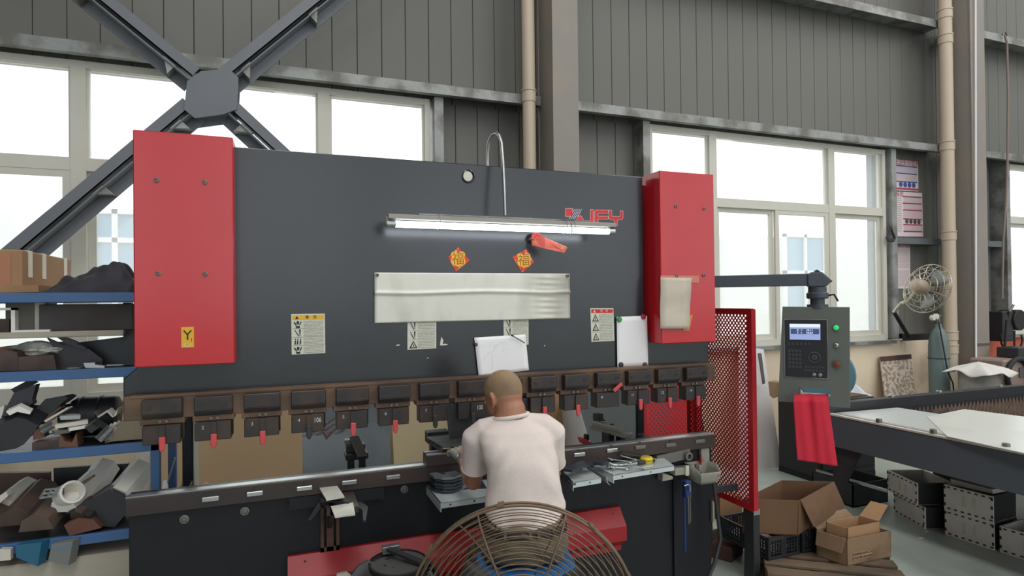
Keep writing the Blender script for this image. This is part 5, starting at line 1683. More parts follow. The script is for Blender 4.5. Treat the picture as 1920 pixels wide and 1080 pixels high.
for k in range(12):
    y = 3.50 - k * 0.115
    pts = [(4.18, 0.70)]
    n = 100
    for i in range(n):
        x = 4.18 + i * 0.05
        pts += [(x + 0.003, 0.815), (x + 0.022, 0.868), (x + 0.028, 0.868), (x + 0.047, 0.815)]
    pts += [(9.18, 0.70)]
    if first is None:
        mbs = MB()
        # strip of quads so that the long outline stays simple
        for i in range(n):
            x = 4.18 + i * 0.05
            mbs.add([(x, y, 0.70), (x + 0.05, y, 0.70), (x + 0.05, y, 0.815), (x + 0.028, y, 0.868), (x + 0.022, y, 0.868), (x, y, 0.815)], [(0, 1, 2, 3, 4, 5)])
        first = mbs.build('slat', M_SLAT, lt, solid=0.003)
    else:
        c = first.copy()
        COL.objects.link(c)
        c.location.y = -k * 0.115
for x in (5.25, 7.6):
    for y in (YT0 + 0.1, YT1 - 0.25):
        MB().box(x, x + 0.22, y, y + 0.22, 0, 0.61).build('table_leg', M_DARK, lt, bevel=0.004)
a = at_x(1590, 850, 4.2)
MB().prism([(3.35, 0.60), (3.60, 0.60), (3.60, 0.25), (3.52, 0.25)], 'x', 4.12, 4.14).build('gusset', M_DARK, lt)
# two steel sheets lying on the slats
for nm, px, lb in (('a', ((1566, 775), (1683, 765), (1760, 777), (1792, 820)), 'narrow grey steel sheet at left corner of the cutting table'),
                   ('b', ((1738, 782), (1808, 768), (2000, 792), (2000, 868), (1776, 819)), 'wide pale steel sheet across the cutting table slats')):
    P_ = [at_z(*p, TZ + (0.002 if nm == 'a' else 0.007)) for p in px]
    single(MB().poly(P_, (0, 0, 0.004)), 'steel_sheet', mat('oiled steel sheet ' + nm, (226, 228, 222) if nm == 'b' else (204, 208, 206), 0.32, 0.12, 0.06, 2, (200, 198, 182), 1.5, 0.5, 0.75), lb, 'sheet')

# ------------------------------------------------------------------ five folded metal boxes on the floor
M_TIN = mat('bare folded tin', (222, 220, 212), 0.42, 0.1, 0.12, 6, (184, 180, 172), 4, 0.5, 0.75)


def tin(p0, p1, depth, z0, h, label, group):
    """p0,p1 = floor line of the near face (far end, near end)"""
    p0, p1 = Vector((p0[0], p0[1], z0)), Vector((p1[0], p1[1], z0))
    d = (p1 - p0).normalized()
    Lw = (p1 - p0).length
    s = Vector((d.y, -d.x, 0))
    if s.x < 0:
        s = -s
    t = thing('tin_box', label, 'box', (p0 + p1) / 2 + s * depth / 2, group)
    zz_ = Vector((0, 0, 1))
    w_ = 0.012

    def pan_(a, b, c, e, nm, m=M_TIN):
        MB().poly([a, b, b + zz_ * c, a + zz_ * c], e).build(nm, m, t)
    pan_(p0, p1, h, s * w_, 'front_wall')
    pan_(p0 + s * (depth - w_), p1 + s * (depth - w_), h, s * w_, 'back_wall')
    pan_(p0 + s * w_, p0 + s * (depth - w_), h, d * w_, 'end_wall')
    pan_(p1 + s * w_ - d * w_, p1 + s * (depth - w_) - d * w_, h, d * w_, 'end_wall', M_OFFDARK)  # near end coloured darker to hold its shade
    MB().poly([p0 + s * w_, p1 + s * w_, p1 + s * (depth - w_), p0 + s * (depth - w_)], zz_ * 0.006).build('base', M_TIN, t)
    tabs = MB()
    for i in range(7):
        for v in (0.012, h - 0.02):
            c = p0 + d * (Lw * (i + 0.5) / 7) + zz_ * v - s * 0.003
            tabs.poly([c, c + d * 0.02, c + d * 0.02 + zz_ * 0.010, c + zz_ * 0.010], s * 0.004)
    for i in range(3):
        for e in (0.0, Lw - 0.012):
            c = p0 + d * e + zz_ * (h * (i + 0.5) / 3) - s * 0.003
            tabs.poly([c, c + d * 0.012, c + d * 0.012 + zz_ * 0.022, c + zz_ * 0.022], s * 0.004)
    tb = tabs.build('rivet_tabs', M_DARK, t)
    tb['kind'] = 'stuff'
    for q in (0.40, 0.60):
        c = p0 + d * (Lw * q) + zz_ * (h * 0.30) - s * 0.004
        MB().poly([c, c + d * 0.022, c + d * 0.022 + zz_ * h * 0.42, c + zz_ * h * 0.42], s * 0.004).build('label_slot', M_LABEL, t)
    return t


GR = 'riveted tin boxes under the cutting table'
A0, A1 = (4.74, 3.545), (4.60, 3.195)
tin(A0, A1, 0.30, 0.0, 0.168, 'riveted tin box at the bottom of the left stack by the table leg', GR)
tin((A0[0] - 0.01, A0[1] + 0.05), (A1[0] - 0.01, A1[1] + 0.05), 0.30, 0.170, 0.172, 'riveted tin box on top of the left stack by the table leg', GR)
B0, B1 = (4.63, 3.068), (4.735, 2.770)
tin((4.640, 3.068), (4.66, 2.745), 0.30, 0.0, 0.19, 'riveted tin box at the bottom of the stack nearest the camera', GR)
tin((4.635, 3.068), (4.655, 2.745), 0.30, 0.192, 0.19, 'riveted tin box on top of the stack nearest the camera', GR)
tin((4.67, 2.715), (4.70, 2.38), 0.30, 0.0, 0.185, 'single pale tin box at the right edge beside the tin stacks', GR)
P_ = [at_x(*p, 4.72) for p in ((1782, 898), (1860, 918), (1862, 926), (1784, 908))]
single(MB().poly(P_, (0.18, 0, 0)), 'tin_offcut', M_TIN, 'loose tilted tin sheet lying on the near tin stack', 'lid')

# bits under and left of the table
a, b = at_z(1530, 885, 0.20), at_z(1664, 924, 0.20)
single(MB().poly([a, b, b + Vector((0.03, 0.03, 0)), a + Vector((0.03, 0.03, 0))], (0, 0, 0.02)), 'flat_bar', M_STEEL, 'long flat steel bar lying on the black bin under the table', 'bar')
bn = thing('black_bin', 'low black open sheet metal bin left of the tin boxes', 'bin', at_z(1590, 930, 0))
p0, p1 = at_z(1560, 938, 0), at_z(1640, 945, 0)
x0, x1, y0, y1 = p0.x, p0.x + 0.42, p1.y, p1.y + 0.42
for bx in ((x0, x1, y0, y0 + 0.01), (x0, x1, y1 - 0.01, y1), (x0, x0 + 0.01, y0, y1), (x1 - 0.01, x1, y0, y1)):
    MB().box(*bx, 0, 0.198).build('bin_wall', M_OFFDARK, bn)
MB().box(x0, x1, y0, y1, 0.0, 0.01).build('bin_floor', M_OFFDARK, bn)
# pale bits of litter on the floor
for px, lb in (((1738, 997), 'white paper scrap on the floor in front of tin boxes'), ((1727, 1009), 'tiny white scrap on the floor nearer the camera'), ((1517, 868), 'small pale crumb on the floor under the red towel')):
    p = at_z(*px, 0)
    single(MB().poly([p + Vector((math.cos(q) * 0.016 * (1 + 0.4 * math.sin(3 * q)), math.sin(q) * 0.012, 0.0006)) for q in (2 * PI * i / 7 for i in range(7))], (0, 0, 0.002)), 'paper_scrap', M_WHITE, lb, 'scrap')

# ------------------------------------------------------------------ aluminium sheet, cabinet and rags near the back wall
f0, f1 = at_z(1385, 880, 0), at_z(1466, 872, 0)
t0, t1 = at_y(1385, 648, 5.30), at_y(1432, 655, 5.30)
al = thing('aluminium_sheet', 'tall bare aluminium sheet leaning on the wall behind the red guard', 'sheet', (f0 + f1) / 2)
f0.y = f1.y = 4.95
f1.x = at_y(1466, 872, 4.95).x
f0.x = at_y(1385, 880, 4.95).x
MB().poly([f0, f1, t1, t0], (0, 0.008, 0)).build('sheet_face', mat('brushed aluminium', (206, 200, 198), 0.33, 0.12, 0.1, 3, (196, 194, 190), 1.5, 0.4, 0.7, stretch=(1, 1, 0.2)), al)
P_ = [at_y(*p, 5.12) for p in ((1408, 652), (1426, 654), (1432, 722), (1410, 722))]
MB().poly([p + Vector((0, -0.03, 0)) for p in P_], (0, 0.006, 0)).build('pale_film', M_WHITE, al)
P_ = [at_y(*p, 5.04) for p in ((1418, 662), (1424, 662), (1431, 718), (1427, 720))]
MB().poly([p + Vector((0, -0.03, 0)) for p in P_], (0, 0.012, 0)).build('dark_bar', M_BOLT, al)
cb = thing('steel_cabinet', 'low black steel cabinet behind the hanging red towel', 'cabinet', (5.4, 4.6, 0))
xa, xb = at_y(1466, 800, 4.80).x, at_y(1640, 800, 4.35).x
MB().box(xa, xb, 4.35, 4.85, 0.05, 0.80).build('cabinet_body', M_DARK, cb, bevel=0.005)
MB().box(xa + 0.04, xb - 0.04, 4.335, 4.35, 0.12, 0.72).build('cabinet_door', M_OFFDARK, cb, bevel=0.003)
MB().box(xa, xb, 4.35, 4.85, 0, 0.05).build('plinth', M_INK, cb)
MB().cyl((xa + 0.12, 4.335, 0.5), (xa + 0.12, 4.31, 0.5), 0.015, n=12).build('door_knob', M_STEEL, cb)
P_ = [at_y(*p, 4.30) for p in ((1440, 738), (1478, 742), (1472, 764), (1450, 772), (1443, 766))]
_dz = 0.802 - min(p.z for p in P_)
single(MB().poly([Vector((p.x + 0.35, 4.66, p.z + _dz)) for p in P_], (0.12, 0.05, 0.0)), 'kraft_paper', M_CARD2, 'torn brown kraft paper draped on the black cabinet end', 'paper')
# round blue fan drum behind the pendant and white rag
c = at_y(1547, 703, 4.25)
bd_ = thing('blue_drum', 'blue round drum rim showing behind the control box', 'drum', c)
MB().lathe([(0.25, 0.0), (0.26, 0.02), (0.26, 0.12), (0.23, 0.13), (0.23, 0.02), (0.0005, 0.02)], c, (0.75, 0.65, 0), 36).build('drum_shell', mat('teal drum enamel', (92, 132, 146), 0.35, 0, 0.1, 6), bd_, smooth=True)
MB().box(c.x - 0.05, c.x + 0.05, 4.27, 4.36, 0.80, c.z - 0.2).build('drum_foot', M_DARK, bd_)
RG = [at_y(*p, 4.45) for p in ((1590, 748), (1656, 757), (1640, 742), (1588, 712))]


def _rag(u, v):
    p = lerp4(RG, u, v)
    return p + Vector((0, 0.04 * v + 0.02 * math.sin(u * 9), 0.015 * math.sin(u * 8 + v * 5)))


single(MB().grid(_rag, 14, 10), 'white_rag', mat('pale blue white cloth', (220, 226, 236), 0.8), 'white cloth draped over stuff right of the control box', 'cloth', smooth=True, solid=0.004, angle=180)
P_ = [at_y(*p, 4.42) for p in ((1590, 735), (1630, 756), (1592, 757))]
P_ = [Vector((p.x, p.y, max(p.z, 0.802))) for p in P_]
single(MB().poly(P_, (0, 0.2, 0)), 'brown_box', M_CARD2, 'brown small box under the white cloth', 'box')

# etched sheet leaning on the wall
P_ = [at_y(1648, 752, 5.25), at_y(1702, 748, 5.25), at_y(1708, 664, 5.36), at_y(1650, 669, 5.36)]
bl0, br0 = Vector((P_[0].x, 5.10, 0)), Vector((P_[1].x, 5.10, 0))
et = thing('etched_sheet', 'mottled brown etched sheet leaning on the cream wall base', 'sheet', (bl0 + br0) / 2)
M_ETCH = mat('etched swirl pattern', (206, 194, 178), 0.6, 0.1, 0.1, 6, (158, 138, 124), 26, 0.47, 0.55)
MB().poly([bl0, br0, P_[2], P_[3]], (0, 0.012, 0)).build('sheet_face', M_ETCH, et)
H0, H1 = P_[3].lerp(bl0, 0.055), P_[2].lerp(br0, 0.055)
MB().poly([H0 + Vector((0, -0.004, 0)), H1 + Vector((0, -0.004, 0)), P_[2] + Vector((0, -0.004, 0)), P_[3] + Vector((0, -0.004, 0))], (0, 0.003, 0)).build('brown_band', M_RUSTD, et)

# ------------------------------------------------------------------ gas cylinder
c = at_y(1761, 700, 5.0)
gc = thing('gas_cylinder', 'teal green gas cylinder with valve standing by the drain pipe', 'gas cylinder', (c.x, 5.0, 0))
M_TEAL = mat('worn teal enamel', (104, 122, 122), 0.45, 0, 0.12, 5, (116, 120, 114), 3, 0.5, 0.75)
prf = [(0.0005, 0.02), (0.09, 0.02), (0.108, 0.04), (0.110, 0.10), (0.110, 1.18), (0.104, 1.26), (0.085, 1.34), (0.055, 1.40), (0.036, 1.43), (0.034, 1.47), (0.0005, 1.47)]
MB().lathe(prf, (c.x, 5.0, 0), (0, 0, 1), 28, cap=False).build('cylinder_shell', M_TEAL, gc, smooth=True)
MB().cyl((c.x, 5.0, 0), (c.x, 5.0, 0.03), 0.128, n=28).build('foot_ring', M_DARK, gc)
MB().cyl((c.x, 5.0, 1.47), (c.x, 5.0, 1.56), 0.020, n=12).build('valve_stem', M_BOLT, gc)
MB().cyl((c.x, 5.0, 1.56), (c.x, 5.0, 1.585), 0.035, n=12).build('valve_wheel', M_BOLT, gc, bevel=0.004)
MB().cyl((c.x, 5.0, 1.52), (c.x - 0.12, 4.97, 1.52), 0.014, n=10).build('regulator_arm', M_BOLT, gc)
for dx, dz in ((-0.13, 0.045), (-0.19, 0.03)):
    MB().cyl((c.x + dx, 4.96, 1.52 + dz), (c.x + dx, 4.92, 1.52 + dz), 0.034, n=16).build('gauge_dial', M_LABEL, gc, bevel=0.004)
MB().tube([(c.x - 0.10, 4.93, 1.50), (c.x - 0.10, 4.88, 1.2), (c.x - 0.06, 4.86, 0.9), (c.x + 0.04, 4.865, 0.75), (c.x + 0.08, 4.87, 0.5)], 0.008, 8).build('gas_hose', M_INK, gc, smooth=True)
MB().tube(arc((c.x, 5.0, 1.05), (1, 0, 0), (0, 1, 0), 0.112, 0, 2 * PI, 28)[:-1], 0.006, 6, closed=True).build('band', M_OFFDARK, gc, smooth=True)

# ------------------------------------------------------------------ wall fan
fcn = at_y(1738, 541, 4.70)
wf = thing('wall_fan', 'small bright wire cage fan mounted on the wall under the posters', 'fan', at_y(1700, 632, 5.3))
fd = Vector((0.96, -0.06, -0.24)).normalized()     # blows along the wall
fa = Vector((0, 0, 1)).cross(fd).normalized()
fb = fd.cross(fa)
RW = 0.285
M_CHROME = mat('dull chrome wire', (196, 190, 172), 0.3, 0.7)
cage = MB()
for r_, o in ((RW, 0), (RW * 0.82, 0.045), (RW * 0.6, 0.065), (RW * 0.36, 0.075)):
    for sgn in (1, -1):
        if o == 0 and sgn < 0:
            continue
        cage.tube([fcn + fd * o * sgn + (fa * math.cos(q) + fb * math.sin(q)) * r_ for q in (2 * PI * i / 36 for i in range(36))], 0.0035 if o else 0.006, 5, closed=True)
for i in range(16):
    q = 2 * PI * i / 16
    e = fa * math.cos(q) + fb * math.sin(q)
    for sgn in (1, -1):
        cage.tube([fcn + fd * 0.078 * sgn + e * 0.05, fcn + fd * 0.07 * sgn + e * RW * 0.5, fcn + fd * 0.045 * sgn + e * RW * 0.85, fcn + e * RW], 0.003, 5)
cage.build('wire_cage', M_CHROME, wf, smooth=True)
bl3 = MB()
for i in range(3):
    q0 = 2 * PI * i / 3 + 0.3
    pts = []
    for r_, w_ in ((0.05, 0.25), (0.12, 0.5), (0.20, 0.52), (0.245, 0.35)):
        pts.append((r_, w_))
    L_ = [fcn + (fa * math.cos(q0 - w_) + fb * math.sin(q0 - w_)) * r_ - fd * 0.018 for r_, w_ in pts]
    R_ = [fcn + (fa * math.cos(q0 + w_) + fb * math.sin(q0 + w_)) * r_ + fd * 0.018 for r_, w_ in pts]
    MB().grid(lambda u, v, L_=L_, R_=R_: L_[int(round(v * 3))].lerp(R_[int(round(v * 3))], u), 4, 3).build('fan_blade', M_GALV, wf, smooth=True, solid=0.003)
MB().cyl(fcn - fd * 0.02, fcn + fd * 0.075, 0.05, n=20).build('hub', M_BOLT, wf, smooth=True, bevel=0.01)
MB().lathe([(0.0005, -0.2), (0.05, -0.195), (0.075, -0.17), (0.08, -0.07), (0.07, -0.04), (0.0005, -0.04)], fcn, fd, 20).build('motor', mat('tan motor housing', (176, 160, 140), 0.45, 0.2), wf, smooth=True)
e1, e2, e3 = at_y(1690, 568, 4.95), at_y(1676, 585, 5.1), at_y(1704, 632, 5.2)
MB().tube([fcn - fd * 0.12, e1 + Vector((0.12, 0, 0.03)), e1, e2], 0.018, 10).build('curved_arm', M_CHROME, wf, smooth=True)
MB().tube([e2, (e2 + e3) / 2, e3], 0.024, 10).build('straight_arm', M_BED, wf, smooth=True)
MB().box(e3.x - 0.05, e3.x + 0.40, 5.19, 5.25, e3.z - 0.045, e3.z + 0.035).build('wall_bracket', M_BED, wf, bevel=0.004)
MB().box(e3.x + 0.1, e3.x + 0.2, 5.25, 5.42, e3.z - 0.03, e3.z + 0.03).build('bracket_stub', M_BED, wf)

# ------------------------------------------------------------------ posters on the siding
YP = 5.548
M_P1 = print_mat('poster text dark', (222, 212, 216), (120, 104, 120), 9, 40, 0.5, 0.5)
M_P2 = print_mat('poster text fine', (222, 206, 208), (150, 118, 126), 16, 40, 0.5, 0.45)


def poster(px, label, bars, title):
    P_ = [at_y(*p, YP) for p in px]
    t = thing('poster', label, 'poster', (P_[0] + P_[1]) / 2)
    MB().poly(P_, (0, 0.004, 0)).build('sheet', mat('poster paper', (224, 210, 214), 0.6, 0, 0.03, 4), t)
    dy = 0.0015
    for (u0, u1, v0, v1, m_) in bars:
        sub_decal(P_, u0, u1, v0, v1, m_, t, 'printed_band', dy)
    for s, u, v, sz, m_ in title:
        text(s, lerp4(P_, u, v) + Vector((0, -0.003, 0)), sz, m_, t, 'heading')
    return t, P_


M_PRED = mat('poster red', (176, 62, 84), 0.6)
poster(((1669, 356), (1722, 359), (1721, 303), (1668, 297)), 'upper white poster with blue bands on the grey siding', [
    (0.12, 0.96, 0.78, 0.82, M_BLUEINK), (0.12, 0.96, 0.54, 0.58, M_BLUEINK), (0.12, 0.96, 0.27, 0.31, M_BLUEINK), (0.0, 1.0, 0.03, 0.09, M_PRED),
    (0.12, 0.96, 0.60, 0.76, M_P1), (0.12, 0.96, 0.33, 0.52, M_P2)], [('职业卫生公告栏', 0.52, 0.91, 0.085, M_PRED), ('●●●●', 0.6, 0.18, 0.09, M_BLUEINK)])
poster(((1671, 443), (1731, 444), (1729, 362), (1669, 358)), 'middle white poster with dark red bands on the grey siding', [
    (0.38, 0.98, 0.88, 0.91, M_PRED), (0.38, 0.98, 0.73, 0.76, M_PRED), (0.38, 0.98, 0.58, 0.61, M_PRED), (0.38, 0.98, 0.38, 0.41, M_PRED), (0.38, 0.98, 0.25, 0.28, M_PRED), (0.38, 0.98, 0.10, 0.13, M_PRED),
    (0.03, 0.33, 0.10, 0.88, M_P2), (0.40, 0.98, 0.43, 0.57, M_P2), (0.40, 0.98, 0.62, 0.72, M_P2), (0.40, 0.98, 0.77, 0.87, M_P1), (0.40, 0.98, 0.14, 0.24, M_P2)],
    [('警示标识', 0.16, 0.94, 0.075, M_PRED), ('●●●●', 0.68, 0.33, 0.085, M_BOLT)])
poster(((1673, 541), (1707, 541), (1706, 456), (1672, 456)), 'lowest pale poster of fine text behind the wall fan', [(0.08, 0.92, 0.45, 0.86, M_P2), (0.08, 0.92, 0.05, 0.40, M_P2)], [('安全操作规程', 0.5, 0.945, 0.07, M_PRED)])
# black hanging hook on the window post
hp = at_y(1670, 444, 5.34)
hk_ = thing('wall_hook', 'black triangular shackle hung on the post beside the posters', 'hook', hp)
MB().tube([hp + Vector((0, 0, 0.12)), hp + Vector((-0.07, 0, -0.02)), hp + Vector((-0.05, 0, -0.05)), hp + Vector((0.05, 0, -0.05)), hp + Vector((0.07, 0, -0.02))], 0.016, 8, closed=True).build('shackle', M_DARK, hk_, smooth=True)
MB().obox(hp + Vector((0, 0, -0.04)), (0.12, 0.03, 0.05)).build('shackle_base', M_DARK, hk_, bevel=0.008)
MB().cyl(hp + Vector((0, 0, 0.1)), hp + Vector((0, 0.03, 0.1)), 0.008, n=8).build('nail', M_BOLT, hk_)

# ------------------------------------------------------------------ wire drum with a cloth on top, conduit, wire feeder, cables
c = at_y(1836, 715, 4.55)
wd = thing('wire_drum', 'grey ribbed wire drum standing in front of the far column', 'drum', (c.x, 4.55, 0))
prf = []
for i in range(30):
    z = 0.02 + i * 0.03
    prf += [(0.195, z), (0.200, z + 0.015)]
prf += [(0.195, 0.93), (0.0005, 0.935)]
MB().lathe([(0.0005, 0.0), (0.19, 0.0)] + prf, (c.x, 4.55, 0), (0, 0, 1), 32, cap=False).build('drum_shell', mat('dusty grey drum', (150, 146, 142), 0.6, 0, 0.1, 4), wd, smooth=True)
MB().tube(arc((c.x, 4.55, 0.5), (1, 0, 0), (0, 1, 0), 0.203, 0, 2 * PI, 32)[:-1], 0.008, 6, closed=True).build('drum_hoop', M_GALV, wd, smooth=True)


def _dc(u, v):
    x, y = (u - 0.5) * 2, (v - 0.5) * 2
    r_ = max(abs(x), abs(y))
    ang_ = math.atan2(y, x)
    z = 0.945 + 0.10 * (1 - r_) - 0.10 * max(0, r_ - 0.72) * (1 + 0.9 * math.sin(4 * ang_)) + 0.01 * math.sin(ang_ * 7) * r_
    return Vector((c.x + x * 0.26, 4.55 + y * 0.26, z))


single(MB().grid(_dc, 24, 24), 'drum_cover', mat('white cover sheet', (216, 212, 208), 0.7), 'white sheet draped over the top of the wire drum', 'cloth', smooth=True, solid=0.003, angle=180)
p0, p1 = at_y(1829, 0, 4.98), at_y(1830, 690, 4.98)
cd_ = thing('conduit', 'thin white conduit running down the far steel column', 'pipe', (p1.x, 4.98, 0.9))
MB().tube([p0 + Vector((0, 0, 1.5)), p0, p1, p1 + Vector((0, 0, -0.4))], 0.011, 8).build('conduit_run', M_WHITE, cd_, smooth=True)
MB().box(8.19, 8.48, 4.985, 4.999, at_y(1850, 645, 4.98).z - 0.012, at_y(1850, 645, 4.98).z + 0.012).build('clip_band', M_BOLT, cd_)
f_ = at_y(1880, 600, 5.2)
wfd = thing('wire_feeder', 'black wire feeder box hanging at the far window corner', 'feeder', f_ - Vector((0, 0, 0.3)))
MB().box(f_.x - 0.20, f_.x + 0.02, 5.08, 5.36, f_.z - 0.28, f_.z + 0.12).build('feeder_body', M_DARK, wfd, bevel=0.012)
MB().cyl((f_.x + 0.12, 5.05, f_.z - 0.0), (f_.x + 0.12, 5.30, f_.z - 0.0), 0.14, n=24).build('reel', M_INK, wfd, smooth=True, bevel=0.01)
MB().tube([f_ + Vector((-0.05, -0.1, 0.0)), f_ + Vector((-0.1, -0.14, 0.12)), f_ + Vector((0.02, -0.12, 0.2))], 0.016, 8).build('handle', M_BOLT, wfd, smooth=True)
cable = MB()
cable.tube([at_y(*p, 5.0) for p in ((1876, 625), (1878, 645), (1888, 660), (1900, 663), (1912, 655), (1917, 640), (1915, 628))], 0.012, 8)
cable.tube([at_y(*p, 5.0) for p in ((1902, 620), (1902, 650), (1901, 672))], 0.012, 8)
cable.ball(at_y(1902, 670, 5.0), (0.035, 0.03, 0.05))
single(cable, 'cable_loop', M_INK, 'black welding cable loop hanging on the red wall base', 'cable', smooth=True)
single(MB().tube([at_y(*p, 4.9) for p in ((1888, 600), (1884, 650), (1878, 700), (1873, 735), (1872, 790))], 0.016, 8), 'drop_cable', M_INK, 'black cable dropping from the feeder to the floor', 'cable', smooth=True)
rp = [at_y(*p, 5.24) for p in ((1884, 66), (1888, 80), (1890, 180), (1889, 300), (1886, 380), (1881, 450), (1879, 560))]
rpt = thing('hanging_rope', 'grey hose hanging from the upper girt at far right', 'rope', rp[-1])
MB().tube(rp, 0.014, 8).build('rope', mat('dusty hose', (140, 122, 112), 0.7), rpt, smooth=True)
MB().tube([rp[0] + Vector((-0.05, 0, 0.0)), rp[0] + Vector((0, 0, 0.05)), rp[0] + Vector((0.05, 0, 0.0))], 0.012, 8).build('knot', M_BOLT, rpt, smooth=True)
mc = at_y(1905, 705, 4.6)
mch = thing('welding_machine', 'grey welding machine with a black ring against the red wall', 'machine', (mc.x, 4.6, 0))
MB().box(mc.x - 0.22, mc.x + 0.5, 4.6, 5.0, 0.15, mc.z + 0.20).build('machine_body', mat('dusty machine grey', (150, 132, 124), 0.6, 0, 0.1, 4), mch, bevel=0.02)
MB().box(mc.x - 0.2, mc.x + 0.48, 4.62, 4.98, 0, 0.15).build('machine_base', M_DARK, mch)
MB().tube([mc + Vector((0.22 * math.cos(q), -0.03, 0.21 * math.sin(q))) for q in (2 * PI * i / 28 for i in range(28))], 0.03, 10, closed=True).build('ring_coil', M_INK, mch, smooth=True)
MB().box(mc.x + 0.05, mc.x + 0.18, 4.585, 4.60, mc.z - 0.02, mc.z + 0.10).build('socket_plate', M_BOLT, mch)
MB().box(mc.x + 0.15, mc.x + 0.5, 4.65, 4.9, mc.z + 0.20, mc.z + 0.33).build('top_box', M_DARK, mch, bevel=0.01)

# ------------------------------------------------------------------ pallet, crates and cardboard boxes
PZ = 0.145
q0, q1, q2 = at_z(1672, 1055, PZ), at_z(1600, 1078, PZ), at_z(1360, 1003, PZ)
du = (Vector((q2.x, q2.y, 0)) - Vector((q0.x, q0.y, 0)))
pal = thing('pallet', 'dirty wooden pallet carrying crates and cardboard boxes', 'pallet', (2.95, 2.85, 0))
ex = Vector((0.80, -0.60, 0)).normalized()
ey = Vector((0.60, 0.80, 0)).normalized()
O = Vector((q0.x, q0.y, 0)) - ex * 1.10 - ey * 0.34


def pboard(u0, u1, v0, v1, z0, z1, nm='board'):
    MB().poly([O + ex * u0 + ey * v0 + Vector((0, 0, z0)), O + ex * u1 + ey * v0 + Vector((0, 0, z0)), O + ex * u1 + ey * v1 + Vector((0, 0, z0)), O + ex * u0 + ey * v1 + Vector((0, 0, z0))], (0, 0, z1 - z0)).build(nm, M_WOODP, pal, bevel=0.003)


for k in range(7):
    pboard(0.34, 1.12, k * 0.145, k * 0.145 + 0.095, PZ - 0.02, PZ)
for u in (0.34, 0.66, 1.02):
    pboard(u, u + 0.10, 0, 0.98, PZ - 0.04, PZ - 0.02, 'stringer')
    for v in (0.0, 0.43, 0.86):
        pboard(u, u + 0.10, v, v + 0.12, 0.02, PZ - 0.04, 'block')
    pboard(u, u + 0.10, 0, 0.98, 0.0, 0.02, 'skid')


def crate(c, ex_, w_, l_, h, label, nb, nm='plastic_crate'):
    """open black plastic crate with latticed walls"""
    c = Vector(c)
    ex_ = Vector(ex_).normalized()
    ey_ = Vector((-ex_.y, ex_.x, 0))
    t = thing(nm, label, 'crate', c)
    up = Vector((0, 0, 1))
    for (o, d, n_, L_, wname) in ((c - ex_ * w_ / 2 - ey_ * l_ / 2, ex_, ey_, w_, 'wall'), (c - ex_ * w_ / 2 + ey_ * (l_ / 2 - 0.012), ex_, ey_, w_, 'wall'),
                              (c - ex_ * w_ / 2 - ey_ * l_ / 2, ey_, ex_, l_, 'wall'), (c + ex_ * (w_ / 2 - 0.012) - ey_ * l_ / 2, ey_, ex_, l_, 'wall')):
        mb = MB()

        def bar(a0, a1, b0, b1):
            mb.poly([o + d * a0 + up * b0, o + d * a1 + up * b0, o + d * a1 + up * b1, o + d * a0 + up * b1], n_ * 0.012)
        bar(0, L_, h - 0.022, h)
        bar(0, L_, 0, 0.018)
        for a_ in (0, L_ / 2 - 0.015, L_ - 0.024):
            bar(a_, a_ + (0.024 if a_ != L_ / 2 - 0.015 else 0.03), 0.018, h - 0.022)
        k = int(L_ / 0.022)
        for i in range(k):
            bar(i * 0.022, i * 0.022 + 0.005, 0.018, h - 0.022)
        for j in range(1, 5):
            zz_ = 0.018 + (h - 0.04) * j / 5
            bar(0, L_, zz_ - 0.002, zz_ + 0.002)
        o_ = mb.build('lattice_wall', M_BLACKPL, t)
    MB().poly([c - ex_ * w_ / 2 - ey_ * l_ / 2, c + ex_ * w_ / 2 - ey_ * l_ / 2, c + ex_ * w_ / 2 + ey_ * l_ / 2, c - ex_ * w_ / 2 + ey_ * l_ / 2], up * 0.006).build('crate_floor', M_BLACKPL, t)
    return t


cA = at_z(1395, 1035, PZ)
Nc, Rc = at_z(1440, 1052, PZ), at_z(1520, 1034, PZ)
dR = (Rc - Nc).normalized()
dL = Vector((-dR.y, dR.x, 0))
CH = 0.14
for k, (o_, w_, lb, wl_) in enumerate((((0, 0), 0.27, 'black plastic lattice crate nearest the guard post', 'white sheet added for light seen through the near lattice crate'),
                                  ((0.285, 0), 0.24, 'black plastic lattice crate under the tilted cardboard box', 'white sheet added for light seen through the crate under the carton'))):
    cc_ = Nc + dR * (o_[0] + w_ / 2) + dL * 0.22
    crate(cc_, dR, w_, 0.44, CH, lb, 1)
    _c = cc_ + Vector((0, 0, 0.06))  # white sheet added inside for the light showing through the lattice

    def _light_sheet(u, v, _c=_c, w_=w_):
        return _c + dR * (u - 0.5) * (w_ - 0.05) + dL * (v - 0.5) * 0.38 + Vector((0, 0, 0.012 * math.sin(u * 17 + v * 9) + 0.01 * math.sin(v * 23) - 0.04 * (abs(2 * u - 1) ** 3 + abs(2 * v - 1) ** 3) / 2))
    single(MB().grid(_light_sheet, 12, 16), 'bag_or_light_sheet', M_WHITE, wl_, 'bag', smooth=True, solid=0.002, angle=180)


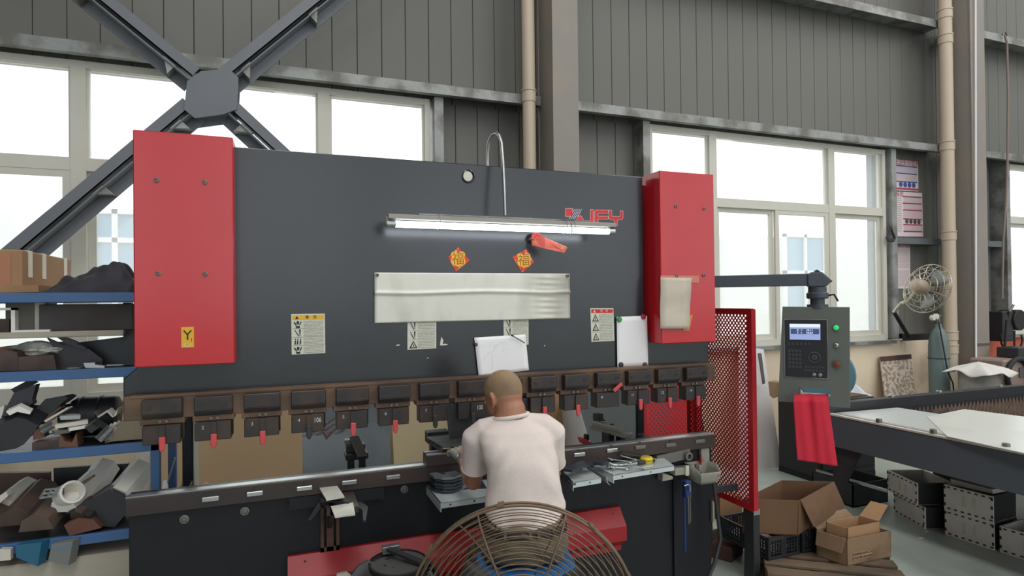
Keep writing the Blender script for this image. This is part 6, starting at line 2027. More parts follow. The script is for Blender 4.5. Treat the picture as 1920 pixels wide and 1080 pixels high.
def carton(name, label, cs, h, m, flaps, th=0.006, tilt=None):
    """open carton: cs = four base corners (counter-clockwise from above), walls along up vector"""
    cs = [Vector(p) for p in cs]
    up = (tilt or Vector((0, 0, 1))) * h
    c = sum(cs, Vector()) / 4
    t = thing(name, label, 'box', Vector((c.x, c.y, min(p.z for p in cs))))
    for i in range(4):
        a_, b_ = cs[i], cs[(i + 1) % 4]
        inn = (c - (a_ + b_) / 2)
        inn.z = 0
        MB().poly([a_, b_, b_ + up, a_ + up], inn.normalized() * th).build('wall_panel', m, t)
    MB().poly(cs, up.normalized() * th).build('bottom_panel', m, t)
    for i, ang_, L_ in flaps:
        a_, b_ = cs[i] + up, cs[(i + 1) % 4] + up
        out = ((a_ + b_) / 2 - (c + up))
        out.z = 0
        out.normalize()
        d = out * math.cos(ang_) + up.normalized() * math.sin(ang_)
        e = (b_ - a_).normalized() * 0.008
        MB().poly([a_ + e, b_ - e, b_ - e * 2 + d * L_, a_ + e * 2 + d * L_], (up.normalized() * math.cos(ang_) - out * math.sin(ang_)) * 0.005).build('flap', m, t)
    return t


# big tilted carton on the crates
zc0 = PZ + 0.145
cb1 = at_z(1496, 1004, zc0)
v_r = at_z(1590, 950, zc0 + 0.03) - cb1
v_l = at_z(1400, 1000, zc0) - cb1
v_r = v_r.normalized() * 0.47
v_l = Vector((v_l.x, v_l.y, 0)).normalized() * 0.34
v_r.z = 0.03
M_CARDB = mat('brown shipping carton', (114, 85, 61), 0.85, 0, 0.1, 7, (86, 64, 48), 3, 0.5, 0.75)
crt = carton('carton', 'big open brown carton tilted on top of the black crates', [cb1, cb1 + v_r, cb1 + v_r + v_l, cb1 + v_l], 0.225, M_CARDB, [(0, -1.12, 0.19)], tilt=Vector((0.03, -0.05, 1)).normalized())
M_CPRINT = print_mat('carton print', (150, 116, 84), (92, 70, 56), 2, 12, 0.55, 0.4)
# second carton on the pallet
cb2 = at_z(1589, 1062, PZ)
r2 = at_z(1671, 1044, PZ) - cb2
l2 = at_z(1531, 1042, PZ) - cb2
crt2 = carton('carton', 'dirty open carton with one flap raised on the pallet corner', [cb2, cb2 + r2, cb2 + r2 + l2, cb2 + l2], 0.165, M_CARD2, [(2, 0.7, 0.10), (3, -1.3, 0.09)])
n2 = cb2 + r2 * 0.5 + l2 * 0.5
a_ = cb2 + Vector((0, 0, 0.02))
decal('carton_print', cb2 + r2 * 0.12 + Vector((0, -0.002, 0.03)), cb2 + r2 * 0.55 + Vector((0, -0.002, 0.03)), cb2 + r2 * 0.55 + Vector((0, -0.002, 0.075)), cb2 + r2 * 0.12 + Vector((0, -0.002, 0.075)), print_mat('dark carton stamp', (160, 136, 108), (84, 64, 50), 2, 9, 0.55, 0.6), crt2)
cb3 = cb2 + r2 * 0.12 + l2 * 0.15 + Vector((0, 0, 0.095))
crt3 = carton('carton', 'smaller inner carton standing inside the dirty open carton', [cb3, cb3 + r2 * 0.75, cb3 + r2 * 0.75 + l2 * 0.7, cb3 + l2 * 0.7], 0.125, M_CARD, [(1, 0.75, 0.13)])
MB().box(n2.x - 0.05, n2.x + 0.05, n2.y - 0.05, n2.y + 0.05, PZ + 0.007, PZ + 0.094).build('filler', M_WHITE, crt2)
# cardboard on the floor behind the guard and oddments
P_ = [at_y(*p, 3.55) for p in ((1350, 978), (1392, 992), (1392, 930), (1350, 930))]
single(MB().poly(P_, (0, 0.25, 0)), 'kraft_carton', M_CARD, 'pale brown carton behind the lower corner of the guard', 'box')
p = at_z(1362, 1040, 0)
single(MB().obox((p.x, p.y, 0.05), (0.22, 0.16, 0.10), (0, 0, 0.5)), 'rusty_block', M_RUSTD, 'rusty brown block on the floor beside the machine end', 'block', bevel=0.004)
p = at_z(1352, 1012, 0)
single(MB().obox((p.x + 0.05, p.y, 0.02), (0.3, 0.2, 0.04), (0, 0, 0.3)), 'flat_scrap', M_OFFCUT, 'grey flat scrap plate on the floor behind the guard post', 'scrap')

# ================================================================== THE WORKER
M_SKIN = mat('tanned skin', (164, 115, 92), 0.55, 0, 0.08, 14, (152, 98, 80), 5, 0.5, 0.75, 0.05, 120)
M_HAIR = mat('close cropped hair', (146, 120, 92), 0.75, 0, 0.1, 60, (116, 98, 80), 8, 0.5, 0.8, 0.3, 400)
M_SHIRT = mat('white knit shirt', (216, 203, 197), 0.85, 0, 0.02, 10, (211, 197, 191), 230, 0.5, 0.6, 0.25, 160)
M_TROUS = mat('olive grey trousers', (104, 96, 80), 0.85, 0, 0.12, 8, None, bump=0.3, bscale=90)
M_GLOVE = mat('grey work glove', (140, 136, 128), 0.85, 0, 0.15, 20, (92, 90, 86), 16, 0.5, 0.7, 0.4, 200)
M_SHOE = mat('dark shoe', (40, 40, 42), 0.6)

_az = math.radians(13)
PFW = Vector((math.sin(_az), math.cos(_az), 0))
PRT = Vector((math.cos(_az), -math.sin(_az), 0))
ZUP = Vector((0, 0, 1))
pel = at_d(985, 1010, 2.50)
man = thing('person', 'worker in a white t-shirt seated with his back to the camera at the machine', 'person', (pel.x, pel.y, 0))


def oval(c, a, b, n=28, e=2.4, tilt=0.0):
    out = []
    for i in range(n):
        q = 2 * PI * i / n
        cx, sx = math.cos(q), math.sin(q)
        u = math.copysign(abs(cx) ** (2 / e), cx) * a
        v = math.copysign(abs(sx) ** (2 / e), sx) * b
        out.append(Vector(c) + PRT * u + PFW * v + ZUP * (v * tilt))
    return out


def remeshed(mb, name, m, parent, voxel, smooth_it=6, cut=None, solid=0.0, fac=0.5):
    o = mb.build(name, m, parent, smooth=False)
    md = o.modifiers.new('r', 'REMESH')
    md.mode = 'VOXEL'
    md.voxel_size = voxel
    md.use_smooth_shade = True
    if smooth_it:
        ms = o.modifiers.new('s', 'SMOOTH')
        ms.iterations = smooth_it
        ms.factor = fac
    dg = bpy.context.evaluated_depsgraph_get()
    me = bpy.data.meshes.new_from_object(o.evaluated_get(dg))
    old = o.data
    o.modifiers.clear()
    o.data = me
    bpy.data.meshes.remove(old)
    me.name = name
    if not me.materials:
        me.materials.append(m)
    o0 = origin_of(parent)
    if cut:
        bm = bmesh.new()
        bm.from_mesh(me)
        dead = [f for f in bm.faces if any(fn_(f.calc_center_median() + o0) for fn_ in cut)]
        bmesh.ops.delete(bm, geom=dead, context='FACES')
        bm.to_mesh(me)
        bm.free()
    for p in me.polygons:
        p.use_smooth = True
    if solid:
        sd = o.modifiers.new('solid', 'SOLIDIFY')
        sd.thickness = solid
        sd.offset = -1
    return o


# joints
shL, elL, wrL = at_d(898, 813, 2.64), at_d(887, 903, 2.72), at_d(869, 858, 2.90)
shR, elR, wrR = at_d(1030, 806, 2.66), at_d(1036, 888, 2.80), at_d(985, 872, 2.98)
nkb = at_d(957, 784, 2.66)
hdc = at_d(944, 748, 2.70)
hipL, hipR = pel - PRT * 0.082 + PFW * 0.03 - ZUP * 0.04, pel + PRT * 0.085 + PFW * 0.03 - ZUP * 0.04
knL, knR = Vector((pel.x - 0.05, 2.82, 0.54)), Vector((pel.x + 0.23, 2.80, 0.53))
ftL, ftR = Vector((knL.x - 0.01, 2.70, 0.075)), Vector((knR.x + 0.02, 2.70, 0.075))

# --- torso rings used for skin (scaled) and shirt
TOR = [  # px x, px y, depth, half width, half depth
    (986, 990, 2.50, 0.168, 0.120), (984, 955, 2.525, 0.164, 0.118), (981, 905, 2.55, 0.158, 0.118), (976, 860, 2.585, 0.160, 0.122),
    (969, 825, 2.615, 0.168, 0.120), (963, 803, 2.635, 0.158, 0.104), (959, 790, 2.648, 0.118, 0.080), (957, 780, 2.656, 0.078, 0.066)]


def torso(mb, k=1.0, last=None):
    rg = [oval(at_d(x, y, d), a * k, b * k, 28, 2.5) for x, y, d, a, b in TOR[:last]]
    mb.rings(rg)


HZ = Matrix.Rotation(math.radians(22), 3, 'Z')          # head turned to the left
_hm = Matrix((PRT, PFW, ZUP)).transposed() @ Matrix.Rotation(math.radians(38), 3, 'Z') @ Matrix.Rotation(math.radians(-20), 3, 'X')


def H(x, y, z):
    return hdc + _hm @ Vector((x, y, z))


sk = MB()
torso(sk, 0.90)
# neck and head
sk.tube([nkb - ZUP * 0.05, nkb + PFW * 0.005, H(0, -0.028, -0.05), H(0, -0.02, -0.01)], [0.082, 0.075, 0.067, 0.060], 18)
sk.ball(H(0, -0.012, 0.040), (0.0765, 0.096, 0.088), 28, 18, _hm)
sk.ball(H(0, -0.02, 0.005), (0.072, 0.080, 0.060), 24, 14, _hm)
sk.ball(H(0, 0.038, -0.015), (0.060, 0.060, 0.078), 24, 14, _hm)
sk.ball(H(0, 0.045, -0.066), (0.047, 0.045, 0.040), 20, 12, _hm)
sk.tube([H(0, 0.092, 0.018), H(0, 0.104, -0.002), H(0, 0.112, -0.022), H(0, 0.098, -0.030)], [0.008, 0.010, 0.014, 0.010], 10)
for s in (-1, 1):
    sk.tube([H(s * 0.012, 0.094, 0.026), H(s * 0.036, 0.088, 0.028), H(s * 0.055, 0.070, 0.022)], [0.008, 0.009, 0.006], 8)
    sk.ball(H(s * 0.018, 0.098, -0.026), (0.009, 0.010, 0.008), 10, 8, _hm)
    ear = [H(s * 0.077, -0.004, 0.030), H(s * 0.085, -0.018, 0.026), H(s * 0.088, -0.024, 0.006), H(s * 0.083, -0.016, -0.016), H(s * 0.076, -0.002, -0.030)]
    sk.tube(ear, [0.007, 0.0085, 0.008, 0.0075, 0.008], 8)
    sk.ball(H(s * 0.079, -0.008, 0.0), (0.006, 0.014, 0.024), 12, 10, _hm)
# arms to the wrists
for sh, el, wr in ((shL, elL, wrL), (shR, elR, wrR)):
    sk.tube([sh, sh.lerp(el, 0.35), sh.lerp(el, 0.8), el, el.lerp(wr, 0.25), el.lerp(wr, 0.6), wr, wr + (wr - el).normalized() * 0.05],
            [0.050, 0.049, 0.043, 0.041, 0.043, 0.036, 0.028, 0.024], 16)
# pelvis and legs
sk.ball(pel, (0.15, 0.11, 0.10), 20, 12, Matrix((PRT, PFW, ZUP)).transposed())
for hp_, kn, ft in ((hipL, knL, ftL), (hipR, knR, ftR)):
    sk.tube([hp_, hp_.lerp(kn, 0.4), kn, kn.lerp(ft, 0.3), kn.lerp(ft, 0.7), ft], [0.080, 0.072, 0.052, 0.052, 0.040, 0.034], 16)
body = remeshed(sk, 'body', M_SKIN, man, 0.0055, 5)
for s in (-1, 1):
    e = MB().ball(H(s * 0.031, 0.0765, 0.010), 0.0125, 14, 10, _hm).build('eye', mat('eye white', (232, 228, 220), 0.3), man, smooth=True)
    MB().ball(H(s * 0.031, 0.0860, 0.009), (0.0055, 0.004, 0.0055), 12, 8, _hm).build('pupil', M_INK, e, smooth=True)
MB().tube([H(-0.024, 0.082, -0.052), H(-0.01, 0.0905, -0.049), H(0, 0.0915, -0.0505), H(0.01, 0.0905, -0.049), H(0.024, 0.082, -0.052)], [0.003, 0.0055, 0.0055, 0.0055, 0.003], 8).build('lips', mat('lips', (150, 84, 76), 0.5), man, smooth=True)
# cropped hair: a cap hugging the skull, bald on top fading to the sides
hr = MB().ball(H(0, -0.012, 0.040), (0.0785, 0.0985, 0.0905), 40, 30, _hm)
_hi = _hm.transposed()
hair_keep = []
for f in hr.f:
    c = sum((Vector(hr.v[i]) for i in f), Vector()) / len(f)
    q = _hi @ (c - hdc)
    line = 0.062 if q.y > 0.05 else (0.03 - 0.0 if q.y > 0.02 else (0.012 if q.y > -0.03 else -0.012 - 0.25 * (-0.03 - q.y)))
    if len(f) == 4 and q.z > line and not (abs(q.x) > 0.06 and -0.028 < q.y < 0.01 and q.z < 0.032):
        hair_keep.append(f)
hr.f = hair_keep
_nt = M_HAIR.node_tree
_b = _nt.nodes['Principled BSDF']
_src = _b.inputs['Base Color'].links[0].from_socket
_tc = _nt.nodes.new('ShaderNodeTexCoord')
_sp = _nt.nodes.new('ShaderNodeSeparateXYZ')
_nt.links.new(_tc.outputs['Generated'], _sp.inputs[0])
_mr = _nt.nodes.new('ShaderNodeMapRange')
_mr.inputs['From Min'].default_value = 0.0
_mr.inputs['From Max'].default_value = 0.38
_nt.links.new(_sp.outputs['Z'], _mr.inputs['Value'])
_mx = _nt.nodes.new('ShaderNodeMix')
_mx.data_type = 'RGBA'
_mx.inputs['A'].default_value = lin((158, 110, 88)) + (1,)
_nt.links.new(_mr.outputs['Result'], _mx.inputs['Factor'])
_nt.links.new(_src, _mx.inputs['B'])
_nt.links.new(_mx.outputs['Result'], _b.inputs['Base Color'])
hr.build('hair', M_HAIR, man, smooth=True, angle=180)

# --- shirt
st = MB()
torso(st, 1.0)
sleeve = []
for sh, el, side in ((shL, elL, -1), (shR, elR, 1)):
    d = (el - sh).normalized()
    end = sh.lerp(el, 0.70 if side < 0 else 0.70)
    inn = at_d(958, 797, 2.645)
    pts = [inn.lerp(sh, 0.35), inn.lerp(sh, 0.85) + ZUP * 0.004, sh.lerp(end, 0.12) + PRT * side * 0.006, sh.lerp(end, 0.5) + PRT * side * 0.008, end, end + (end - sh).normalized() * 0.02]
    st.tube(pts, [0.060, 0.063, 0.066, 0.062, 0.062, 0.062], 20)
    sleeve.append((end + d * 0.008, d))
hem = at_d(TOR[0][0], TOR[0][1], TOR[0][2])
col = at_d(TOR[-1][0], TOR[-1][1], TOR[-1][2])


def _hemcut(p):
    u = (p - hem).dot(PRT)
    return p.z < hem.z + 0.004 + 0.065 * (u / 0.17) ** 2 + (0.012 if u > 0.05 else 0)


cuts = [lambda p: _hemcut(p)]
for c_, d_ in sleeve:
    cuts.append(lambda p, c_=c_, d_=d_: (p - c_).dot(d_) > 0 and (p - c_).length < 0.10)
cuts.append(lambda p: (p - col).length < 0.074 and p.z > col.z - 0.004)
shirt = remeshed(st, 'shirt', M_SHIRT, man, 0.008, 8, cuts, 0.003)
# soft folds pressed into the cloth
_o0 = origin_of(man)
for v in shirt.data.vertices:
    p = v.co + _o0
    u = (p - hem).dot(PRT)
    h_ = p.z - hem.z
    k = 0.0
    k += 0.006 * math.sin(u * 34 + h_ * 16) * math.exp(-((h_ - 0.08) / 0.09) ** 2)
    k += 0.007 * math.sin((u + 0.14) * 70 - h_ * 55) * math.exp(-(((u + 0.125) / 0.05) ** 2) - ((h_ - 0.27) / 0.08) ** 2)
    k += 0.005 * math.sin((u - 0.12) * 60 + h_ * 45) * math.exp(-(((u - 0.13) / 0.06) ** 2) - ((h_ - 0.24) / 0.10) ** 2)
    k += 0.004 * math.sin(h_ * 30 + u * 10)
    v.co += Vector(v.normal) * k
# gathered bulge of cloth at the right hip
for v in shirt.data.vertices:
    p = v.co + _o0
    q = (p - at_d(1060, 945, 2.52)).length
    v.co += PRT * 0.016 * math.exp(-(q / 0.035) ** 2)

# --- trousers and belt
tr = MB()
tr.rings([oval(pel + ZUP * z_ + PFW * y_, a_, b_, 28, 2.6) for z_, y_, a_, b_ in ((-0.085, 0.03, 0.10, 0.09), (-0.07, 0.02, 0.168, 0.125), (-0.02, 0.0, 0.178, 0.132), (0.05, 0.0, 0.170, 0.124), (0.085, 0.0, 0.166, 0.121))])
for hp_, kn, ft in ((hipL, knL, ftL), (hipR, knR, ftR)):
    tr.tube([hp_, hp_.lerp(kn, 0.35), hp_.lerp(kn, 0.75), kn, kn.lerp(ft, 0.25), kn.lerp(ft, 0.6), kn.lerp(ft, 0.92)], [0.088, 0.086, 0.076, 0.071, 0.070, 0.064, 0.060], 18)
trs = remeshed(tr, 'trousers', M_TROUS, man, 0.010, 5)
for v in trs.data.vertices:
    p = v.co + _o0
    v.co += Vector(v.normal) * (0.004 * math.sin(p.x * 50 + p.z * 60) + 0.003 * math.sin(p.y * 70 - p.z * 40))
rb = [oval(pel + ZUP * z_, a_, b_, 32, 2.6) for z_, a_, b_ in ((0.045, 0.173, 0.127), (0.048, 0.176, 0.130), (0.078, 0.173, 0.127), (0.081, 0.170, 0.124))]
MB().rings(rb, cap=False).build('belt', M_INK, man, smooth=True)
lp = MB()
for u in (-0.10, 0.0, 0.035, 0.10):
    b_ = 0.130 * (1 - abs(u / 0.176) ** 2.6) ** (1 / 2.6) + 0.003
    c = pel + PRT * u - PFW * b_ + ZUP * 0.045
    MB().poly([c - PRT * 0.006, c + PRT * 0.006, c + PRT * 0.006 + ZUP * 0.045, c - PRT * 0.006 + ZUP * 0.045], -PFW * 0.004).build('belt_loop', M_TROUS, man)
for sd in (-1, 1):
    c = pel + PRT * sd * 0.085 - PFW * 0.128 - ZUP * 0.01
    MB().poly([c - PRT * 0.045, c + PRT * 0.045, c + PRT * 0.045 + ZUP * 0.012, c - PRT * 0.045 + ZUP * 0.012], -PFW * 0.004).build('back_pocket', M_TROUS, man)


# ribbed collar round the neck
cr_ = oval(col + ZUP * 0.000, 0.080, 0.070, 36, 2.2)
cr_ = [p + ZUP * (0.010 * (p - col).dot(PRT) / 0.08 + 0.006 * (p - col).dot(-PFW) / 0.07) for p in cr_]
MB().tube(cr_, 0.009, 8, closed=True).build('collar', M_SHIRT, shirt, smooth=True)

for (c_, d_), nm_ in zip(sleeve, ('sleeve_hem', 'sleeve_hem')):
    a_ = d_.orthogonal().normalized()
    b_ = d_.cross(a_)
    pts = []
    cand = [v.co + _o0 for v in shirt.data.vertices if abs((v.co + _o0 - c_).dot(d_) + 0.006) < 0.008 and (v.co + _o0 - c_).length < 0.10]
    if cand:
        cc_ = sum(cand, Vector()) / len(cand)
        for k in range(28):
            q = 2 * PI * k / 28
            e_ = a_ * math.cos(q) + b_ * math.sin(q)
            near = [p for p in cand if (p - cc_).dot(e_) > 0.85 * (p - cc_ - d_ * (p - cc_).dot(d_)).length]
            rr_ = sum((p - cc_).dot(e_) for p in near) / len(near) if near else 0.062
            pts.append(c_ - d_ * (d_.dot(c_ - cc_)) * 0 + (cc_ - c_) - d_ * (cc_ - c_).dot(d_) + e_ * rr_ - d_ * 0.002)
        MB().tube(pts, 0.0055, 8, closed=True).build(nm_, M_SHIRT, shirt, smooth=True)

# --- gloved hands: palm, four unequal curled fingers, thumb from the side
def hand(wr, d, s, curl, name):
    d = d.normalized()
    s = (s - d * s.dot(d)).normalized()
    n_ = d.cross(s)
    mb = MB()
    mb.tube([wr - d * 0.045, wr - d * 0.01, wr + d * 0.01], [0.036, 0.036, 0.030], 14)
    for k in (-0.024, 0.0, 0.024):
        mb.tube([wr + s * k * 0.6, wr + d * 0.04 + s * k, wr + d * 0.088 + s * k], [0.018, 0.0185, 0.016], 10)
    for i, (off, ln) in enumerate(((0.033, 0.074), (0.011, 0.082), (-0.011, 0.077), (-0.032, 0.060))):
        p = wr + d * 0.085 + s * off
        pts, ang_ = [p - d * 0.02, p], curl * 0.5
        for seg_ in (0.45, 0.32, 0.25):
            p = p + (d * math.cos(ang_) + n_ * math.sin(ang_)) * ln * seg_
            pts.append(p)
            ang_ += curl
        mb.tube(pts, [0.0105, 0.0105, 0.0098, 0.0092, 0.0075], 10)
    p = wr + d * 0.022 + s * 0.028
    pts = [p - s * 0.012, p, p + (d * 0.55 + s * 0.6 + n_ * 0.35) * 0.036, p + (d * 0.85 + s * 0.75 + n_ * 0.75) * 0.058, p + (d * 1.0 + s * 0.65 + n_ * 1.0) * 0.074]
    mb.tube(pts, [0.015, 0.0145, 0.0125, 0.0115, 0.009], 10)
    return remeshed(mb, name, M_GLOVE, man, 0.0042, 3)


hand(wrL, Vector((-0.16, 0.88, 0.22)), Vector((0.80, 0.2, 0.2)), 0.72, 'glove')
hand(wrR, Vector((-0.55, 0.75, 0.1)), Vector((-0.55, -0.5, 0.6)), 0.6, 'glove')
MB().tube([wrL + (wrL - elL).normalized() * t_ for t_ in (-0.012, 0.0)], [0.0365, 0.0375], 14).build('watch_band', M_STEEL, man, smooth=True)
for ft in (ftL, ftR):
    sh_ = MB()
    sh_.ball(ft + Vector((0, 0.06, -0.035)), (0.046, 0.13, 0.040), 18, 10)
    sh_.ball(ft + Vector((0, -0.02, -0.01)), (0.042, 0.055, 0.062), 16, 10)
    remeshed(sh_, 'shoe', M_SHOE, man, 0.008, 3)

# ------------------------------------------------------------------ stool
sz = pel.z - 0.088
stl = thing('stool', 'blue padded stool under the seated worker', 'stool', (pel.x, pel.y, 0))
M_STOOL = mat('blue stool seat', (38, 104, 164), 0.4, 0, 0.1, 6)
rg = []
for dz, k in ((-0.05, 0.94), (-0.045, 1.0), (-0.01, 1.0), (0.0, 0.97)):
    rg.append(oval(pel + ZUP * (sz - pel.z + dz) - PFW * 0.01, 0.205 * k, 0.17 * k, 32, 5))
MB().rings(rg).build('seat', M_STOOL, stl, smooth=True)
for u in (-1, 1):
    for v in (-1, 1):
        a_ = pel + PRT * u * 0.15 + PFW * v * 0.11
        b_ = pel + PRT * u * 0.19 + PFW * v * 0.15
        MB().cyl(Vector((a_.x, a_.y, sz - 0.05)), Vector((b_.x, b_.y, 0)), 0.013, n=10).build('leg', M_BOLT, stl, smooth=True)
cr = [pel + PRT * u * 0.178 + PFW * v * 0.138 for u, v in ((-1, -1), (1, -1), (1, 1), (-1, 1))]
MB().tube([Vector((p.x, p.y, 0.22)) for p in cr], 0.009, 8, closed=True).build('foot_ring', M_BOLT, stl, smooth=True)

# ------------------------------------------------------------------ workpiece in his left hand
wp = [at_z(*p, 1.045) for p in ((798, 820), (829, 838), (862, 836), (912, 832), (905, 815), (880, 817), (840, 818))]
w_ = thing('workpiece', 'dark bent plate held in the machine by the worker\'s gloved hand', 'plate', sum(wp, Vector()) / len(wp))
MB().poly(wp, (0, 0, -0.006)).build('plate_face', mat('dark green grey plate', (66, 74, 72), 0.4, 0.4, 0.1, 8), w_)
MB().poly([wp[0], wp[1], wp[1] - ZUP * 0.035, wp[0] - ZUP * 0.02], (0.005, 0.005, 0)).build('bent_flange', M_OFFDARK, w_)
c = at_z(823, 827, 1.0455)
MB().cyl(c, c + ZUP * 0.0008, 0.018, n=18).build('round_mark', M_OFFCUT, w_)

# ------------------------------------------------------------------ drum of chips with round plates on top, in front of the bed
bc = at_d(747, 1058, 2.64)
bk = thing('chip_drum', 'dark open drum heaped with bright steel chips before the machine', 'drum', (bc.x, bc.y, 0))
zt2 = bc.z - 0.05
MB().lathe([(0.0005, 0.004), (0.15, 0.0), (0.165, zt2 * 0.5), (0.17, zt2), (0.178, zt2 + 0.006), (0.165, zt2 + 0.004), (0.155, zt2 * 0.5), (0.14, 0.02), (0.0005, 0.02)], (bc.x, bc.y, 0), (0, 0, 1), 28, cap=False).build('drum_shell', M_DARK, bk, smooth=True)
rnd = random.Random(4)
cp = MB()
for i in range(420):
    q, r_ = rnd.uniform(0, 2 * PI), 0.165 * math.sqrt(rnd.random())
    cp.obox((bc.x + r_ * math.cos(q), bc.y + r_ * math.sin(q), zt2 - 0.02 + 0.035 * (1 - r_ / 0.165) + rnd.uniform(-0.008, 0.012)), (rnd.uniform(0.008, 0.024), rnd.uniform(0.006, 0.016), 0.003), (rnd.uniform(-0.8, 0.8), rnd.uniform(-0.8, 0.8), rnd.uniform(0, 3)))
cpo = cp.build('steel_chips', M_STEEL, bk)
cpo['kind'] = 'stuff'
rp1 = thing('round_plate', 'black rimmed round plate lying on the drum of chips', 'plate', (bc.x, bc.y, bc.z - 0.02))
MB().lathe([(0.0005, -0.012), (0.128, -0.012), (0.132, 0.012), (0.124, 0.014), (0.122, 0.006), (0.0005, 0.006)], bc, (0.02, -0.03, 1), 32, cap=False).build('rim', M_INK, rp1, smooth=True)
MB().cyl(bc + ZUP * 0.0065, bc + ZUP * 0.0095, 0.12, n=32).build('grey_face', M_OFFCUT, rp1)
for i in range(9):
    q, r_ = rnd.uniform(0, 6.28), rnd.uniform(0.02, 0.1)
    c = bc + Vector((r_ * math.cos(q), r_ * math.sin(q), 0.0096))
    MB().cyl(c, c + ZUP * 0.0006, rnd.uniform(0.004, 0.008), n=8).build('oil_spot', M_INK, rp1)
a_, b_ = at_d(728, 1031, 2.70), at_d(800, 1060, 2.58)
single(MB().obox((a_ + b_) / 2 + ZUP * 0.004, ((b_ - a_).length, 0.028, 0.016), (b_ - a_).to_track_quat('X', 'Z').to_matrix()), 'flat_bar', M_DARK, 'dark flat bar laid across the round plate', 'bar', bevel=0.002)
a_, b_ = at_d(716, 1032, 2.71), at_d(750, 1026, 2.73)
single(MB().obox((a_ + b_) / 2, ((b_ - a_).length, 0.035, 0.035), (b_ - a_).to_track_quat('X', 'Z').to_matrix()), 'steel_block', M_OFFCUT, 'grey square steel block at the far rim of the round plate', 'block', bevel=0.003)
P_ = [at_d(*p, 2.62) for p in ((658, 1080), (672, 1062), (690, 1052), (705, 1062), (712, 1090), (670, 1095))]
single(MB().poly(P_, (0.0, 0.012, 0.004)), 'grey_flange', M_OFFCUT, 'grey flange plate leaning left of the drum of chips', 'plate')
P_ = [at_d(*p, 2.80) for p in ((628, 1090), (632, 1078), (650, 1074), (658, 1080), (655, 1095))]
single(MB().poly(P_, (0.0, 0.02, 0.0)), 'pale_ring', M_LABEL, 'pale curled scrap at the bottom edge left of the grey flange', 'scrap')

# ------------------------------------------------------------------ big floor fan in the foreground
fc_ = at_d(980, 1160, 2.06)
fan = thing('floor_fan', 'large rusty wire guarded floor fan behind the worker', 'fan', (fc_.x, fc_.y, 0))
fdir = Vector((pel.x - 0.02 - fc_.x, pel.y - fc_.y + 0.35, 0.0)).normalized()
vdf = Vector((fc_.x, fc_.y, 0)).normalized()
fdir = (vdf * 1.0).normalized()
fr_ = Vector((fdir.y, -fdir.x, 0))
RF = 0.398


def FP_(r_, q, o):
    return fc_ + (fr_ * math.cos(q) + ZUP * math.sin(q)) * r_ + fdir * o


def gdepth(r_):
    """bulge of a guard at radius r_"""
    return 0.095 * math.sqrt(max(0, 1 - (r_ / RF) ** 2)) ** 0.9 + 0.012


for nm, sgn, nring, nspoke, ph in (('rear_guard', -1, 20, 8, 0.39), ('front_guard', 1, 15, 6, 0.10)):
    mb = MB()
    for i in range(nring):
        r_ = 0.06 + (RF - 0.075) * i / (nring - 1)
        if i == 0:
            g_ = MB().tube([FP_(r_, 2 * PI * k / 64, sgn * gdepth(r_)) for k in range(64)], 0.0021, 5, closed=True).build(nm, M_RUST, fan, smooth=True)
        else:
            MB().tube([FP_(r_, 2 * PI * k / 64, sgn * gdepth(r_)) for k in range(64)], 0.0021, 5, closed=True).build('guard_ring', M_RUST, g_, smooth=True)
    for j in range(nspoke):
        q = ph + 2 * PI * j / nspoke
        pts = [FP_(r_, q, sgn * (gdepth(r_) + 0.003)) for r_ in [0.05 + (RF - 0.05) * t / 12 for t in range(13)]] + [FP_(RF, q, 0)]
        MB().tube(pts, 0.0032, 6).build('spoke', M_RUST, g_, smooth=True)
for o, r_ in ((-0.014, 0.005), (0.014, 0.005)):
    MB().tube([FP_(RF, 2 * PI * k / 80, o) for k in range(80)], r_, 8, closed=True).build('rim_ring', M_RUST, fan, smooth=True)
for q in (0.35, 0.92, 1.75, 2.5, 4.0, 5.2):
    c = FP_(RF + 0.004, q, 0)
    e = (fr_ * math.cos(q) + ZUP * math.sin(q))
    tq = fdir.cross(e)
    MB().poly([c - tq * 0.012 - fdir * 0.024, c + tq * 0.012 - fdir * 0.024, c + tq * 0.012 + fdir * 0.024, c - tq * 0.012 + fdir * 0.024], e * 0.004).build('rim_clip', M_RUST, fan)
MB().cyl(FP_(0, 0, -0.17), FP_(0, 0, 0.02), 0.075, n=24).build('motor', M_RUSTD, fan, smooth=True, bevel=0.012)
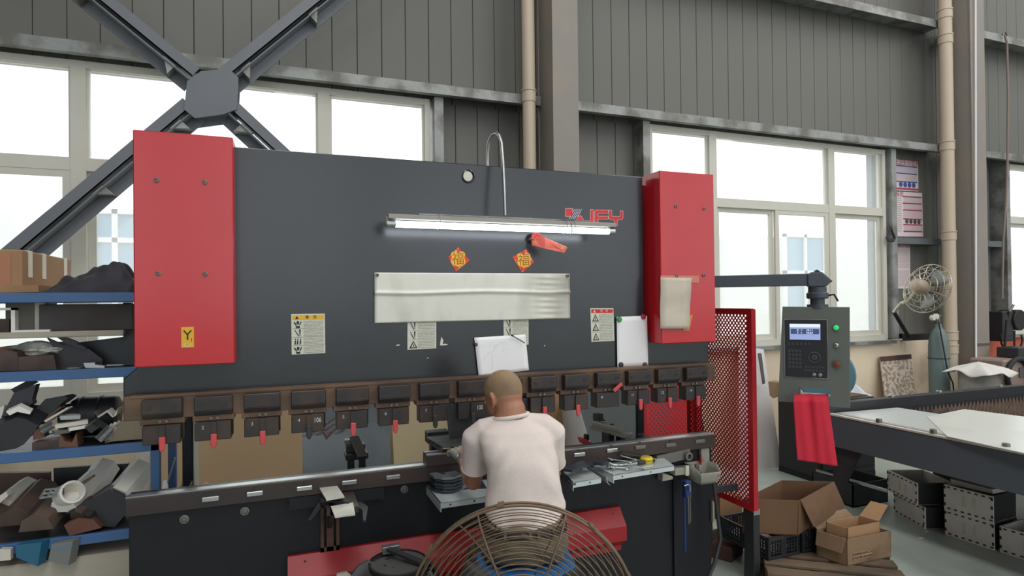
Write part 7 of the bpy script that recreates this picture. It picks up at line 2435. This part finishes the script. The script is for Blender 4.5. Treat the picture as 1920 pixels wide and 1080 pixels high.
MB().poly([FP_(0.185, PI / 2, -0.112) + fr_ * s_ for s_ in (-0.014, 0.014)] + [FP_(0.03, PI / 2, -0.13) + fr_ * s_ for s_ in (0.014, -0.014)], fdir * 0.02).build('motor_strap', M_RUSTD, fan)
hub = MB().cyl(FP_(0, 0, 0.0), FP_(0, 0, 0.06), 0.055, n=20).build('hub', M_DARK, fan, smooth=True)
for i in range(3):
    q0 = -PI / 2 + 2 * PI * i / 3
    L_ = [FP_(r_, q0 - w_, 0.045) for r_, w_ in ((0.05, 0.3), (0.12, 0.34), (0.20, 0.32), (0.27, 0.24))]
    R_ = [FP_(r_, q0 + w_, -0.01) for r_, w_ in ((0.05, 0.3), (0.12, 0.34), (0.20, 0.32), (0.27, 0.24))]
    MB().grid(lambda u, v, L_=L_, R_=R_: L_[int(round(v * 3))].lerp(R_[int(round(v * 3))], u), 5, 3).build('fan_blade', M_DARK, fan, smooth=True, solid=0.003)
for s_ in (-1, 1):
    a_ = fc_ + fr_ * s_ * (RF + 0.02)
    b_ = Vector((a_.x, a_.y, 0.03)) + fr_ * s_ * 0.03
    MB().tube([a_, a_ + ZUP * -0.3, b_], 0.013, 8).build('stand_leg', M_RUSTD, fan, smooth=True)
    MB().tube([b_ - fdir * 0.25, b_, b_ + fdir * 0.25], 0.014, 8).build('stand_foot', M_RUSTD, fan, smooth=True)
    MB().cyl(fc_ + fr_ * s_ * (RF - 0.002), a_ + fr_ * s_ * 0.01, 0.02, n=12).build('pivot_knob', M_DARK, fan, bevel=0.003)

# ------------------------------------------------------------------ lettering becomes plain meshes
bpy.context.view_layer.update()
_dg = bpy.context.evaluated_depsgraph_get()
for o in [o for o in bpy.data.objects if o.type == 'FONT']:
    me = bpy.data.meshes.new_from_object(o.evaluated_get(_dg))
    n = bpy.data.objects.new(o.name, me)
    if not me.materials and o.data.materials:
        me.materials.append(o.data.materials[0])
    nm = o.name
    par, mw = o.parent, o.matrix_local.copy()
    bpy.data.objects.remove(o, do_unlink=True)
    n.name = nm
    COL.objects.link(n)
    n.parent = par
    n.matrix_local = mw
